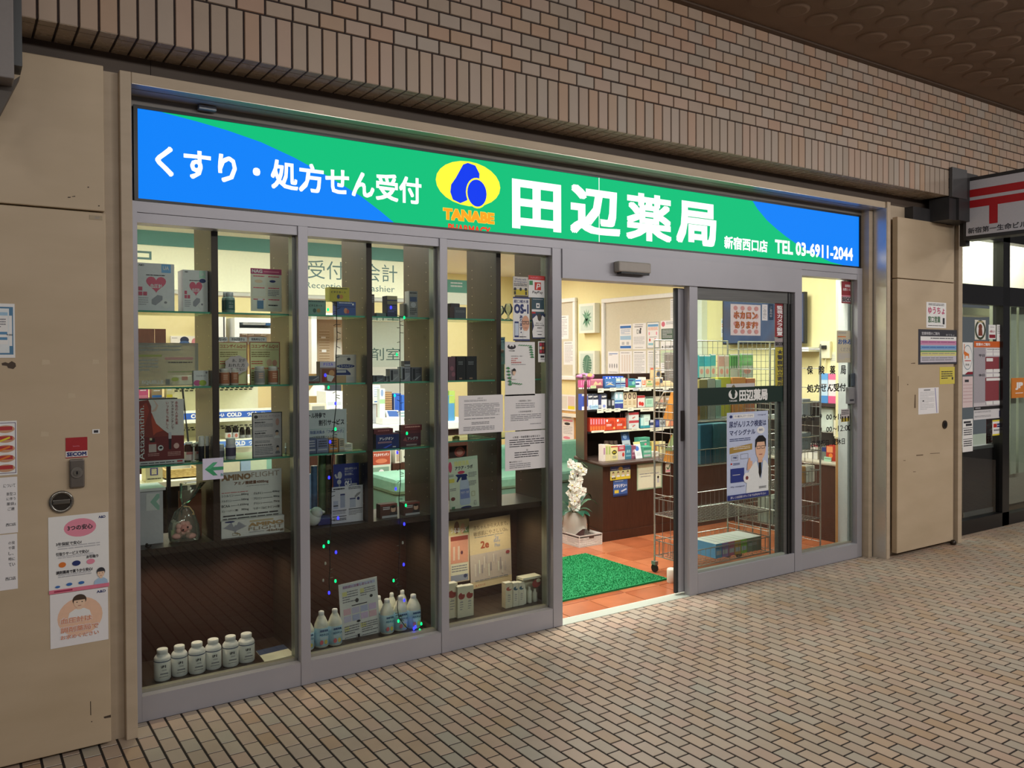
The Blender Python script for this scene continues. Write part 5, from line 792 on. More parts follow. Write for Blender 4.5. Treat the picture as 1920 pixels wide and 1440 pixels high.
for k in range(3):
    xx = x0+(x1-x0)*(.2+.3*k); hh = (z1-ZF)*(.72-.12*k); mb = MB(); mb.lathe((xx, .15, ZF+.001), [(.014, 0), (.015, .003), (.015, hh*.7), (.008, hh*.78), (.008, hh)], C('#d9d0bd', .35), 12); mb.build('bottle', e)
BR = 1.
# ================================================================ RECEPTION SIDE
sgn = thing('reception_sign', 'long white overhead reception sign with a teal band along its top', 'sign', (1.2, 3.1, 2.05))
LT = C('#4f6f70', .5)
mb = MB(); x0, x1 = -.58, 2.92; z1, z0 = 2.405, 2.075; mb.box(x0, x1, 3.0, 3.2, z0, z1, C('#f0ead2', .5)); w_, h_ = x1-x0, z1-z0
def fr(l, t, r, b, y=3.0):
    a, b_, c, d = rect(l, t, r, b, y); return (a-x0)/w_, (z1-c)/h_, (b_-a)/w_, (c-d)/h_
ringa = fr(236, 470, 284, 486)
mb.face((x0, 3.0, z1), U, V, w_, h_, [('T', '受付・会計', *fr(577, 492, 745, 526), LT, .0), ('T', 'Reception', *fr(573, 530, 648, 545), LT, .0), ('T', 'Cashier', *fr(683, 535, 740, 547), LT, .0), ('O', *ringa, .05, LT)]); mb.build('panel', sgn)
mb = MB(); mb.box(x0, x1, 2.99, 3.2, 2.405, 2.515, C('#497a75', .5)); mb.build('teal_band', sgn)
mb = MB(); mb.box(x0, x1, 3.0, 3.2, 2.516, 2.618, C('#d5cfbb', .6)); mb.build('top_panel', sgn)
mb = MB(); mb.box(x0, x1, 3.01, 3.2, 2.045, 2.075, C('#b9b9b4', .4)); mb.build('bottom_trim', sgn)
def farbox(name, label, cat, l, t, r, b, y, col, dep=.25, items=(), group=None, lay=0):
    x0, x1, z1, z0 = rect(l, t, r, b, y); mb = MB(); mb.box(x0, x1, y, y+dep, z0, z1, col); mb.face((x0, y, z1), U, V, x1-x0, z1-z0, items); return tag(mb.build(name), label, cat, group)
farbox('wall_cabinet', 'dark brown two-door wall cabinet on the yellow back wall', 'cabinet', 200, 616, 311, 646, 5.25, woodd, .3, [('R', .8, .02, .008, .96, C('#b39a7a', .4))])
farbox('cap_picture', 'white card with a navy cap picture on the back wall above the frosted stand', 'card', 320, 630, 366, 643, 5.58, C('#ece8df', .5), .018, [('L', .05, .25, .22, .2, 1, GRY), ('E', .38, .08, .36, 1., C('#26304a', .5)), ('E', .36, .7, .4, .5, C('#3c5a86', .5)), ('E', .85, .3, .25, 1.2, C('#d08a92', .5))])
farbox('door_frame', 'white door frame with a black edge at the back of the dispensary', 'door frame', 405, 588, 424, 660, 5.3, C('#e6e8e6', .5), .2, [('R', .72, .0, .14, 1, INK)])
e = thing('medicine_shelf', 'white open shelf with white packs on the back wall', 'shelf', PY(475, 640, 5.2))
x0, x1, z1, z0 = rect(440, 596, 520, 645, 5.2); mb = MB()
for a in ((x0, x0+.05, z0, z1), (x1-.05, x1, z0, z1), (x0+.05, x1-.05, z1-.05, z1), (x0+.05, x1-.05, (z0+z1)/2-.03, (z0+z1)/2+.03)): mb.box(a[0], a[1], 5.2, 5.5, a[2], a[3], C('#dfe3e6', .5))
mb.box(x0, x1, 5.5, 5.52, z0, z1, C('#b9c0c4', .5)); mb.build('carcass', e)
for k, (l, t, r, b, c) in enumerate(((456, 603, 498, 609, '#eef2f6'), (499, 602, 512, 610, '#5a8fd0'), (454, 616, 464, 628, '#e2e6ea'), (466, 617, 476, 629, '#d8dde2'), (478, 618, 487, 628, '#c8ced6'), (489, 616, 500, 629, '#dfe4e8'))):
    farbox('medicine_pack', ['long white pack on the upper back shelf', 'blue pack at the end of the upper back shelf', 'tall white pack on the lower back shelf', 'second white pack on the lower back shelf', 'short grey pack on the lower back shelf', 'last white pack on the lower back shelf'][k], 'pack', l, t, r, b, 5.25, C(c, .5), .1, [('L', .2, .3, .6, .3, 1, GRY)], 'packs on the back wall shelf')
e = thing('drawer_unit', 'white-framed recess of beige drawer racks behind the reception', 'rack', PY(620, 668, 5.0))
x0, x1, z1, z0 = rect(594, 598, 700, 700, 5.0); mb = MB(); mb.box(x0-.06, x0, 5., 5.3, z0, z1+.06, C('#eceeea', .5)); mb.box(x0, x1, 5., 5.3, z1, z1+.06, C('#eceeea', .5)); mb.box(x1, x1+.06, 5., 5.3, z0, z1+.06, C('#eceeea', .5)); mb.build('frame', e)
mb = MB(); mb.box(x0, x1, 5.28, 5.34, z0, z1, C('#b7a288', .6)); h_ = z1-z0; w_ = x1-x0
mb.face((x0, 5.28, z1), U, V, w_, h_, [('R', .02, .08, .14, .9, C('#b9cdd0', .4)), ('R', .02, .02, .06, .07, RED), ('R', .2, .2, .18, .8, C('#a58f74', .5)), ('R', .46, .14, .14, .9, C('#d9d8d2', .5))]+[('R', .2, .2+.05*i, .18, .012, C('#cdbda6', .5)) for i in range(14)]+[('R', .02, .1+.04*i, .14, .01, C('#8fa5ab', .5)) for i in range(20)]+[('R', .23, .32, .08, .03, PAP), ('R', .24, .56, .08, .05, PAP)]); mb.build('drawers', e)
e = thing('glass_partition', 'frosted dispensary partition with thin dark kanji', 'partition', PY(740, 700, 4.4))
x0, x1, z1, z0 = rect(672, 603, 790, 740, 4.4); mb = MB(); mb.box(x0, x1, 4.4, 4.43, z0, z1, C('#cfdcd8', .3)); w_, h_ = x1-x0, z1-z0
a, b_, c, d = rect(663, 652, 750, 676, 4.4); mb.face((x0, 4.4, z1), U, V, w_, h_, [('T', '調剤室', (a-x0)/w_, (z1-c)/h_, (b_-a)/w_, (c-d)/h_, LT, .0), ('R', 0, .62, 1, .38, C('#e6ebe8', .4))]); mb.build('panel', e)
mb = MB(); mb.box(x0, x1, 4.38, 4.45, z1, z1+.06, C('#e9e6d2', .5)); mb.box(x0-.05, x0, 4.38, 4.45, z0, z1+.06, C('#e9e6d2', .5)); mb.build('frame', e)
farbox('hanging_sign', 'small teal and white hanging sign behind the third window', 'sign', 836, 525, 880, 571, 3.4, C('#dfe3da', .5), .03, [('R', 0, 0, 1, .52, C('#4d857a', .5)), ('L', .2, .1, .5, .25, 2, LGR)])
# reception counter
e = thing('reception_counter', 'long white-topped reception counter with a brown front', 'counter', (1.6, 2.6, 0))
mb = MB(); mb.box(-.55, 3.1, 2.45, 3.1, 0, .93, woodd); mb.build('front', e)
mb = MB(); mb.box(-.58, 3.14, 2.38, 3.14, .93, 1.0, C('#f0efe9', .4), .01); mb.build('worktop', e)
ZC = 1.0
def onc(name, label, cat, l, t, r, b, col, items=(), y=2.5, dep=.12, group=None): return carton(name, label, cat, l, t, r, b, ZC, y, dep, col, items, None, None, group)
e = thing('desk_lamp', 'white desk lamp with a cone shade on the reception counter', 'lamp', PY(597, 790, 2.8)); e.location.z = ZC
c = PY(597, 728, 2.85); mb = MB(); mb.lathe((c.x, 2.85, c.z-.06), [(.1, 0), (.1, .01), (.03, .1), (.02, .12)], C('#eceeee', .4), 16); mb.build('lamp_shade', e)
mb = MB(); mb.tube([(c.x+.02, 2.9, ZC+.02), (c.x+.1, 2.9, ZC+.25), (c.x, 2.85, c.z+.05)], .012, C('#c9cdd0', .3, .5)); mb.build('arm', e); mb = MB(); mb.cyl((c.x+.02, 2.9, ZC+.001), (c.x+.02, 2.9, ZC+.03), .08, C('#55606a', .4)); mb.build('base', e)
onc('label_printer', 'white label printer on the counter behind the price card', 'printer', 611, 734, 644, 800, '#eceff2', [('R', .1, .3, .8, .1, C('#c9ced6', .4)), ('R', .2, .5, .6, .06, GRY)], dep=.2)
onc('document_tray', 'shallow cream document tray on the reception counter', 'tray', 582, 757, 612, 790, '#ded6c2', [('R', .1, .1, .8, .3, C('#8f8f88', .5))], y=2.42)
onc('black_tray', 'black tray seen under the second shelf', 'tray', 619, 722, 640, 734, '#2a2d36', [], y=2.62)
e = thing('monitor', 'white-backed monitor on the counter next to the brown boxes', 'monitor', PY(705, 790, 2.6)); e.location.z = ZC
x0, x1, z1, z0 = rect(694, 722, 713, 757, 2.6); mb = MB(); mb.box(x0, x1, 2.6, 2.64, z0, z1, C('#e8ebf0', .4)); mb.face((x0, 2.6, z1), U, V, x1-x0, z1-z0, [('L', .4, .1, .5, .6, 5, C('#9fb4cc', .5)), ('R', .4, .86, .3, .06, BLU)]); mb.build('screen', e)
mb = MB(); mb.box((x0+x1)/2-.02, (x0+x1)/2+.02, 2.62, 2.64, ZC+.001, z0, C('#c9ccd2', .4)); mb.box(x0, x1, 2.56, 2.7, ZC+.001, ZC+.012, C('#c9ccd2', .4)); mb.build('stand', e)
onc('spray_bottle', 'clear bottle with a green cap on the counter', 'bottle', 712, 729, 722, 792, '#dfe9e4', [('R', 0, .3, 1, .12, C('#a9d0a0', .5)), ('E', .2, .02, .5, .2, C('#8fa5d0', .5))], y=2.45, dep=.05)
onc('box_stack', 'stack of thin brown boxes on the counter', 'boxes', 720, 735, 735, 792, '#b08a60', [('R', 0, .07*i, 1, .02, C('#6a4a34', .5)) for i in range(14)], y=2.55, dep=.2)
onc('folder_file', 'upright blue file binder on the reception counter', 'binder', 739, 738, 752, 792, '#2b57b4', [('R', 0, 0, .06, 1, LGR)], y=2.58, group='blue binders on the counter')
onc('folder_file', 'blue file binder touching the walnut partition', 'binder', 753, 741, 768, 792, '#3162bd', [('R', .6, .15, .3, .3, PAP)], y=2.58, group='blue binders on the counter')
e = thing('tablet_terminal', 'tilted payment tablet with a blue screen on the counter', 'tablet', PY(735, 795, 2.42)); e.location.z = ZC
a, b_, c, d = PY(722, 769, 2.5), PY(746, 769, 2.5), PY(751, 783, 2.42), PY(727, 783, 2.42); mb = MB(); mb.prism([d, c, b_, a], (0, .012, -.012), C('#e6e9ee', .4)); mb.poly([Vector(p)+Vector((0, -.002, .002))+(Vector(q)-Vector(p))*.12 for p, q in ((d, b_), (c, a), (b_, d), (a, c))], EM('#6f9cf0', .8)); mb.build('screen', e)
x0, x1, z1, z0 = rect(716, 783, 753, 795, 2.4); mb = MB(); mb.box(x0, x1, 2.39, 2.52, ZC+.001, z1, C('#ecebe4', .4), .004); mb.build('base', e)
onc('paper_stack', 'stack of printed forms beside the tablet', 'papers', 752, 772, 768, 796, '#e6e8ea', [('R', 0, .05, 1, .12, C('#8fb0b8', .5)), ('R', 0, .3, 1, .12, C('#8fb0b8', .5)), ('L', .3, .6, .5, .2, 2, INK)], y=2.4)
# cold display case
e = thing('cold_case', 'white refrigerated display case with a blue lettered shelf strip', 'display case', PY(430, 870, 2.1)); e.location.z = .62
yc = 1.75; xl, xr = PY(343, 780, yc).x, PY(516, 780, yc).x; zt = PY(430, 722, yc).z; zb = .80
CR = C('#ebe8d2', .5)
mb = MB(); mb.box(xl, xr, yc+.38, yc+.42, .62, zt, CR); mb.build('back_panel', e)
mb = MB(); mb.box(xl, xr, yc+.1, yc+.42, zt, zt+.06, CR); mb.build('top', e)
mb = MB(); mb.box(xl, xr, yc-.1, yc+.38, .62, zb, C('#e2e2dc', .5)); mb.build('base', e)
mb = MB()
for rw in range(3):
    for i in range(16): mb.box(xl+.03+(xr-xl-.06)*(i+.25*(rw % 2))/16, xl+.03+(xr-xl-.06)*(i+.25*(rw % 2)+.6)/16, yc+.376, yc+.38, zt-.02-.014*rw, zt-.013-.014*rw, BLK)
for rw in range(2):
    for i in range(16): mb.box(xl+.03+(xr-xl-.06)*(i+.25*(rw % 2))/16, xl+.03+(xr-xl-.06)*(i+.25*(rw % 2)+.6)/16, yc+.376, yc+.38, zt-.30-.014*rw, zt-.293-.014*rw, BLK)
mb.build('vent_slots', e)
zs_ = PY(450, 775, yc).z; mb = MB(); mb.box(xl, xr, yc, yc+.37, zs_-.045, zs_-.03, CR); mb.box(xl, xr, yc-.004, yc, zs_-.05, zs_+.03, C('#eceade', .4))
mb.face((xl, yc-.004, zs_+.03), U, V, xr-xl, .08, [('R', .0, .2, 1, .5, C('#3b62b8', .4)), ('T', 'COLD', .46, .28, .16, .34, PAP, .05), ('T', 'つめた〜い', .68, .28, .2, .34, PAP, .05), ('T', 'COLD', .08, .28, .16, .34, PAP, .05), ('T', 'つめた〜い', .25, .28, .18, .34, PAP, .05)]); mb.build('upper_shelf', e)
mb = MB(); mb.tube([PY(342, 727, yc), PY(347, 775, yc), PY(353, 828, yc)], .006, BLK); mb.build('side_edge', e)
zl = PY(440, 822, yc+.1).z; mb = MB(); mb.box(xl, xr, yc, yc+.37, zl-.05, zl, CR); mb.face((xl, yc, zl), U, V, xr-xl, .05, [('R', 0, .1, 1, .8, C('#5f86cf', .4)), ('T', 'COLD', .5, .2, .16, .6, PAP, .05), ('T', 'つめた〜い', .7, .2, .2, .6, PAP, .05)]); mb.build('lower_shelf', e)
for k, (l, t, r, cl_) in enumerate(((422, 795, 434, 0), (436, 795, 447, 0), (449, 798, 459, 1), (460, 798, 470, 1), (471, 798, 479, 1))):
    jar('drink_bottle', ['tonic bottle with a red oval label, first on the cold shelf', 'tonic bottle with a red oval label, second on the cold shelf', 'small black tonic bottle next to the red oval pair', 'small black tonic bottle in the middle of the dark trio', 'small black tonic bottle closest to the framed sheet'][k], 'bottle', l, t, r, 822, zl, yc+.1, C('#1f1712', .15), C('#d8d6c8', .4), (.02, .42 if cl_ == 0 else .24, C('#d6d8e4' if cl_ == 0 else '#8f9198', .5)), .12, 'tonic bottles on the cold shelf', [('E', .15, .15, .7, .7, C('#c0766a', .5))] if cl_ == 0 else None, .5, .25)
# near-left counter with sanitizer
e = thing('service_table', 'low white table edge behind the first window', 'table', (.2, 1.4, 0)); zt_ = PY(300, 902, 1.25).z
mb = MB(); mb.box(-.5, .60, 1.2, 1.62, zt_-.03, zt_, C('#f0ecd0', .5)); mb.build('tabletop', e)
for a in (-.46, .54):
    for b_ in (1.24, 1.57): mb = MB(); mb.box(a, a+.03, b_, b_+.03, 0, zt_-.03, BLK); mb.build('leg', e)
carton('sanitizer_box', 'cream sanitizer box with navy kanji on the low white table', 'box', 273, 858, 305, 902, zt_, 1.22, .12, '#dfdcb4', [('T', '除', .3, .1, .4, .28, C('#3b4080', .5), .04), ('R', .26, .42, .46, .3, C('#4a4f94', .5)), ('T', '菌', .32, .45, .34, .24, C('#dfdcb4', .5), .03), ('L', .1, .84, .8, .08, 1, INK)], side='#cfcca6')
e = thing('wicker_tray', 'wicker tray of folded tissues on the low white table', 'tray', PY(338, 900, 1.3)); e.location.z = zt_
x0, x1, _, _ = rect(308, 880, 372, 900, 1.3); mb = MB(); wk = noise_mat('wicker', '#a5854a', '#d2b678', 60, .6, 0, (1, 1, 3)); mb.box(x0, x1, 1.28, 1.3, zt_+.001, zt_+.055, wk); mb.box(x0, x1, 1.5, 1.52, zt_+.001, zt_+.055, wk); mb.box(x0, x0+.02, 1.3, 1.5, zt_+.001, zt_+.055, wk); mb.box(x1-.02, x1, 1.3, 1.5, zt_+.001, zt_+.055, wk); mb.box(x0, x1, 1.28, 1.52, zt_+.001, zt_+.008, wk); mb.build('basket', e)
mb = MB(); mb.box(x0+.03, x1-.03, 1.33, 1.48, zt_+.02, zt_+.085, C('#e6e6d2', .7), .01); mb.box(x0+.12, x0+.18, 1.32, 1.44, zt_+.086, zt_+.1, C('#9fb6d8', .6)); mb.build('tissues', e)
farbox('black_bag', 'black bag standing under the low white table', 'bag', 250, 910, 352, 1020, 1.3, C('#1e2022', .45), .2)
e = thing('dark_rack', 'dark wire rack rail behind the dress poster', 'rack', PY(290, 750, 1.0)); zr_ = PY(290, 747, 1.).z
mb = MB(); mb.box(-.25, .34, .98, 1.15, zr_-.015, zr_, BLK); mb.build('rail', e); 
for x in (-.22, .31): mb = MB(); mb.box(x, x+.02, 1.12, 1.14, 0, zr_+.1, BLK); mb.build('post', e)
for k, (l, t, r, c, lb) in enumerate(((259, 727, 278, '#d8608a', 'hot pink carton on the dark rack'), (284, 728, 304, '#a08a68', 'brown picture carton with a blue strip on the dark rack'), (246, 728, 256, '#8c4a4a', 'red-brown carton at the frame end of the dark rack'), (312, 726, 324, '#d8cf9c', 'cream carton at the open end of the dark rack'))):
    carton('rack_carton', lb, 'box', l, t, r, 746, zr_, 1.02, .06, c, [('L', .2, .2, .6, .2, 1, PAP), ('R', .05, .7, .9, .25, [PNK, BLU, LGR, YEL][k])], group='cartons on the dark rack')
for k, (l, t, r, b, c, lb) in enumerate(((410, 866, 450, 900, '#d9d6b8', 'cream folded leaflet pack on the white table past the amino card'), (452, 864, 470, 900, '#9fb9cf', 'blue and white leaflet pack past the amino card'), (470, 860, 500, 900, '#cfe0c0', 'pale green carton past the amino card'), (500, 858, 512, 900, '#8fc0ac', 'mint carton next to the partition'))):
    x0, x1, z1, z0 = rect(l, t, r, b, 1.4); mb = MB(); mb.box(x0, x1, 1.4, 1.5, .7, z1, C(c, .5)); tag(mb.build('leaflet_pack'), lb, 'pack', 'packs on the low cabinet past the amino card')
mb = MB(); mb.box(.66, 1.25, 1.3, 1.6, 0, .699, C('#4a2a20', .5)); tag(mb.build('low_cabinet'), 'low brown cabinet behind the amino card', 'cabinet')
for k, (l, t, r, b, c, it, lb) in enumerate(((697, 844, 733, 873, '#c4cfc6', [('R', .06, .08, .9, .86, C('#a84a34', .45)), ('T', 'アスタキサンチン', .1, .2, .8, .2, PAP, .02), ('E', .2, .55, .6, .3, C('#d07a5a', .4))], 'red astaxanthin box on the shelf behind the second window'), (697, 873, 733, 896, '#cdd6c4', [('R', .06, .12, .84, .7, C('#7f9a88', .5)), ('E', .36, .3, .28, .5, PAP), ('T', 'TANABE', .4, .55, .2, .12, INK)], 'white and sage box under the red astaxanthin box'), (741, 842, 752, 868, '#d9cfc0', [('R', .2, .1, .6, .8, C('#b09a88', .5))], 'cream carton standing between the red box and partition'), (753, 843, 766, 866, '#cfcbbd', [('E', .3, .5, .3, .2, INK)], 'grey card against the partition below the allergy boxes'))):
    x0, x1, z1, z0 = rect(l, t, r, b, 2.1); mb = MB(); mb.box(x0, x1, 2.1, 2.2, z0, z1, C(c, .5)); mb.face((x0, 2.1, z1), U, V, x1-x0, z1-z0, it); tag(mb.build('counter_box'), lb, 'box', 'boxes below the reception counter')
zq = PY(715, 896, 2.1).z; mb = MB(); mb.box(1.9, 2.75, 2.08, 2.34, 0, zq-.001, woodd); tag(mb.build('step_cabinet'), 'low brown step cabinet before the reception counter', 'cabinet')
zq2 = PY(745, 868, 2.1).z; mb = MB(); mb.box(PY(735, 868, 2.1).x, 2.75, 2.082, 2.34, zq, zq2-.001, woodd); tag(mb.build('step_cabinet'), 'small raised brown block on the step cabinet', 'cabinet')
TEAL = noise_mat('teal_vinyl', '#6fa08a', '#7cab95', 30, .45)
def sofa(name, label, x0, x1, y0, y1, zt, back=None):
    e = thing(name, label, 'bench', ((x0+x1)/2, (y0+y1)/2, 0)); mb = MB(); mb.box(x0, x1, y0, y1, zt-.12, zt, TEAL, .03); mb.build('seat', e)
    mb = MB(); mb.box(x0+.02, x1-.02, y0+.02, y1-.02, .0, zt-.12, C('#6b9484', .5)); mb.build('base', e)
    if back: mb = MB(); mb.box(x0, x1, y1-.01, y1+.12, zt-.05, back, TEAL, .03); mb.build('backrest', e)
sofa('waiting_bench', 'pale green stool seen between the patch boxes and divider', 1.86, 2.16, 1.45, 1.9, .70)
sofa('waiting_bench', 'teal waiting bench with a backrest beyond the shelving', 3.35, 5.3, 2.62, 3.15, .44, .66)
for k, (l, t, r, b, c, lb) in enumerate(((842, 733, 853, 760, '#7fa04a', 'green and blue box on the counter behind the text page'), (842, 742, 852, 762, '#4f8fc0', 'blue box front of the green one behind the text page'))):
    carton('counter_box', lb, 'box', l, t, r, b, ZC, 2.41 if k else 2.5, .06, c, [('R', 0, .0, 1, .3, C('#a9c060', .5))], group='boxes at the counter end')
# ================================================================ WALL BOARDS (right-hand shop wall)
XW = 5.695
def board(label, l, t, r, b, x=XW):
    m = (l+r)/2; n = (t+b)/2; ya, yb = PX(l, n, x).y, PX(r, n, x).y; z1 = PX(r, t, x).z; z0 = PX(m, b, x).z
    e = thing('pin_board', label, 'board', (x, (ya+yb)/2, z0)); mb = MB(); mb.box(x-.012, x, yb, ya, z0, z1, noise_mat('felt', '#cdc6b2', '#d3ccb9', 60, .9)); mb.build('felt', e)
    mb = MB(); f = C('#efeee8', .45)
    for q in ((yb-.05, ya+.05, z1, z1+.05), (yb-.05, ya+.05, z0-.05, z0), (yb-.05, yb, z0, z1), (ya, ya+.05, z0, z1)): mb.box(x-.04, x-.0002, q[0], q[1], q[2], q[3], f, .008)
    mb.build('frame', e)
zA = 2.22
m_ = []
board('large framed pin board above the medicine shelves', 1137, 557, 1272, 706)
board('framed pin board end seen beside the door mullion', 1000, 566, 1078, 704)
LW = lambda name, label, l, t, r, b, items, bg=PAP: wallsheet(name, label, 'notice', l, t, r, b, XW-.0135, bg, items)
L6 = [('L', .1, .06, .7, .05, 1, INK), ('L', .1, .16, .8, .76, 12, LGR)]
LW('notice', 'white sheet with blue bars in the top row of the pin board', 1162, 608, 1184, 655, [('R', .04, .06, .92, .1, BLU), ('L', .08, .2, .8, .22, 5, C('#8fa5c8', .5)), ('R', .04, .46, .92, .16, C('#9fbfdc', .5)), ('R', .18, .7, .22, .12, LGR), ('R', .58, .7, .22, .12, LGR), ('R', .04, .86, .92, .1, BLU)])
LW('notice', 'white sheet with a small black drawing in the top row', 1186, 606, 1211, 655, [('L', .2, .05, .6, .04, 1, INK), ('L', .15, .12, .6, .06, 1, INK), ('O', .32, .24, .14, .16, .02, INK), ('R', .52, .26, .12, .14, INK), ('E', .55, .18, .12, .08, INK), ('L', .1, .52, .8, .3, 7, LGR), ('L', .2, .92, .6, .04, 1, GRY)])
LW('notice', 'grey-framed sheet with a blue heading in the top row', 1213, 604, 1236, 653, [('O', 0, 0, 1, 1, .02, C('#6f7f86', .5)), ('R', .08, .08, .84, .09, C('#6a9fd0', .5)), ('L', .1, .2, .8, .12, 3, ORG), ('E', .14, .36, .1, .14, PNK), ('E', .74, .36, .1, .14, PNK), ('R', .2, .56, .6, .02, GRY), ('E', .18, .62, .12, .12, RED), ('E', .62, .62, .1, .12, RED), ('R', .12, .8, .4, .08, C('#8fc0d0', .5))])
LW('notice', 'white sheet with a dark green panel and pink circle', 1239, 601, 1265, 655, [('E', .05, .03, .26, .18, C('#d06a80', .5)), ('L', .4, .05, .55, .1, 2, GRY), ('R', .04, .28, .9, .46, C('#4a5f54', .5)), ('L', .12, .32, .7, .3, 6, LGR), ('R', .06, .66, .86, .14, WHT), ('E', .08, .88, .1, .08, INK), ('T', '田辺薬局', .3, .87, .6, .09, INK, .02)])
LW('notice', 'lone sheet pinned high on the board beside the door leaf', 1257, 560, 1268, 600, L6)
for k, (l, r, lb) in enumerate(((1140, 1160, 'text sheet with small figures starting the lower row'), (1162, 1185, 'text sheet with pale columns in the lower row'), (1187, 1211, 'text sheet with grey paragraphs, third in the lower row'), (1214, 1236, 'text sheet with spaced lines, fourth in the lower row'))):
    LW('notice', lb, l, 659-k*.7, r, 704, [L6, [('R', .1, .08, .8, .03, BLU), ('R', .15, .3, .08, .4, PAP), ('L', .1, .14, .3, .05, 1, GRY)]+[('E', .12+.22*i, .5, .1, .2, GRY) for i in range(4)]+[('L', .1, .85, .8, .05, 1, GRY)]][k == 0] if k != 1 else [('L', .1, .06, .7, .04, 1, INK)]+[('R', .15+.2*i, .15, .12, .7, C('#d9cfcb', .5)) for i in range(4)])
LW('notice', 'pale green sheet half hidden by the grey bag', 1239, 657, 1265, 704, [('R', 0, .0, 1, .5, C('#c3d4b6', .5)), ('L', .1, .1, .7, .7, 8, LGR)])
LW('notice', 'lined sheet on the partly hidden board', 1040, 592, 1066, 636, L6)
LW('notice', 'lower lined sheet on the partly hidden board', 1057, 640, 1076, 684, L6)
for k, (l, t, r, b) in enumerate(((1085.5, 569, 1115, 615), (1085.5, 658, 1115, 706))):
    x = 5.62; n = (t+b)/2; ya, yb = PX(l, n, x).y, PX(r, n, x).y; z1 = PX((l+r)/2, t, x).z; z0 = z1-(ya-yb)*1.18
    e = thing('leaf_picture', ['box-framed picture of a jagged green leaf, higher of the two', 'box-framed picture of a split monstera leaf, lower of the two'][k], 'picture', (x, (ya+yb)/2, z0))
    mb = MB(); mb.box(x, 5.698, yb, ya, z0, z1, C('#ece9dc', .5)); mb.build('frame', e)
    lf = []
    if k == 0:
        for i in range(11):
            a = -2.6+.5*i; lf.append(('P', [(.5, .9), (.5+.1*math.cos(a+1.2), .5+.1*math.sin(a+1.2)), (.5+.42*math.cos(a), .5+.4*math.sin(a)), (.5+.1*math.cos(a-1.2), .5+.1*math.sin(a-1.2))], C(['#6d9a80', '#4f7f66', '#86ad92'][i % 3], .6)))
    else:
        lf.append(('E', .18, .06, .72, .8, C('#567f6c', .6)))
        for i in range(6): lf.append(('P', [(.9, .2+.11*i), (.6, .22+.1*i), (.9, .23+.11*i)], C('#c9d6cc', .6))); lf.append(('P', [(.16, .3+.09*i), (.42, .36+.08*i), (.16, .33+.09*i)], C('#c9d6cc', .6)))
        lf.append(('P', [(.3, 1), (.56, .12), (.6, .12), (.36, 1)], C('#82a494', .6)))
    mb = MB(); mb.box(x-.001, x+.002, yb+.03, ya-.03, z0+.03, z1-.03, C('#c9d6cc', .5)); mb.face((x-.001, ya-.03, z1-.03), (0, -1, 0), V, ya-yb-.06, z1-z0-.06, lf); mb.build('picture', e)
LW('notice', 'pastel picture sheet above the wooden rail', 1051, 740, 1079, 770, [('R', .05, .1, .4, .8, C('#d9d4cc', .5)), ('R', .5, .1, .45, .8, C('#d6c0c0', .5)), ('R', .5, .7, .45, .2, YEL)])
e = thing('framed_notice', 'brown-framed information sheet beside the orchid', 'notice', PX(1065, 833, 5.66)); x = 5.66; ya, yb = PX(1040, 800, x).y, PX(1079, 800, x).y; z1, z0 = PX(1065, 771, x).z, PX(1065, 832, x).z
mb = MB(); mb.box(x, 5.698, yb, ya, z0, z1, woodl); mb.build('frame', e); mb = MB(); mb.box(x-.003, x-.0002, yb+.03, ya-.16, z0+.03, z1-.04, PAP); mb.box(x-.003, x-.0002, ya-.13, ya-.02, z0+.03, z1-.04, PAP); mb.face((x-.003, ya-.16, z1-.04), (0, -1, 0), V, ya-yb-.19, z1-z0-.07, [('R', .1, .03, .7, .09, BLU), ('R', .1, .2, .8, .06, PNK), ('E', .2, .3, .5, .1, INK), ('L', .1, .45, .8, .3, 5, LGR), ('E', .1, .82, .6, .1, PNK)]); mb.build('sheet', e)
farm = MB(); farm.box(5.6, 5.699, PX(1040, 835, 5.65).y, 2.9, .80, .84, C('#e6e4da', .5)); tag(farm.build('wall_ledge'), 'white ledge on the wall over the teal bench', 'ledge')
# ================================================================ MEDICINE GONDOLA
e = thing('medicine_gondola', 'dark wood medicine shelving on a low counter facing the door', 'shelving', (4.7, 1.9, 0))
def slant(d, z0, z1, mat, nm, x1=5.69):
    mb = MB(); mb.prism([(3.79-d, 1.525-d, z0), (x1, 1.525-d, z0), (x1, 2.08, z0), (3.95-d, 2.08, z0)], (0, 0, z1-z0), mat); return mb
slant(-.012, .075, .625, woodd, '').build('counter_base', e); slant(0, 0, .075, woodd, '').build('plinth', e)
ctm = C('#4a3a34', .35); mb = slant(.012, .625, .66, ctm, ''); mb.tube([(5.69, 1.513, .6425), (3.778, 1.513, .6425), (3.938, 2.08, .6425)], .0175, ctm, 10); mb.build('countertop', e)
mb = MB(); r_ = .08; zt = 1.392; pf, pb = Vector((3.79, 1.77, 0)), Vector((3.935, 2.07, 0)); dd = (pb-pf).normalized()
pts = [pf+Vector((0, 0, .66)), pb+Vector((0, 0, .66)), pb+Vector((0, 0, zt))]+[pf+dd*(r_-r_*math.sin(t*math.pi/12))+Vector((0, 0, zt-r_+r_*math.cos(t*math.pi/12))) for t in range(7)]
mb.prism(pts, (.024, -.012, 0), woodd); mb.build('side_panel', e)
mb = MB(); mb.box(3.945, 5.69, 2.05, 2.07, .66, 1.385, C('#2b1712', .45)); mb.build('back_panel', e)
mb = MB()
for xx in (3.99, 4.53, 5.07): mb.box(xx, xx+.012, 2.04, 2.05, .68, 1.38, C('#9c9690', .3, .6))
mb.build('slotted_upright', e)
YS_ = 1.76
zr1, zr2, zr3 = [PY(1160, q_, YS_).z for q_ in (727.5, 766, 806)]
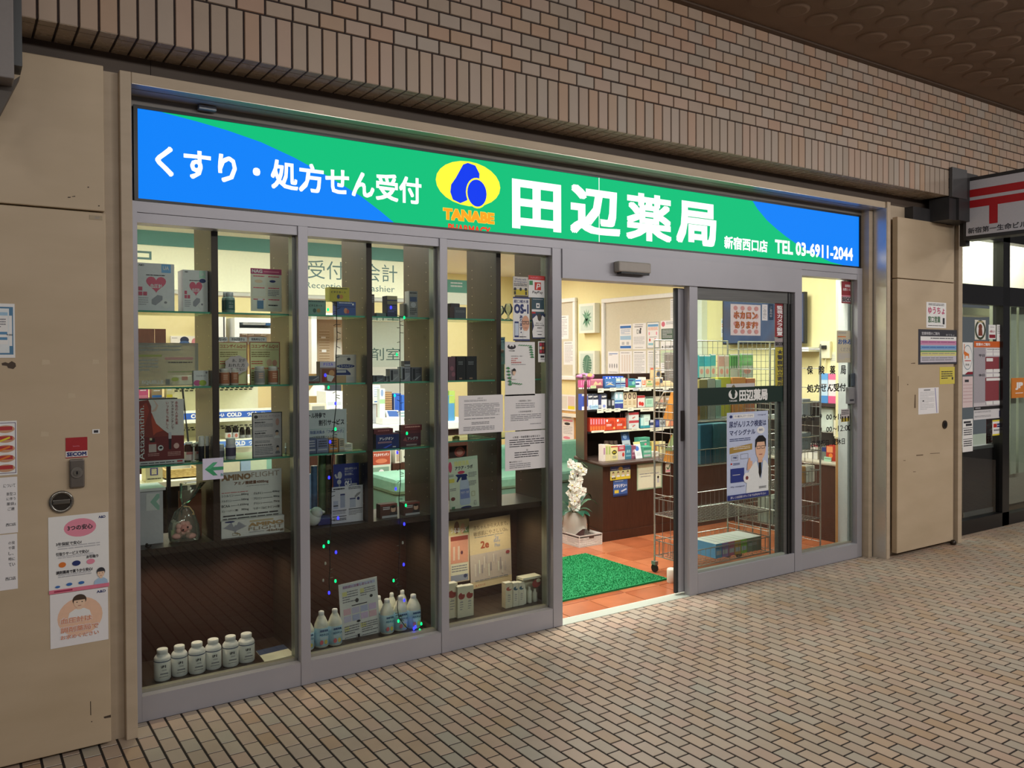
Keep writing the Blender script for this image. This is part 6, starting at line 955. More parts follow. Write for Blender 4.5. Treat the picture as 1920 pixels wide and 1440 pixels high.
for q_ in (zr1, zr2, zr3):
    mb = MB(); mb.prism([(3.815, YS_-.01, q_-.014), (5.69, YS_-.01, q_-.014), (5.69, 2.045, q_-.014), (3.95, 2.045, q_-.014)], (0, 0, .013), BLK); mb.build('shelf_board', e); mb = MB(); mb.box(3.99, 5.69, YS_-.014, YS_-.0101, q_-.018, q_-.002, C('#e2ddc9', .5)); mb.build('price_rail', e)
def P4(x0, y0, x1, y1): return 1070+x0/8.727, 680+y0/8.727, 1070+x1/8.727, 680+y1/8.727
def P5(x0, y0, x1, y1): return 1080+x0/9.143, 780+y0/9.143, 1080+x1/9.143, 780+y1/9.143
def prod(label, bx, zs, col, items=(), y=None, dep=.05, side=None, f=P4, name='medicine_box', grp='medicine boxes on the dark shelves', top=None):
    return carton(name, label, 'box', *f(*bx), zs, y or YS_+.01, dep, col, items, side, top, grp)
for k in range(5):
    xx = 165+33*k; b = P4(xx, 285, xx+28, 405); x0, x1, z1, _ = rect(*b, YS_+.01); c = ((x0+x1)/2, YS_+.03, zr1); H = z1-zr1; R = (x1-x0)/2
    t_ = thing('eye_drop_tube', ['slim pink tube at the rounded panel end', 'slim pink tube, second from the rounded panel', 'slim pink tube in the middle of five', 'slim pink tube, second from the pink picture box', 'slim pink tube touching the pink picture box'][k], 'tube', c, 'slim pink tubes on the top shelf')
    mb = MB(); mb.box(x0, x1, YS_+.01, YS_+.05, zr1+.0005+H*.18, z1, C('#c0568c', .45)); mb.face((x0, YS_+.01, z1), U, V, x1-x0, H*.8, [('R', .3, .1, .4, .6, PNK)]); mb.build('body', t_); mb = MB(); mb.box(x0+.004, x1-.004, YS_+.012, YS_+.045, zr1+.0005, zr1+H*.18, C('#e6e0e4', .45)); mb.build('cap', t_)
tx_ = lambda s_, c=PAP, x=.1, y=.3, w=.8, h=.25: ('T', s_, x, y, w, h, c, .03)
ROW = [
 ('pink picture box after the slim pink tubes', (330, 270, 525, 395), zr1, '#b0687a', [('R', .0, .7, 1, .3, C('#6a4048', .5)), ('P', [(.2, .6), (.4, .2), (.6, .5), (.8, .3), (.9, .6)], C('#d8b48a', .5)), ('R', 0, 0, 1, .12, PNK)], None),
 ('wide blue box with a swoosh on the top shelf', (560, 265, 735, 405), zr1, '#3f6ea8', [('P', [(.05, .7), (.5, .45), (.95, .75), (.5, .62)], C('#d0b88a', .5)), tx_('ナビット', PAP, .1, .3, .6, .2), ('R', 0, .84, 1, .16, C('#2c4a78', .5))], None),
 ('pale blue striped box beside the wide blue one', (740, 252, 812, 405), zr1, '#86a9c6', [('R', 0, .5, 1, .14, NAV), ('R', 0, .74, 1, .1, BLU), ('R', .1, .1, .8, .2, C('#c9d4c6', .5))], '#2b4f94'),
 ('second pale blue striped box on the top shelf', (820, 248, 895, 405), zr1, '#9db4c2', [('R', 0, .5, 1, .14, NAV), ('R', 0, .74, 1, .1, BLU), ('R', .1, .1, .8, .2, C('#c9cfc0', .5))], None),
 ('narrow dark red box on the top shelf', (898, 260, 938, 400), zr1, '#7a2438', [('R', .2, .1, .6, .6, C('#8c3048', .5))], None),
 ('blue and green box with a pale square', (942, 262, 1060, 400), zr1, '#3f7f9a', [('R', 0, .78, 1, .22, GRN), ('R', .1, .15, .6, .12, NAV), ('E', .5, .3, .4, .4, C('#7fc0b0', .5))], None),
 ('navy and white box before the orange-striped pair', (1063, 268, 1150, 400), zr1, '#c8d6e6', [('R', 0, .1, 1, .2, BLU), ('R', 0, .5, .7, .2, NAV)], None),
 ('tall white and orange box on the top shelf', (1165, 238, 1230, 405), zr1, '#e0d6cc', [('R', .1, .3, .8, .5, C('#d06a3a', .5)), ('L', .2, .35, .5, .4, 3, PAP)], None),
 ('cream and green box beside the orange one', (1235, 278, 1345, 402), zr1, '#d0c49c', [('R', 0, .0, 1, .12, C('#b98a5a', .5)), ('R', .1, .5, .8, .3, C('#8fa86a', .5)), ('R', .3, .2, .4, .14, GRN)], '#c08a60'),
 ('cat picture box in front of the taller card', (1370, 242, 1512, 380), zr1, '#c4b08e', [('E', .6, .15, .36, .5, C('#35405a', .5)), ('E', .1, .45, .5, .4, C('#c98a4a', .5)), ('R', 0, .0, 1, .1, PAP)], None),
 ('blue and white slim pack at the rounded panel', (183, 515, 230, 748), zr2, '#3f56b0', [('R', 0, .0, 1, .12, LGR), ('R', 0, .78, 1, .22, C('#d8d8e6', .5)), ('R', .4, .2, .2, .5, NAV)], None),
 ('second blue and white slim pack on the middle shelf', (232, 515, 280, 748), zr2, '#4a60b8', [('R', 0, .0, 1, .12, LGR), ('R', 0, .78, 1, .22, C('#d8d8e6', .5)), ('R', .4, .2, .2, .5, NAV)], None),
 ('black-topped white toothcare pack after the slim packs', (285, 512, 362, 745), zr2, '#d0d4de', [('R', 0, .0, 1, .36, C('#2a3040', .5)), tx_('NIPP', PAP, .1, .12, .8, .12), ('E', .2, .7, .6, .2, C('#8fa5d0', .5))], None),
 ('second black-topped white toothcare pack', (367, 512, 450, 745), zr2, '#d0d4de', [('R', 0, .0, 1, .36, C('#2a3040', .5)), tx_('NIPP', PAP, .1, .12, .8, .12), ('E', .2, .7, .6, .2, C('#8fa5d0', .5))], None),
 ('dark navy pack between white toothcare packs', (455, 520, 500, 745), zr2, '#2c3560', [('R', 0, .7, 1, .2, LGR)], None),
 ('black-topped white toothcare pack next to the navy one', (503, 512, 592, 745), zr2, '#d6d6de', [('R', 0, .0, 1, .36, C('#2a3040', .5)), tx_('NIPP', PAP, .1, .12, .8, .12), ('E', .25, .7, .5, .2, C('#7f8fd0', .5))], None),
 ('low dark box with a grey square, middle shelf', (600, 602, 662, 742), zr2, '#23262e', [('R', .3, .1, .5, .55, GRY)], None),
 ('low dark box with a pale square, middle shelf', (666, 602, 716, 742), zr2, '#2a2c34', [('R', .2, .1, .7, .55, LGR)], '#222222'),
 ('tall pale blue box in front of a navy one', (722, 482, 788, 742), zr2, '#a8c8d8', [('R', 0, .7, 1, .3, C('#35408c', .5)), ('E', .2, .1, .5, .3, PAP), ('R', 0, .5, 1, .1, BLU)], None),
 ('second tall pale blue box, middle shelf', (790, 480, 858, 742), zr2, '#b0d0dc', [('R', 0, .7, 1, .3, C('#35408c', .5)), ('E', .2, .1, .5, .3, PAP), ('R', 0, .5, 1, .1, BLU)], None),
 ('beige pack with a dark round portrait, first of three', (862, 490, 930, 745), zr2, '#cfc0a2', [('E', .1, .06, .75, .4, C('#4a3a34', .5)), ('E', .25, .14, .45, .24, C('#b09a86', .5)), ('L', .2, .55, .6, .3, 3, C('#9a7a4a', .5))], None),
 ('beige pack with a dark round portrait, middle of three', (932, 487, 1004, 745), zr2, '#d2c4a6', [('E', .1, .06, .78, .38, C('#4a3a34', .5)), ('E', .25, .14, .45, .24, C('#b09a86', .5)), ('L', .2, .55, .6, .3, 3, C('#9a7a4a', .5))], None),
 ('beige pack with a dark round portrait, last of three', (1006, 484, 1080, 742), zr2, '#d0c2a4', [('E', .1, .06, .78, .38, C('#4a3a34', .5)), ('E', .25, .14, .45, .24, C('#b09a86', .5)), ('L', .2, .55, .6, .3, 3, C('#9a7a4a', .5))], None),
 ('white box with red cherries picture, middle shelf', (1095, 540, 1215, 728), zr2, '#d8cfca', [('R', 0, 0, 1, .2, C('#a5383c', .5)), ('E', .15, .5, .35, .35, RED), ('E', .45, .55, .4, .35, RED)], '#8c3036'),
 ('mint green box, middle shelf', (1225, 562, 1350, 722), zr2, '#a9cdb8', [('R', 0, 0, 1, .14, C('#3f4a48', .5)), ('L', .2, .35, .6, .4, 3, C('#5f9a84', .5))], None),
 ('beige pack with a small picture beside the mint box', (1356, 556, 1520, 718), zr2, '#c0b6a2', [('E', .66, .3, .3, .4, C('#c08a7a', .5)), ('R', .05, .5, .4, .12, INK)], None),
 ('brown box half behind the wire rack arm', (1545, 545, 1690, 712), zr2, '#a08464', [('R', .1, .2, .6, .2, LGR)], None),
 ('red and orange medicine box face, middle of row three', (572, 908, 735, 1095), zr3, '#cc4a2c', [('E', .4, .2, .5, .6, C('#b83820', .5)), ('P', [(.05, .1), (.25, .1), (.2, .3), (.08, .3)], PAP), ('L', .08, .5, .5, .2, 2, PAP), ('R', .75, .75, .2, .15, C('#d8b46a', .5))], None),
 ('second red and orange medicine box face, row three', (742, 908, 908, 1090), zr3, '#cc4a2c', [('E', .4, .2, .5, .6, C('#b83820', .5)), ('P', [(.08, .1), (.28, .1), (.22, .3), (.1, .3)], PAP), ('L', .1, .5, .5, .2, 2, PAP), ('R', .75, .75, .2, .15, C('#d8b46a', .5))], None),
 ('white and red box under its twin, row three', (955, 948, 1115, 1088), zr3, '#d2d6d4', [('R', 0, 0, 1, .3, C('#b8404a', .5)), ('P', [(.3, .7), (.6, .5), (.65, .6), (.4, .8)], C('#c0605a', .5)), ('L', .15, .5, .5, .1, 1, GRY)], None),
 ('teal-based white box, row three', (1140, 905, 1195, 1070), zr3, '#bfe0dc', [('R', 0, .76, 1, .24, C('#3a9aa8', .5)), ('R', 0, 0, .1, 1, C('#3a9aa8', .5))], '#2a7a88'),
 ('taller teal-based white box, row three', (1200, 850, 1300, 1068), zr3, '#cfe6de', [('R', 0, .82, 1, .18, C('#3a9aa8', .5)), ('L', .2, .3, .5, .3, 2, LGR)], None),
 ('white carton with navy lettering behind the rack corner', (1280, 942, 1382, 1055), zr3, '#c9cbd6', [('R', .1, .3, .7, .4, C('#3a4466', .5))], None),
 ('navy carton behind the wire rack', (1386, 940, 1450, 1052), zr3, '#2b3a86', [('R', .2, .2, .6, .5, C('#4a5aa8', .5))], None),
 ('grey carton with black lettering behind the wire rack', (1455, 942, 1552, 1050), zr3, '#aeb3b6', [tx_('VAPE', INK, .1, .2, .8, .5)], None),
 ('orange and cream carton behind the wire rack', (1560, 948, 1700, 1046), zr3, '#d98a6a', [('P', [(0, 0), (.4, 0), (.2, 1), (0, 1)], C('#e6cfa8', .5))], None)]
for lb, bx, zs, col, it, sd in ROW: prod(lb, bx, zs, col, it, None, .05, sd)
for k in range(6):
    xx = 315+43*k; prod(['red and orange box edge at the outer end of row three', 'red box edge, second from the outer end of row three', 'red box edge, third from the outer end of row three', 'red box edge, third from the red box face', 'red box edge, second from the red box face', 'red box edge touching the red box face'][k], (xx, 906, xx+41, 1104-k), zr3, '#c8422e', [('R', .25, .08, .5, .4, PNK), ('R', .1, .62, .8, .3, C('#d8703a', .5))], None, .1)
z = PY(1190, 680+948/8.727, YS_+.01).z
prod('white and red box stacked on its twin, row three', (952, 815, 1115, 946), z+.002, '#d2d6d4', [('R', 0, 0, 1, .3, C('#b8404a', .5)), ('P', [(.3, .7), (.6, .5), (.65, .6), (.4, .8)], C('#c0605a', .5))], None)
for k in range(4): prod(['slim dark box first behind the red faces', 'slim dark box second behind the red faces', 'slim dark box third behind the red faces', 'slim dark box nearest the stacked pair'][k], (800+35*k, 818, 830+35*k, 1090), zr3, '#3a2a30', [('R', .2, .05, .6, .25, C('#b08a8c', .5))], YS_+.12)
for k in range(6): prod(['blue lidded vial nearest the pink box, rear of top shelf', 'second blue lidded vial at the rear', 'third blue lidded vial at the rear', 'fourth blue lidded vial at the rear', 'fifth blue lidded vial at the rear', 'last blue lidded vial at the rear'][k], (570+50*k, 222, 612+50*k, 400), zr1, '#2c5ed0', [('R', .2, .1, .6, .1, PAP)], YS_+.1, .04, name='blue_vial', grp='blue lidded vials at the back of the top shelf')
prod('tall card with a cat picture on the top shelf', (1308, 85, 1482, 400), zr1, '#c9b48c', [('R', 0, 0, .4, .1, C('#c05a4a', .5)), ('E', .55, .2, .4, .3, C('#3a4258', .5)), ('E', .1, .45, .6, .25, C('#c9924a', .5)), ('E', .6, .05, .3, .18, C('#8c7a5e', .5)), ('R', .0, .82, .5, .1, ORG)], YS_+.1, .01, name='product_card', grp=None)
b = P4(1520, 300, 1722, 400); a_ = rect(*b, YS_+.02); mb = MB(); mb.box(a_[0], a_[1], YS_+.02, YS_+.12, zr1+.0005, zr1+.02, C('#d9c9a0', .5)); mb.prism([(a_[0], YS_+.03, zr1+.02), (a_[1], YS_+.03, zr1+.02), (a_[1], YS_+.1, a_[2]), (a_[0]+.05, YS_+.1, a_[2])], (0, .004, 0), C('#cfae84', .5)); tag(mb.build('display_tray'), 'tan tray with a slanted card at the door end of the top shelf', 'tray')
x0, x1, z1, z0 = rect(1250, 661, 1270, 710, YS_+.12); mb = MB(); mb.box(x0, x1, YS_+.1, YS_+.16, zr1+.02, z1, C('#77706c', .35, var=.2, scale=20), .015); mb.face((x0, YS_+.1, z1), U, V, x1-x0, z1-zr1, [('E', .5, .1, .5, .25, C('#d8705a', .5)), ('L', .1, .5, .7, .3, 4, GRY)]); tag(mb.build('refill_bag'), 'grey refill bag with a red spot standing by the door leaf', 'bag')
x0, x1, z1, z0 = rect(*P4(165, 155, 430, 262), YS_+.06); mb = MB(); mb.ball(((x0+x1)/2, YS_+.1, z0+.018), ((x1-x0)/2, .06, (z1-z0)/2), C('#b878a8', .4, var=.3, scale=40), 14, 8, lambda d: 1+.12*math.sin(9*d.x)*math.cos(7*d.y)); mb.face((x0+.05, YS_+.035, z1-.01), U, V, .06, .03, [('E', 0, 0, 1, 1, C('#e0b070', .5))]); tag(mb.build('pink_pouch'), 'pink pouch laid on top of the slim pink tubes', 'pouch')
# items on the gondola counter
R4 = [('white and cream box at the outer end of the counter row', (465, 492, 505, 705), '#e0d4cc', [('R', .2, .2, .6, .4, C('#a87a9a', .5))]), ('cream and green box edge, second on the counter row', (508, 494, 550, 712), '#dccfa4', [('R', .2, .1, .6, .5, C('#a9b86a', .5))]), ('cream and green box edge, third on the counter row', (552, 494, 598, 720), '#dfd2a8', [('R', .2, .1, .6, .5, C('#a9b86a', .5))]), ('yellow box with black eye print on the counter', (600, 510, 715, 728), '#dfd49c', [('R', 0, 0, 1, .12, C('#c06a5a', .5)), ('E', .15, .3, .7, .3, BLK), ('T', '目元', .28, .38, .44, .14, YEL, .04), ('L', .2, .7, .6, .2, 2, GRY)]), ('red-topped white box on the counter', (718, 505, 840, 718), '#d6c9c6', [('R', 0, 0, 1, .4, C('#b84858', .5)), ('L', .2, .1, .6, .2, 2, PAP), ('E', .6, .5, .3, .3, RED)]), ('teal blue square box on the counter', (846, 510, 950, 700), '#3f7a94', [('T', '鼻炎', .2, .3, .6, .24, C('#9fc8d4', .5), .03), ('R', .1, .7, .8, .1, C('#7fb0c0', .5))]), ('mauve square box on the counter', (952, 510, 1026, 695), '#8f5068', [('T', '鼻', .2, .3, .6, .24, C('#c8a0b0', .5), .03), ('R', .1, .7, .8, .1, C('#b88a9a', .5))]), ('lower green striped box on the counter', (1150, 522, 1292, 690), '#5fae90', [('R', .05, .1, .9, .2, C('#3f8a70', .5)), ('L', .1, .4, .8, .2, 2, PAP), ('R', .1, .74, .8, .2, LGR)]), ('white box with orange print behind the rack', (1300, 612, 1420, 700), '#d6d2c6', [('L', .1, .3, .6, .4, 2, GRY)]), ('small yellow box nearest the rack on the counter', (1300, 442, 1420, 610), '#d8c27a', [('R', .5, .2, .2, .6, C('#a86a3a', .5))]), ('pale yellow box next to the orange file', (1425, 442, 1530, 610), '#e0d6a4', [('R', .3, .3, .4, .3, C('#b89a4a', .5))])]
for k, (lb, bx, col, it) in enumerate(R4):
    zz = .6605
    if k == 8: pass
    if k in (9, 10): zz = .6605
    carton('counter_medicine_box', lb, 'box', *P5(*bx), zz, 1.60 if k not in (9, 10) else 1.68, .06, col, it, group='medicine boxes on the gondola counter')
z = PY(1213, 780+520/9.143, 1.6).z
carton('counter_medicine_box', 'upper green striped box standing behind the lower one', 'box', *P5(1078, 370, 1266, 515), .6605, 1.68, .06, '#4f9a80', [('R', .05, .1, .9, .15, C('#3f8a70', .5)), ('E', .5, .3, .2, .12, PNK), ('L', .1, .16, .6, .1, 1, PAP)], group='medicine boxes on the gondola counter')
for k in range(3): b = P5(512+75*k, 430, 580+75*k, 495); x0, x1, z1, z0 = rect(*b, 1.72); mb = MB(); mb.lathe(((x0+x1)/2, 1.74, .661), [((x1-x0)/2, 0), ((x1-x0)/2, z1-.661-.02), ((x1-x0)/2*.9, z1-.661)], C('#4a3c36', .4), 14); tag(mb.build('lidded_jar'), ['dark lidded jar farthest out behind the cream boxes', 'dark lidded jar in the middle behind the cream boxes', 'dark lidded jar behind the yellow eye box'][k], 'jar', 'dark lidded jars behind the cream boxes')
def leancard(label, bx, col, items, y=1.62):
    l, t, r, b = P5(*bx); x0, x1, z1, z0 = rect(l, t, r, b, y); mb = MB(); mb.box(0, x1-x0, 0, .003, -(z1-.661), 0, col); mb.face((0, 0, 0), U, V, x1-x0, z1-.661, items); R = Matrix.Rotation(-.25, 3, 'X'); mb.v = [tuple(R@(Vector(p)+Vector((0, 0, z1-.661)))+Vector((x0, y, .6612))) for p in mb.v]; tag(mb.build('price_card'), label, 'card')
leancard('white and blue leaning card in front of the green boxes', (1028, 440, 1140, 690), C('#d8dade', .5), [('R', 0, 0, 1, .14, C('#d8cf8a', .5)), ('E', .1, .25, .6, .3, C('#4a6fc0', .5)), ('L', .2, .65, .6, .2, 3, LGR)], 1.58)
leancard('tall blue leaning card behind the teal box', (832, 262, 968, 520), C('#a9b4bc', .5), [('R', 0, 0, 1, .35, C('#2f4f86', .5)), ('E', .2, .1, .5, .2, C('#7f9fd0', .5)), ('L', .2, .5, .6, .2, 2, GRY)], 1.74)
# price tags
TG = [((445, 420, 540, 490), zr1, 'tag under the pink picture box'), ((645, 410, 745, 466), zr1, 'tag under the wide blue box'), ((870, 405, 960, 466), zr1, 'tag under the dark red box'), ((1020, 410, 1115, 458), zr1, 'grey tag under the blue and green box'), ((1128, 410, 1216, 462), zr1, 'tag under the navy and white box'), ((1226, 408, 1320, 460), zr1, 'tag under the cream and green box'), ((1512, 393, 1602, 442), zr1, 'tag under the tan tray'), ((435, 755, 537, 822), zr2, 'tag below the navy toothcare pack'), ((570, 750, 667, 812), zr2, 'tag below the low dark boxes'), ((715, 745, 812, 806), zr2, 'tag below the tall pale blue boxes'), ((935, 735, 1030, 792), zr2, 'tag below the beige portrait packs'), ((1143, 740, 1362, 797), zr2, 'long tag below the cherry and mint boxes'), ((340, 1110, 552, 1142), zr3, 'long tag below the red box edges'), ((1000, 1075, 1126, 1112), zr3, 'tag below the white and red pair'), ((1298, 1060, 1526, 1117), zr3, 'long tag behind the rack corner')]
for bx, zz, lb in TG: poster('price_tag', 'white price '+lb, 'price tag', *P4(*bx), YS_-.017, C('#e0dccb' if 'grey' not in lb else '#b9bcc4', .5), [('L', .15, .35, .5, .3, 1, INK)], group='price tags on the dark shelves')
poster('price_tag', 'green promotional tag in front of the slim pink tubes', 'price tag', *P4(325, 375, 416, 422), YS_-.017, C('#b9c69a', .5), [('L', .15, .35, .7, .3, 1, GRN)], group='price tags on the dark shelves')
poster('price_tag', 'blue promotional tag in front of the toothcare packs', 'price tag', *P4(330, 700, 452, 757), YS_-.017, C('#9fc4dc', .5), [('L', .1, .35, .8, .3, 1, NAV)], group='price tags on the dark shelves')
# cards on the gondola front
YB4 = 1.5335
poster('counter_notice', 'navy-topped card with four small faces on a yellow strip', 'notice', *P5(588, 850, 932, 1088), YB4, C('#d8d29a', .5), [('R', 0, 0, 1, .34, C('#2f3f78', .5)), ('L', .05, .22, .9, .1, 1, LGR), ('E', .4, .08, .22, .3, C('#b89a4a', .5)), ('R', 0, .75, 1, .25, C('#d8c03c', .5))]+[('F', .06+.24*i, .4, .17, .4, SKN, C('#5a4a2a', .5), PAP) for i in range(4)]+[('T', '鼻炎薬', .06, .8, .2, .14, INK, .02)])
poster('counter_notice', 'blue hay fever medicine card with white katakana', 'notice', *P5(640, 1098, 882, 1372), YB4, C('#3f5fa0', .5), [('R', 0, 0, 1, .14, C('#35508a', .5)), ('L', .1, .04, .6, .07, 1, LGR), ('T', 'クラリチン', .03, .24, .8, .22, PAP, .04), ('T', 'EX', .86, .3, .1, .1, PAP), ('R', .08, .6, .3, .2, C('#d8c04a', .5)), ('P', [(.5, .68), (.9, .55), (.95, .62), (.6, .76)], C('#c9d4ea', .5)), ('R', 0, .88, 1, .12, C('#22305e', .5))])
poster('counter_notice', 'cream certificate with a double green border', 'notice', *P5(1045, 806, 1474, 1255), YB4, C('#dcdcc4', .5), [('O', 0, 0, 1, 1, .035, C('#6f8f72', .5)), ('O', .05, .05, .9, .9, .012, C('#8fa58f', .5)), ('L', .1, .38, .8, .06, 1, GRY), ('L', .14, .48, .4, .05, 1, GRY), ('E', .8, .52, .08, .1, BLK), ('R', .8, .62, .08, .16, LGR)])
poster('counter_notice', 'small upright card with a green tick mark', 'notice', *P5(1535, 812, 1622, 966), YB4, C('#dcd6c4', .5), [('P', [(.2, .3), (.5, .55), (.9, .05), (.9, .3), (.5, .75), (.2, .5)], C('#3a5a3a', .5)), ('R', .1, .72, .8, .2, PNK)])
# ================================================================ FLOOR THINGS BY THE DOOR
mb = MB(); mm = noise_mat('green_mat', '#0c6b3c', '#1c9455', 220, .9, bump=1.)
mb.box(2.25, 3.405, .365, 1.27, -.002, .012, mm); 
rr = random.Random(1); vs = []; fs = []
for i in range(16000):
    x, y = rr.uniform(2.26, 3.395), rr.uniform(.372, 1.262); a = rr.uniform(0, 6.28); dx, dy = math.cos(a)*.0025, math.sin(a)*.0025; n = len(vs)
    vs += [(x-dx, y-dy, .012), (x+dx, y+dy, .012), (x+rr.uniform(-.004, .004), y+rr.uniform(-.004, .004), .012+rr.uniform(.005, .009))]; fs.append((n, n+1, n+2))
mb.add(vs, fs, mm); tag(mb.build('door_mat'), 'bright green artificial-turf mat just inside the doorway', 'mat')
c = PZ(1263, 1093, 0); mb = MB(); mb.lathe((c.x, c.y+.02, .0003), [(.03, 0), (.032, .004), (.032, .085), (.028, .095), (.02, .098)], C('#e3dccd', .4), 18); tag(mb.build('door_stopper'), 'small white cylinder standing by the door stile', 'stopper')
e = thing('orchid_basket', 'white perforated plastic basket under the orchid', 'basket', (3.61, 1.68, 0)); wp = C('#e6e0da', .4)
bx0, bx1, by0, by1, bh = 3.50, 3.735, 1.47, 1.86, .095
mb = MB(); mb.box(bx0, bx1, by0, by1, .001, .006, wp)
def grid(o, u, w_, n_h, rows, nrm):
    o = Vector(o); u = Vector(u); nrm = Vector(nrm); L = w_; zs_ = [.006+i*(bh-.024)/rows for i in range(rows+1)]
    for z in zs_: mb.prism([o+Vector((0, 0, z)), o+u*L+Vector((0, 0, z)), o+u*L+Vector((0, 0, z+.008)), o+Vector((0, 0, z+.008))], nrm*.003, wp)
    for i in range(n_h+1): p = o+u*(L*i/n_h-.002); mb.prism([p+Vector((0, 0, .004)), p+u*.005+Vector((0, 0, .004)), p+u*.005+Vector((0, 0, bh)), p+Vector((0, 0, bh))], nrm*.003, wp)
    mb.prism([o+Vector((0, 0, bh-.018)), o+u*L+Vector((0, 0, bh-.018)), o+u*L+Vector((0, 0, bh)), o+Vector((0, 0, bh))], nrm*.006, wp)
grid((bx0, by0, 0), (1, 0, 0), bx1-bx0, 18, 5, (0, 1, 0)); grid((bx0, by0, 0), (0, 1, 0), by1-by0, 28, 5, (1, 0, 0)); grid((bx1, by0, 0), (0, 1, 0), by1-by0, 28, 5, (-1, 0, 0)); grid((bx0, by1, 0), (1, 0, 0), bx1-bx0, 18, 5, (0, -1, 0)); mb.build('basket', e)
mb = MB(); mb.box(bx0+.1, bx0+.15, by0-.002, by0+.001, bh-.03, bh-.012, C('#4a3a36', .5)); mb.build('handle_hole', e)
e = thing('potted_orchid', 'white orchid in a pot wrapped in pale tulle, beside the mullion', 'plant', (3.612, 1.668, .006))
cx, cy = 3.612, 1.668
mb = MB(); mb.lathe((cx, cy, .007), [(.065, 0), (.08, .1), (.09, .16)], C('#5a3a38', .5), 18); mb.build('pot', e)
mb = MB(); tul = glass_mat('tulle', '#f0eee8', 1.2, '#d6cfc4', .55); n = 28; vs = []
for k, (r_, z_) in enumerate(((.09, .26), (.115, .22), (.125, .16), (.12, .125), (.125, .10))):
    for i in range(n): t = 2*math.pi*i/n; q = r_*(1+(.05*k/4)*math.sin(5*t)+.04*math.sin(9*t+k)); vs.append((cx+q*math.cos(t)*.9, cy+q*math.sin(t)*.95, z_+(.03*math.sin(3*t) if k == 4 else 0)))
mb.add(vs, [(k*n+i, k*n+(i+1) % n, (k+1)*n+(i+1) % n, (k+1)*n+i) for k in range(4) for i in range(n)], tul, True); mb.build('tulle_wrap', e)
def leaf(p, d, L, w_, up, mat):
    p = Vector(p); d = Vector(d).normalized(); sd = d.cross(Vector((0, 0, 1))).normalized(); mb = MB(); vs = []
    for i in range(7): t = i/6; c_ = p+d*(L*t)+Vector((0, 0, up*math.sin(t*2.2)-.04*t*t)); ww = w_*math.sin(math.pi*min(1, .08+t*.92))**.7; vs += [c_-sd*ww, c_+Vector((0, 0, -.006)), c_+sd*ww]
    mb.add(vs, [(3*i+j, 3*i+j+1, 3*i+j+4, 3*i+j+3) for i in range(6) for j in range(2)], mat, True); mb.build('leaf', e)
lg = C('#1f4a38', .3); lg2 = C('#5d8a70', .3)
for d, L, w_, up, m_2 in (((1, -.3, 0), .2, .03, .12, lg2), ((1, -.7, 0), .14, .03, .05, lg2), ((.2, -1, 0), .16, .035, .03, lg), ((-.3, -1, 0), .18, .035, .04, lg), ((-1, -.4, 0), .2, .035, .05, lg), ((.6, .6, 0), .2, .03, .12, lg), ((-.6, .8, 0), .2, .03, .1, lg), ((.9, .2, 0), .22, .03, .16, lg)): leaf((cx, cy, .25), d, L, w_, up, m_2)
mb = MB(); stem = [(cx, cy, .2), (cx+.02, cy, .4), (cx+.015, cy-.02, .58), (cx+.05, cy-.03, .66), (cx+.09, cy-.05, .62)]; mb.tube(stem, .005, C('#4a5a3a', .5)); mb.tube([(cx-.02, cy, .2), (cx-.04, cy, .42), (cx-.05, cy-.02, .56), (cx-.02, cy-.06, .63)], .005, C('#4a5a3a', .5)); mb.build('stem', e)
wf = C('#efece2', .5); rr = random.Random(9)
for i in range(26):
    z = .30+.37*i/25; px_ = cx-.03+rr.uniform(-.07, .055)+(.02 if z > .5 else 0); p = Vector((px_, cy-.05+rr.uniform(-.04, .04), z)); mb = MB(); yaw = rr.uniform(-.7, .7); rot = rr.uniform(0, 6.28)
    ux = Vector((math.cos(yaw), math.sin(yaw), 0)); uz = Vector((0, 0, 1)); nn = ux.cross(uz)
    for k in range(5):
        a = rot+2*math.pi*k/5; d = ux*math.cos(a)+uz*math.sin(a); sd = ux*-math.sin(a)+uz*math.cos(a); s_ = .046 if k % 2 else .04; w_ = .028
        mb.add([p, p+d*s_*.5+sd*w_+nn*.006, p+d*s_+nn*-.002, p+d*s_*.5-sd*w_+nn*.006], [(0, 1, 2, 3)], wf)
    mb.ball(p+nn*.004, .007, C('#d8c47a' if i % 3 else '#d6b0a8', .5), 8, 5); mb.build('blossom', e)
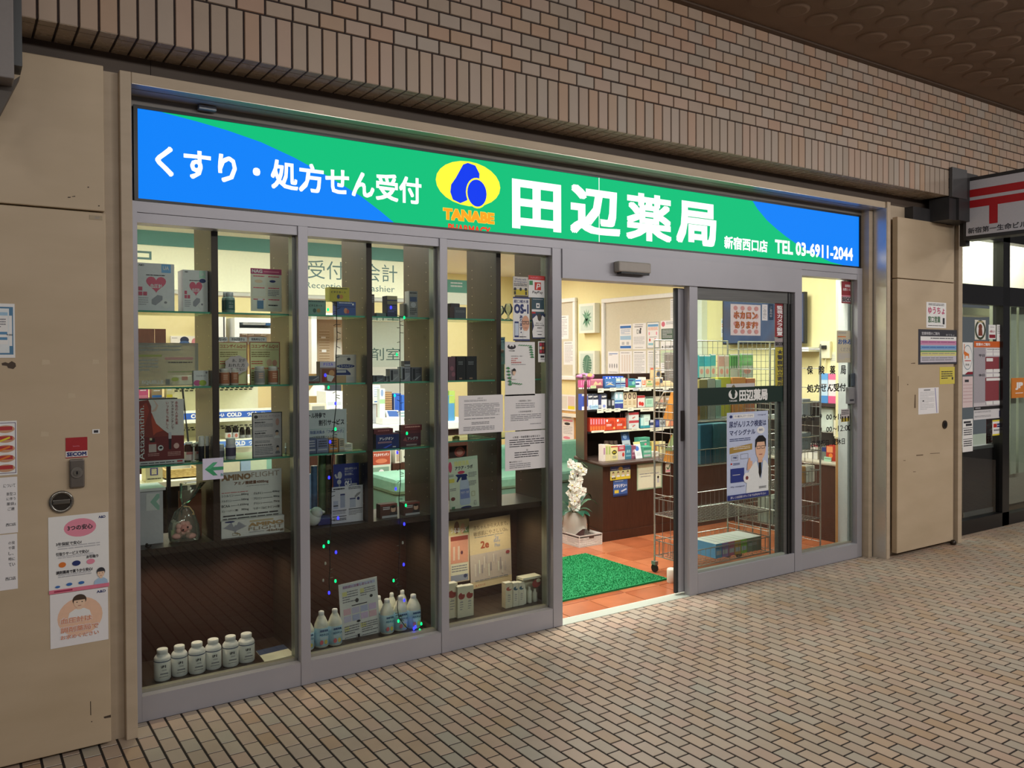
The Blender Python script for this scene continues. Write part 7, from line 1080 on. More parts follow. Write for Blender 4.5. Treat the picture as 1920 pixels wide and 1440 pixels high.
# ================================================================ WIRE RACKS
CH = C('#c9c9c6', .22, .85); CHD = C('#9a9a96', .3, .7)
def rack(label, x0, x1, y0, y1, zt, levels, endx=True, gridz=None):
    e = thing('wire_rack', label, 'rack', ((x0+x1)/2, (y0+y1)/2, 0), 'chrome wire display racks by the fixed door')
    for x in (x0, x1):
        for y in (y0, y1):
            mb = MB(); mb.cyl((x, y, .075), (x, y, zt if y == y1 else zt-.02), .007, CH, seg=8); mb.build('post', e)
            mb = MB(); mb.cyl((x-.008, y, .03), (x+.008, y, .03), .029, BLK, seg=16); mb.build('caster', e); mb = MB(); mb.box(x-.014, x+.014, y-.02, y+.02, .055, .08, CHD); mb.build('caster_fork', e)
    for z in levels:
        mb = MB(); h = .11
        for zz in (z, z+h): mb.tube([(x0, y0, zz), (x1, y0, zz), (x1, y1, zz), (x0, y1, zz), (x0, y0, zz)], .004, CH, 6)
        n = int((x1-x0)/.045)
        for i in range(1, n): x = x0+(x1-x0)*i/n; mb.tube([(x, y0, z+h), (x, y0, z), (x, y1, z), (x, y1, z+h)], .0018, CHD, 4)
        for i in range(1, 14): y = y0+(y1-y0)*i/14; mb.cyl((x0, y, z), (x1, y, z), .0015, CHD, seg=4, caps=False)
        for x in (x0, x1):
            for i in range(1, 9): y = y0+(y1-y0)*i/9; mb.cyl((x, y, z), (x, y, z+h), .0018, CHD, seg=4, caps=False)
        mb.build('basket_shelf', e)
    mb = MB()
    for i in range(int((zt-.12)/.1475)+1): z = .12+.1475*i; [mb.cyl((x, y0, z), (x, y1, z), .003, CH, seg=5) for x in (x0, x1)]
    for j in range(1, 5): y = y0+(y1-y0)*j/5; [mb.cyl((x, y, .12), (x, y, 1.10), .002, CHD, seg=4) for x in (x0, x1)]
    mb.build('end_panel', e)
    if gridz:
        mb = MB(); n = int((x1-x0)/.052)
        for i in range(n+1): x = x0+(x1-x0)*i/n; mb.cyl((x, y1, gridz[0]), (x, y1, gridz[1]), .002, CHD, seg=4)
        k = int((gridz[1]-gridz[0])/.05)
        for i in range(k+1): z = gridz[0]+(gridz[1]-gridz[0])*i/k; mb.cyl((x0, y1, z), (x1, y1, z), .002, CHD, seg=4)
        mb.tube([(x0, y1, gridz[1]), (x1, y1, gridz[1])], .005, CH); mb.build('grid_panel', e)
    return e
E1 = rack('chrome wire basket rack nearest the doorway', 3.475, 4.235, .17, .57, 1.66, (.12, .42, .80, 1.10), True, (1.15, 1.66))
mb = MB(); mb.tube([(3.475, .57, 1.10), (3.475, .57, 1.17), (3.50, .50, 1.29), (3.53, .40, 1.30), (3.53, .2, 1.30)], .006, CH); mb.build('carry_arm', E1)
E2 = rack('chrome wire rack behind the narrow lettered window', 4.30, 4.82, .17, .52, 1.655, (.30, .56, .82, 1.08), True, (1.2, 1.655))
def inrack(name, label, cat, l, t, r, zs, y, dep, col, items=(), group=None, top=None): return carton(name, label, cat, l, t, r, t+20, zs, y, dep, col, items, None, top, group)
ZR1, ZR2, ZR3, ZR4 = 1.1025, .8025, .4225, .1225
for k, (x, y, h, w_, z) in enumerate(((3.50, .24, .145, .16, ZR1), (3.55, .24, .13, .14, ZR2))):
    y0 = .24; mb = MB(); og = C('#d08a3c', .5, var=.15, scale=30)
    mb.prism([(3.49, .50, z), (3.49, .24, z), (3.49, .24, z+.19), (3.49, .42, z+.19)], (.10, 0, 0), og)
    mb.box(3.5, 3.58, .26, .4, z+.19, z+.205, C('#e6e2c0', .5))
    tag(mb.build('file_holder'), ['orange slanted file holder in the upper rack basket', 'orange slanted file holder in the rack basket below'][k], 'file holder', 'orange file holders in the wire rack')
mb = MB(); mb.prism([(3.489, .47, ZR2+.08), (3.489, .3, ZR2+.08), (3.489, .3, ZR2+.26), (3.489, .36, ZR2+.26)], (-.004, 0, 0), C('#8fa070', .5)); tag(mb.build('leaf_flyer'), 'green and grey flyer tucked into the lower orange file', 'flyer')
mb = MB(); mb.box(3.484, 3.488, .33, .40, ZR2+.09, ZR2+.12, PAP); tag(mb.build('holder_tag'), 'white name tag on the lower orange file', 'tag')
hang = [(1311, 666, 1320, '#3c8f98', 'dull teal hanging brush pack by the rack post'), (1321, 666, 1332, '#3aa0b0', 'bright aqua hanging brush pack'), (1333, 664, 1342, '#45a3a6', 'aqua hanging brush pack next to the pink one'), (1348, 666, 1358, '#b98f86', 'pinkish hanging pack between aqua and grey ones'), (1360, 666, 1367, '#b9a89c', 'grey-pink narrow hanging pack'), (1369, 664, 1388, '#6fae62', 'green pack with four brush shapes'), (1390, 663, 1412, '#7fc07a', 'broad light green hanging pack')]
for k, (l, t, r, c, lb) in enumerate(hang):
    x0, x1, z1, z0 = rect(l, t, r, 708, .545); mb = MB(); mb.box(x0, x1, .545, .56, z0, z1, C(c, .4, var=.15)); mb.face((x0, .545, z1), U, V, x1-x0, z1-z0, [('R', 0, .5, 1, .5, C('#b9c2b4', .5)), ('R', .0, .0, 1, .05, PAP)]+([('R', .1+.22*i, .1, .12, .5, C('#2f6a3a', .5)) for i in range(4)] if k == 5 else [('E', .2, .6, .6, .25, C('#c98a80', .5))])); tag(mb.build('brush_pack'), lb, 'pack', 'packs hanging on the rack grid')
low = [(1311, 712, 1326, '#8a7a4a', 'olive box in the upper rack basket'), (1327, 710, 1341, '#a9a596', 'grey and red box in the upper rack basket'), (1342, 712, 1352, '#9fb8a4', 'pale green box in the upper rack basket'), (1346, 708, 1370, '#b8b03c', 'yellow box in the upper rack basket'), (1373, 708, 1398, '#d08a4a', 'orange box in the upper rack basket'), (1400, 710, 1416, '#c0704a', 'red striped box in the upper rack basket')]
for k, (l, t, r, c, lb) in enumerate(low): inrack('oral_care_box', lb, 'box', l, t, r, ZR1, .30 if k < 3 else .42, .07, c, [('L', .1, .3, .7, .3, 2, PAP)], 'oral care boxes in the upper rack basket')
for k, (l, t, r, z_, c, lb) in enumerate(((1311, 795, 1334, ZR2+.01, '#3f6f86', 'blue pouch pack seen below the green door band'), (1335, 793, 1361, ZR2+.01, '#5f9098', 'teal pouch pack seen below the green door band'), (1312, 828, 1336, ZR2-.075, '#7f9488', 'grey-green pouch in the second rack basket'), (1337, 828, 1362, ZR2-.075, '#8fa296', 'paler grey-green pouch in the second rack basket'))):
    x0, x1, z1, z0 = rect(l, t, r, t+31, .21); mb = MB(); mb.box(x0, x1, .2, .26, ZR2+(0 if k < 2 else -.0), z1 if k < 2 else ZR2+.08, C(c, .35, var=.2, scale=30), .006) if k < 2 else mb.box(x0, x1, .28, .36, ZR2, ZR2+.09, C(c, .35, var=.2, scale=30), .006); tag(mb.build('refill_pouch'), lb, 'pouch', 'pouches in the wire rack')
x_ = PY(1340, 1000, .3).x
for k, (c, lb) in enumerate((('#5f9fd0', 'blue tissue box end starting the low basket row'), ('#9a7ab8', 'violet tissue box end in the low basket'), ('#c06a86', 'rose tissue box end in the low basket'), ('#d0a04a', 'amber tissue box end in the low basket'), ('#8fc04a', 'lime tissue box end in the low basket'), ('#7f8a78', 'wide grey-green tissue box in the low basket'))):
    w_ = .062 if k < 5 else .19; xx = 3.80+.066*k if k < 5 else 4.03+.1; xx = 3.74+.0655*k; mb = MB(); mb.box(xx, xx+w_ if k < 5 else 4.22, .235, .46, ZR4+.003, ZR4+.105, C(c, .45), 0, 0, C('#dfe0da', .5)); mb.face((xx, .235, ZR4+.105), U, V, w_ if k < 5 else 4.22-xx, .1, [('R', .1, .5, .8, .3, LGR)] if k < 5 else [('L', .1, .4, .6, .2, 2, LGR)]); tag(mb.build('tissue_box'), lb, 'box', 'tissue boxes in the low rack basket')
for k in range(5):
    xx = 4.33+.07*k; mb = MB(); mb.box(xx, xx+.055, .22, .36, .303, .49, C(['#b9bcb0', '#8f938c', '#c2c4ba', '#9ba096', '#aeb1a6'][k], .45)); mb.face((xx, .22, .49), U, V, .055, .185, [('L', .2, .1, .6, .7, 5, INK), ('E', .3, .5, .4, .15, BLK)]); tag(mb.build('bottled_pack'), ['pale carton in the low basket nearest the sliding door', 'dark grey carton second in the low rack basket', 'light carton third in the low rack basket', 'grey carton fourth in the low rack basket', 'carton at the counter end of the low rack basket'][k], 'carton', 'grey cartons low in the far rack')
for k, (l, t, r, z_, c, lb) in enumerate(((1505, 712, 1520, 1.083, '#8b8f92', 'silver pouch in the far rack top basket'), (1504, 762, 1521, .823, '#7d8486', 'grey pouch in the far rack second basket'), (1504, 795, 1511, .563, '#a97a3c', 'amber carton in the far rack third basket'), (1512, 790, 1528, .563, '#dcd9c8', 'cream tall pack in the far rack third basket'))):
    x0, x1, z1, z0 = rect(l, t, r, t+24, .26); mb = MB(); mb.box(x0, x1, .26, .34, z_, z_+.13, C(c, .4, var=.12), .005); tag(mb.build('refill_pack'), lb, 'pack', 'packs in the far wire rack')
# ================================================================ FAR COUNTER, TV, BAGS
e = thing('side_counter', 'dark wood side counter with shelves behind the narrow window', 'counter', (5.5, .9, 0))
mb = MB(); mb.box(5.35, 5.69, .31, 1.49, 0, .63, woodd); mb.build('cabinet', e); mb = MB(); mb.box(5.335, 5.69, .30, 1.49, .63, .66, C('#b9b2a2', .35), .01); mb.build('countertop', e)
zsh = PY(1560, 752, .75).z; mb = MB(); mb.box(5.45, 5.69, .33, 1.49, zsh-.03, zsh, C('#3a2c28', .5)); mb.build('upper_shelf', e); mb = MB(); mb.box(5.66, 5.69, .33, 1.49, .66, zsh, C('#3a3230', .5)); mb.build('back_panel', e)
def sidebox(name, label, cat, l, t, r, zs, x, col, items=(), dep=.1, group=None):
    m = (l+r)/2; ya, yb = PX(l, t+10, x).y, PX(r, t+10, x).y; z1 = PX(m, t, x).z; mb = MB(); mb.box(x, x+dep, yb, ya, zs+.0006, z1, C(col, .45, var=.1)); mb.face((x, ya, z1), (0, -1, 0), V, ya-yb, z1-zs, items); return tag(mb.build(name), label, cat, group)
sidebox('diaper_bag', 'blue and white plastic bag on the upper side shelf', 'bag', 1536, 700, 1552, zsh, 5.47, '#b9d0e6', [('R', 0, 0, 1, .22, C('#5f9ad6', .5)), ('R', 0, .75, 1, .25, C('#4a86c8', .5)), ('L', .1, .35, .8, .12, 1, GRY)], .16)
sidebox('diaper_bag', 'pink and white plastic bag on the upper side shelf', 'bag', 1553, 701, 1571, zsh, 5.47, '#e2d4da', [('R', 0, 0, 1, .2, C('#d86a94', .5)), ('R', 0, .75, 1, .25, C('#d45a8a', .5)), ('L', .1, .35, .8, .12, 1, GRY)], .16, 'pink plastic bags on the upper side shelf')
sidebox('diaper_bag', 'second pink and white bag nearest the window frame', 'bag', 1572, 701, 1586, zsh, 5.47, '#e2d4da', [('R', 0, 0, 1, .2, C('#d86a94', .5)), ('R', 0, .75, 1, .25, C('#d45a8a', .5)), ('L', .1, .35, .8, .12, 1, GRY)], .16, 'pink plastic bags on the upper side shelf')
zmid = .66
x_ = 5.5; ya, yb = PX(1537, 790, x_).y, PX(1562, 790, x_).y; z1, z0 = PX(1550, 763, x_).z, PX(1550, 812, x_).z; mb = MB(); mb.box(x_, x_+.1, yb, ya, z0, z1, C('#c9d4cc', .4, var=.15, scale=20), .02); tag(mb.build('hanging_bag'), 'pale green-white pack hung under the side shelf', 'bag')
x_ = 5.49; ya, yb = PX(1563, 795, x_).y, PX(1586, 795, x_).y; z1, z0 = PX(1575, 788, x_).z, PX(1575, 819, x_).z; mb = MB(); mb.box(x_, x_+.004, yb, ya, z0, z1, C('#d9d2bd', .5)); mb.face((x_, ya, z1), (0, -1, 0), V, ya-yb, z1-z0, [('E', .2, .2, .6, .2, INK), ('E', .3, .5, .6, .16, C('#b06a70', .5)), ('L', .1, .7, .7, .2, 2, LGR)]); tag(mb.build('flyer_sheet'), 'cream flyer hanging from the upper side shelf', 'flyer')
sidebox('cold_medicine_box', 'red medicine box with an orange glow on the side counter', 'box', 1549, 836, 1574, .66, 5.42, '#a83024', [('R', .05, .05, .45, .4, C('#d88a5a', .5)), ('E', .2, .5, .3, .3, ORG)], .12)
sidebox('tablet_box', 'navy-topped slim box beside the red one', 'box', 1541, 836, 1549, .66, 5.43, '#6a7068', [('R', 0, .1, 1, .3, NAV)], .08)
sidebox('tablet_box', 'blue and white box lying low on the counter end', 'box', 1571, 853, 1586, .66, 5.40, '#c9cfe0', [('R', .1, .1, .6, .3, C('#3a4aa8', .5)), ('R', .3, .55, .6, .3, C('#3a4aa8', .5))], .1)
sidebox('price_plate', 'little green price plate before the red box', 'price tag', 1545, 857, 1558, .66, 5.37, '#a8c8b0', [('L', .1, .3, .8, .3, 1, GRN)], .01)
for k, (l, r, c) in enumerate(((1504, 1514, '#dcd6cc'), (1515, 1524, '#e2dcd2'), (1525, 1533, '#d0cdc6'))): sidebox('white_carton', ['white red-topped carton behind the far rack', 'middle white red-topped carton behind the far rack', 'white carton behind the rack post'][k], 'box', l, 833, r, .66, 5.42, c, [('R', 0, 0, 1, .16, C('#b03448', .5)), ('R', 0, .5, 1, .05, GRY)], .1, 'white cartons on the side counter')
e = thing('television', 'wall-mounted television with a bluish screen above the side counter', 'television', (5.6, 1.3, 1.66))
mb = MB(); mb.box(5.60, 5.64, .90, 1.86, 1.655, 2.115, BLK, .004); mb.build('bezel', e)
m, nt, b = nodes('tv_picture'); tc = nt.nodes.new('ShaderNodeTexCoord'); n = nt.nodes.new('ShaderNodeTexNoise'); n.inputs['Scale'].default_value = 2.2; nt.links.new(tc.outputs['Object'], n.inputs['Vector']); r_ = ramp(nt, [(.3, '#2f4f9c'), (.5, '#6f8fd0'), (.7, '#8a7a9c')]); nt.links.new(n.outputs['Fac'], r_.inputs[0]); nt.links.new(r_.outputs[0], b.inputs['Emission Color']); b.inputs['Emission Strength'].default_value = .3; b.inputs['Base Color'].default_value = (.02, .02, .02, 1); b.inputs['Roughness'].default_value = .15
mb = MB(); mb.add([(5.5985, 1.845, 1.67), (5.5985, .915, 1.67), (5.5985, .915, 2.10), (5.5985, 1.845, 2.10)], [(0, 1, 2, 3)], m); mb.build('screen', e); mb = MB(); mb.box(5.64, 5.699, 1.2, 1.5, 1.8, 1.95, C('#d8d8d2', .5)); mb.build('wall_mount', e)
mb = MB(); mb.box(5.52, 5.699, .80, 1.15, 1.58, 1.62, C('#dcdcda', .45), .006); tag(mb.build('wall_bracket_shelf'), 'small white bracket shelf under the television', 'shelf')
a = PX(1550, 655, 5.69); e = thing('wall_socket', 'white wall socket box with a black plug near the television', 'socket', (5.69, a.y, a.z-.06)); mb = MB(); mb.box(5.665, 5.699, a.y-.05, a.y+.05, a.z-.08, a.z+.07, C('#dfdac2', .5), .004); mb.build('plate', e); mb = MB(); mb.box(5.635, 5.665, a.y-.02, a.y+.04, a.z+.005, a.z+.035, BLK, .004); mb.build('plug', e); mb = MB(); mb.tube([(5.68, a.y, a.z-.08), (5.67, a.y+.02, a.z-.2), (5.68, a.y-.03, a.z-.34)], .004, C('#d8d0b0', .5)); mb.build('cord', e)
wallsheet('notice', 'small pale notice under the wall socket', 'notice', 1557, 660, 1569, 686, 5.696, C('#dcd9bd', .5), [('L', .1, .2, .8, .5, 4, LGR)])
wallsheet('notice', 'white and blue notice beside the television seen over the rack', 'notice', 1352, 597, 1364, 632, 5.696, PAP, [('R', .1, .1, .8, .14, C('#9fb8d8', .5)), ('L', .1, .3, .8, .2, 2, ORG), ('L', .1, .6, .8, .2, 2, BLU)])
mb = MB(); mb.box(5.62, 5.699, PX(1321, 600, 5.66).y, PX(1308, 600, 5.66).y, 0, 2.61, C('#dfe4dc', .5)); tag(mb.build('wall_duct'), 'pale green-white vertical duct on the wall behind the fixed leaf', 'duct')
# ================================================================ PROJECTING SIGNS AND POST OFFICE
DK = noise_mat('dark_steel', '#2e2d2f', '#39383a', 6, .45); DKG = C('#4a4a4c', .45)
e = thing('postal_sign', 'projecting white sign with a red postal mark', 'sign', (6.05, -.62, 2.45))
XS = 6.0
def yz(px, py, x=XS): p = PX(px, py, x); return p.y, p.z
ya, yb = yz(1812, 380)[0], -1.02; z1, z0 = yz(1812, 341)[1], yz(1812, 443)[1]
mb = MB(); mb.box(XS+.002, XS+.14, yb-.03, ya+.03, z0-.03, z1+.03, DK, .006); mb.build('housing', e)
mb = MB(); wdt, hgt = ya-yb, z1-z0; mb.box(XS-.002, XS+.002, yb, ya, z0, z1, C('#c3c2ca', .4)); RD = C('#b02228', .4)
def f_(px, py): a, b = yz(px, py); return (ya-a)/wdt, (z1-b)/hgt
t1 = f_(1815, 357)[1]; t2 = f_(1815, 371)[1]; t3 = f_(1815, 377)[1]; t4 = f_(1815, 391)[1]; sx0, sx1 = f_(1855, 400)[0], f_(1871, 400)[0]; sb = f_(1862, 421)[1]
mb.face((XS-.002, ya, z1), (0, -1, 0), V, wdt, hgt, [('R', .0, t1, .96, t2-t1, RD), ('R', 0, t3, .96, t4-t3, RD), ('R', sx0, t4-.02, sx1-sx0, sb-t4, RD), ('T', '新宿第一生命ビル内郵便局', .02, f_(1815, 428)[1], .94, f_(1815, 439)[1]-f_(1815, 428)[1], INK, .02)]); mb.build('sign_face', e)
mb = MB(); mb.box(XS+.05, XS+.11, ya+.03, ya+.08, 2.42, 2.98, DK); mb.build('post', e)
mb = MB(); mb.box(5.735, 5.95, -.35, -.322, 2.77, 3.0, DKG, .003); mb.box(5.74, 5.84, -.322, -.16, 2.60, 2.775, DK); mb.box(5.5, 5.84, -.17, -.1, 2.60, 2.70, DK); mb.box(5.84, 6.12, -.345, -.18, 2.6, 2.98, DK); mb.build('bracket', e)
e = thing('blade_sign', 'grey projecting sign cut off by the top corner of the frame', 'sign', (-.7, -.5, 2.5))
a = PY(27, 148, -.5); mb = MB(); mb.box(-1.05, a.x, -.5, -.345, a.z, 3.4, C('#7c7674', .45), .004); 
mb.build('housing', e); b = PY(38, 141, -.36); mb = MB(); mb.box(a.x+.0005, b.x, -.47, -.36, b.z, 3.4, C('#3c3f42', .4)); mb.build('side_frame', e)
q = [PY(-20, 150, -.4), PY(26, 150, -.4), PY(38, 142, -.4), PY(0, 214, -.4), PY(-20, 250, -.4)]; mb = MB(); mb.prism(q, (0, .07, 0), C('#4d453f', .5)); mb.build('bracket_plate', e)
# post office front
YO = -.05
mb = MB(); OKm = C('#1b1a1b', .3)
def ob(l, t, r, b, d=.08, m=OKm, y=YO, mm=None):
    x0, x1, z1, z0 = rect(l, t, r, b, y); (mm or mb).box(x0, x1, y, y+d, max(0, z0), z1, m)
zl = PY(1860, 545, YO).z; zt = PY(1860, 460, YO).z
xa = 6.19
x1 = PY(1870, 700, YO).x; x2 = PY(1893, 700, YO).x; xm = PY(1884, 700, YO).x
mb.box(xa, 11, YO, YO+.08, PY(1860, 572, YO).z, PY(1860, 536, YO).z, OKm); mb.box(x2-.12, x2, YO, YO+.09, 0, 2.75, OKm); mb.box(xa, x2, YO, YO+.09, 0, PY(1850, 968, YO).z, OKm); mb.box(x2, 11, YO, YO+.08, 0, .10, OKm)
mb.box(xa, 11, YO, YO+.1, 2.56, 3.0, OKm)
struct('trim_4', mb, 'black metal framing of the post office entrance', 'frame')
mb = MB(); mb.box(6.19, 6.3, .0, 3., 0, 3, C('#d9d6c4', .6)); mb.box(6.19, 12, 2.9, 3.1, 0, 3, C('#dedcc9', .6)); mb.box(6.19, 12, .04, 3, 2.8, 2.9, C('#e6e6dc', .6)); mb.box(6.3, 9.5, .60, .66, 2.12, 2.79, C('#dfddc8', .6)); struct('wall_post_office', mb, 'cream interior walls of the post office', 'wall')
mb = MB(); mb.box(6.19, 12, .031, 3., -.05, .002, C('#8a7460', .4)); struct('floor_post_office', mb, 'brown floor inside the post office', 'floor')
e = thing('window_5', 'dark-framed post office window covered in stickers', 'window', (6.8, YO+.03, 0), None, 'structure')
mb = MB(); mb.add([(xa, YO+.03, .1), (x2-.1, YO+.03, .1), (x2-.1, YO+.03, 2.6), (xa, YO+.03, 2.6)], [(0, 1, 2, 3)], clear); mb.build('glass', e)
e = thing('door_3', 'post office sliding door with an orange logo panel', 'door', (7.9, YO+.03, 0), None, 'structure')
mb = MB(); mb.add([(x2, YO+.04, .1), (9.5, YO+.04, .1), (9.5, YO+.04, 2.1), (x2, YO+.04, 2.1)], [(0, 1, 2, 3)], clear); mb.build('glass', e)
x0, x1_, z1, z0 = rect(1897, 708, 1950, 745, YO+.03); mb = MB(); mb.box(x0, x1_, YO+.028, YO+.036, z0, z1, C('#d07f35', .5)); mb.face((x0, YO+.028, z1), U, V, x1_-x0, z1-z0, [('T', 'JP', .12, .22, .26, .38, WHT, .06), ('L', .12, .74, .26, .08, 1, PAP)]); mb.build('logo_panel', e)
mb = MB(); pale = C('#c4cbb8', .6)
for k in range(5): x = x2+.12+.16*k; mb.box(x, x+.11, .15, .19, .4, 2.05, pale)
tag(mb.build('vertical_blind'), 'pale vertical blind behind the post office door', 'blind')
Q_ = lambda name, label, l, t, r, b, bg, items, y=YO-.0012+.029, **k: poster(name, label, 'notice', l, t, r, b, y, bg, items, **k)
Q_('sticker', 'round badge with a brown dog on the post office window', 1828, 600, 1848, 637, C('#e3dfd4', .5), [('E', 0, 0, 1, 1, C('#3f4a38', .5)), ('E', .14, .12, .72, .76, WHT), ('E', .32, .2, .36, .3, C('#7a3f2c', .5)), ('P', [(.3, .8), (.34, .45), (.66, .45), (.72, .8)], C('#7a3f2c', .5)), ('R', .25, .06, .5, .06, C('#c9b98a', .5))])
Q_('sticker', 'small white card with a red base beside the dog badge', 1854, 609, 1867, 636, WHT, [('L', .2, .14, .6, .08, 1, GRY), ('T', 'd払い', .12, .36, .76, .18, C('#a03048', .5), .03), ('R', .06, .68, .88, .24, C('#8c2030', .5))])
Q_('sticker', 'narrow white card at the end of the badge row', 1869, 609, 1882, 640, WHT, [('L', .1, .08, .8, .5, 5, GRY), ('R', .4, .65, .3, .1, RED)])
Q_('sticker', 'white oval emblem with an orange deer', 1805, 642, 1824, 702, WHT, [('E', .0, .08, .95, .78, C('#8fa0ac', .5)), ('E', .04, .11, .87, .72, WHT), ('P', [(.1, .3), (.22, .28), (.5, .34), (.62, .36), (.62, .5), (.56, .5), (.54, .42), (.28, .42), (.26, .52), (.2, .52), (.18, .4), (.1, .36)], ORG), ('R', .12, .05, .06, .26, ORG), ('L', .2, .56, .6, .06, 1, RED), ('T', '奈良', .25, .66, .4, .07, INK), ('P', [(.2, 1), (.5, .92), (1, .92), (1, 1)], C('#8c2030', .5))])
Q_('notice', 'pink ruled notice under the deer emblem', 1805, 706, 1824, 764, C('#dcc9cb', .5), [('R', .2, .1, .4, .08, INK)]+[('R', .04, .26+.11*i, .9, .012, C('#b08088', .5)) for i in range(6)])
it = [('R', 0, 0, 1, .095, C('#d0632a', .5)), ('T', '営業のご案内', .06, .025, .42, .045, PAP, .03), ('R', 0, .1, .34, .84, C('#a9a4ad', .5)), ('T', '平日', .14, .2, .18, .04, INK, .03), ('T', '休日', .14, .5, .18, .04, INK, .03), ('R', .34, .24, .42, .2, C('#8c4048', .5)), ('R', .34, .56, .42, .36, C('#8c4048', .5)), ('R', .76, .24, .24, .68, C('#4a5450', .5))]
for i, yy in enumerate((.11, .17, .43, .5, .93)): it += [('R', .36+.22*j, yy, .2, .05, WHT) for j in range(3)]
it += [('R', .36, .26, .2, .05, WHT), ('R', .36, .57, .42, .04, WHT), ('L', .38, .12, .6, .02, 1, GRY)]
Q_('notice', 'tall orange-headed timetable poster on the post office window', 1826, 640, 1887, 761, C('#c9c4cb', .5), it)
Q_('notice', 'black-headed fee table under the orange timetable', 1826, 761, 1886, 785, C('#d8d6da', .5), [('R', 0, 0, 1, .26, C('#2a292b', .5)), ('R', .04, .06, .16, .12, GRY), ('L', .02, .35, .5, .16, 2, GRY), ('L', .02, .7, .5, .16, 2, GRY), ('R', .78, .42, .22, .5, NAV)])
Q_('notice', 'black and white service notice beside the beige trim', 1805, 786, 1824, 847, WHT, [('R', .1, .06, .7, .06, INK), ('R', .3, .14, .6, .07, INK), ('R', .04, .26, .92, .016, INK), ('L', .1, .32, .8, .2, 3, INK), ('R', .04, .6, .92, .016, INK), ('L', .1, .66, .8, .2, 3, INK)])
Q_('sticker', 'small yellow-edged picture sticker on the black door frame', 1861, 787, 1882, 816, WHT, [('R', 0, 0, 1, .1, YEL), ('R', 0, .9, 1, .1, YEL), ('R', .08, .24, .3, .24, RED), ('R', .4, .24, .5, .1, NAV), ('R', .4, .38, .5, .1, NAV), ('L', .1, .6, .8, .24, 1, GRY)])
Q_('poster', 'tall dark red banner with white hiragana behind the glass', 1849, 780, 1874, 960, C('#7a2226', .5), [('V', 'つきさんぽ', .02, .05, .62, .6, C('#c9b8b4', .5), .03)], y=.10)
mb = MB(); x0, x1_, z1, z0 = rect(1806, 842, 1862, 968, .04); mb.box(x0, x1_, .04, .07, z0, z1, C('#4a4446', .3)); mb.box(x0, x1_+.03, .03, .08, z1, z1+.03, C('#8a8a8c', .4, .4)); mb.box(x1_, x1_+.04, .03, .08, .1, z1+.03, C('#7d7f80', .4, .4)); mb.box(x0, x1_, .03, .08, z0, z0+.06, C('#8a8a8c', .4, .4)); tag(mb.build('poster_stand'), 'grey-framed blank poster stand behind the post office glass', 'stand')
mb = MB(); mb.box(x2+.15, 11, .3, .9, .06, .62, C('#b3aca0', .5)); mb.box(x2+.1, 11, .28, .92, .62, .68, C('#6f736c', .4)); tag(mb.build('post_counter'), 'grey-topped counter low inside the post office', 'counter')
x0, x1_, z1, z0 = rect(1805, 578, 1874, 592, .3); mb = MB(); mb.box(x0, x1_, .3, .5, z0, z1, C('#cfcdb8', .5)); tag(mb.build('roller_box'), 'cream roller blind box inside the post office window', 'blind box')
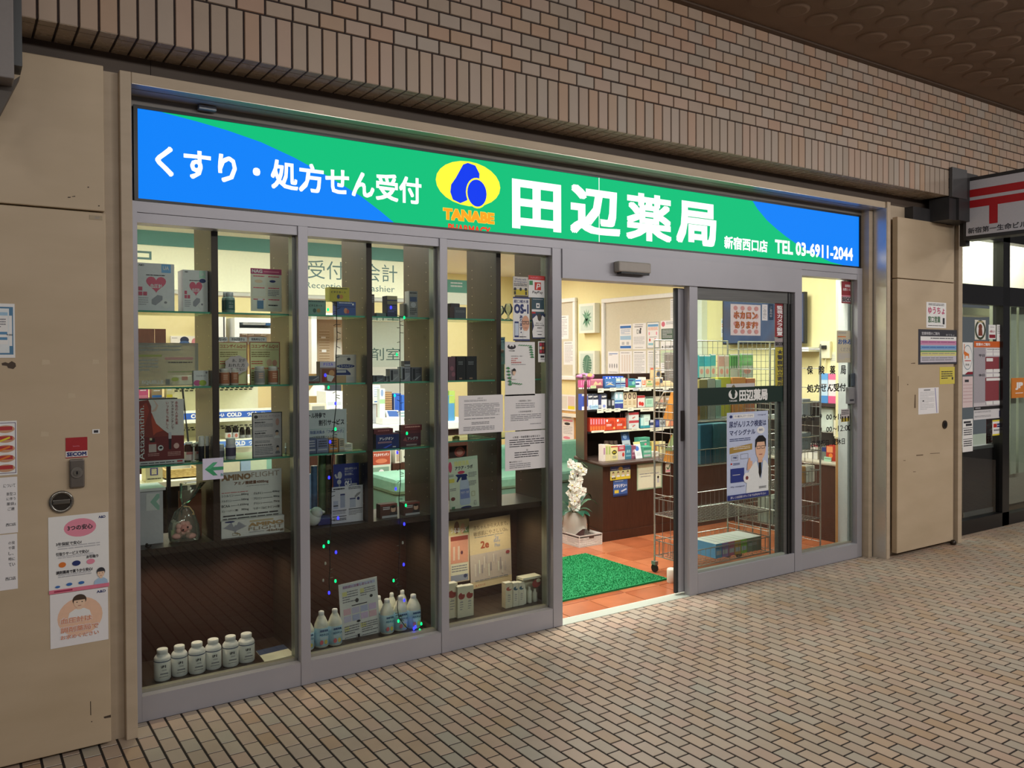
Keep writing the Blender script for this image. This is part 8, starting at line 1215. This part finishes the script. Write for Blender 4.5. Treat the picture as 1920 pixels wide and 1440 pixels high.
# ================================================================ LIGHT + CAMERA
def area(name, loc, size, power, col=(1, 1, 1), rot=(0, 0, 0), sy=None):
    l = bpy.data.lights.new(name, 'AREA'); l.energy = power; l.color = col; l.size = size
    if sy: l.shape = 'RECTANGLE'; l.size_y = sy
    o = bpy.data.objects.new(name, l); COL.objects.link(o); o.location = loc; o.rotation_euler = rot; return o
for i, x in enumerate((.6, 2.5, 4.4)):
    for j, (y, p) in enumerate(((.85, 30), (1.9, 17), (4.4, 30))):
        area('shop_light', (x, y, 2.60), 1.2, p, (1, .985, .92), sy=.28)
for x, y, p in ((-2.2, -2.9, 8), (1.8, -2.9, 16), (4.6, -2.9, 20), (7.2, -2.9, 22), (9.6, -2.9, 22)):
    area('arcade_light', (x, y, 3.57), .3, p, (1, .95, .89))
for x, p in ((-3, 22), (0, 34), (3, 46), (6, 52), (9, 52)):
    area('facade_fill', (x, -5.6, 3.42), 2.2, p, (1, .955, .9), (math.radians(68), 0, 0), .26)  # added fill lamps behind the camera, there to brighten the brick wall
for x, l, p in ((.33, .62, 3.6), (1.08, .62, 3.6), (1.85, .6, 3.6), (2.75, .9, 36), (3.75, .8, 12), (4.7, .55, 9)):
    area('window_strip_light', (x, .2, 2.5), l, p, (1, .98, .88), sy=.05)
for x in (.12, .50, .88, 1.27, 1.66, 2.02):
    l = bpy.data.lights.new('cabinet_spot', 'SPOT'); l.energy = 4.; l.color = (1, .80, .56); l.spot_size = 2.3; l.spot_blend = .8; l.shadow_soft_size = .02
    o = bpy.data.objects.new('cabinet_spot', l); COL.objects.link(o); o.location = (x, .22, .668)
for x in (7., 8.6, 10.2): area('post_office_light', (x, 1.5, 2.78), 1.2, 30, (1, .98, .92))
area('post_office_light', (7.6, .25, 2.74), 2.6, 26, (1, .98, .9), (math.radians(50), 0, 0), .1)
w = bpy.data.worlds.new('World'); SC.world = w; w.use_nodes = True
w.node_tree.nodes['Background'].inputs[0].default_value = (.9, .93, 1, 1); w.node_tree.nodes['Background'].inputs[1].default_value = .10
cd = bpy.data.cameras.new('camera'); co = bpy.data.objects.new('camera', cd); COL.objects.link(co)
cd.sensor_fit = 'HORIZONTAL'; cd.sensor_width = 36; cd.lens = FPX/1920*36
cd.shift_x = (960-CPX)/1920; cd.shift_y = (CPY-720)/1920
co.matrix_world = Matrix(((AR.x, -AD.x, -AF.x, CAM.x), (AR.y, -AD.y, -AF.y, CAM.y), (AR.z, -AD.z, -AF.z, CAM.z), (0, 0, 0, 1)))
cd.clip_start = .05; SC.camera = co
SC.view_settings.view_transform = 'Standard'; SC.view_settings.look = 'None'; SC.view_settings.gamma = 1; SC.view_settings.exposure = 0
SC.view_settings.use_curve_mapping = False
SC.cycles.use_denoising = True; SC.cycles.max_bounces = 8; SC.cycles.transparent_max_bounces = 24; SC.cycles.caustics_reflective = False; SC.cycles.caustics_refractive = False
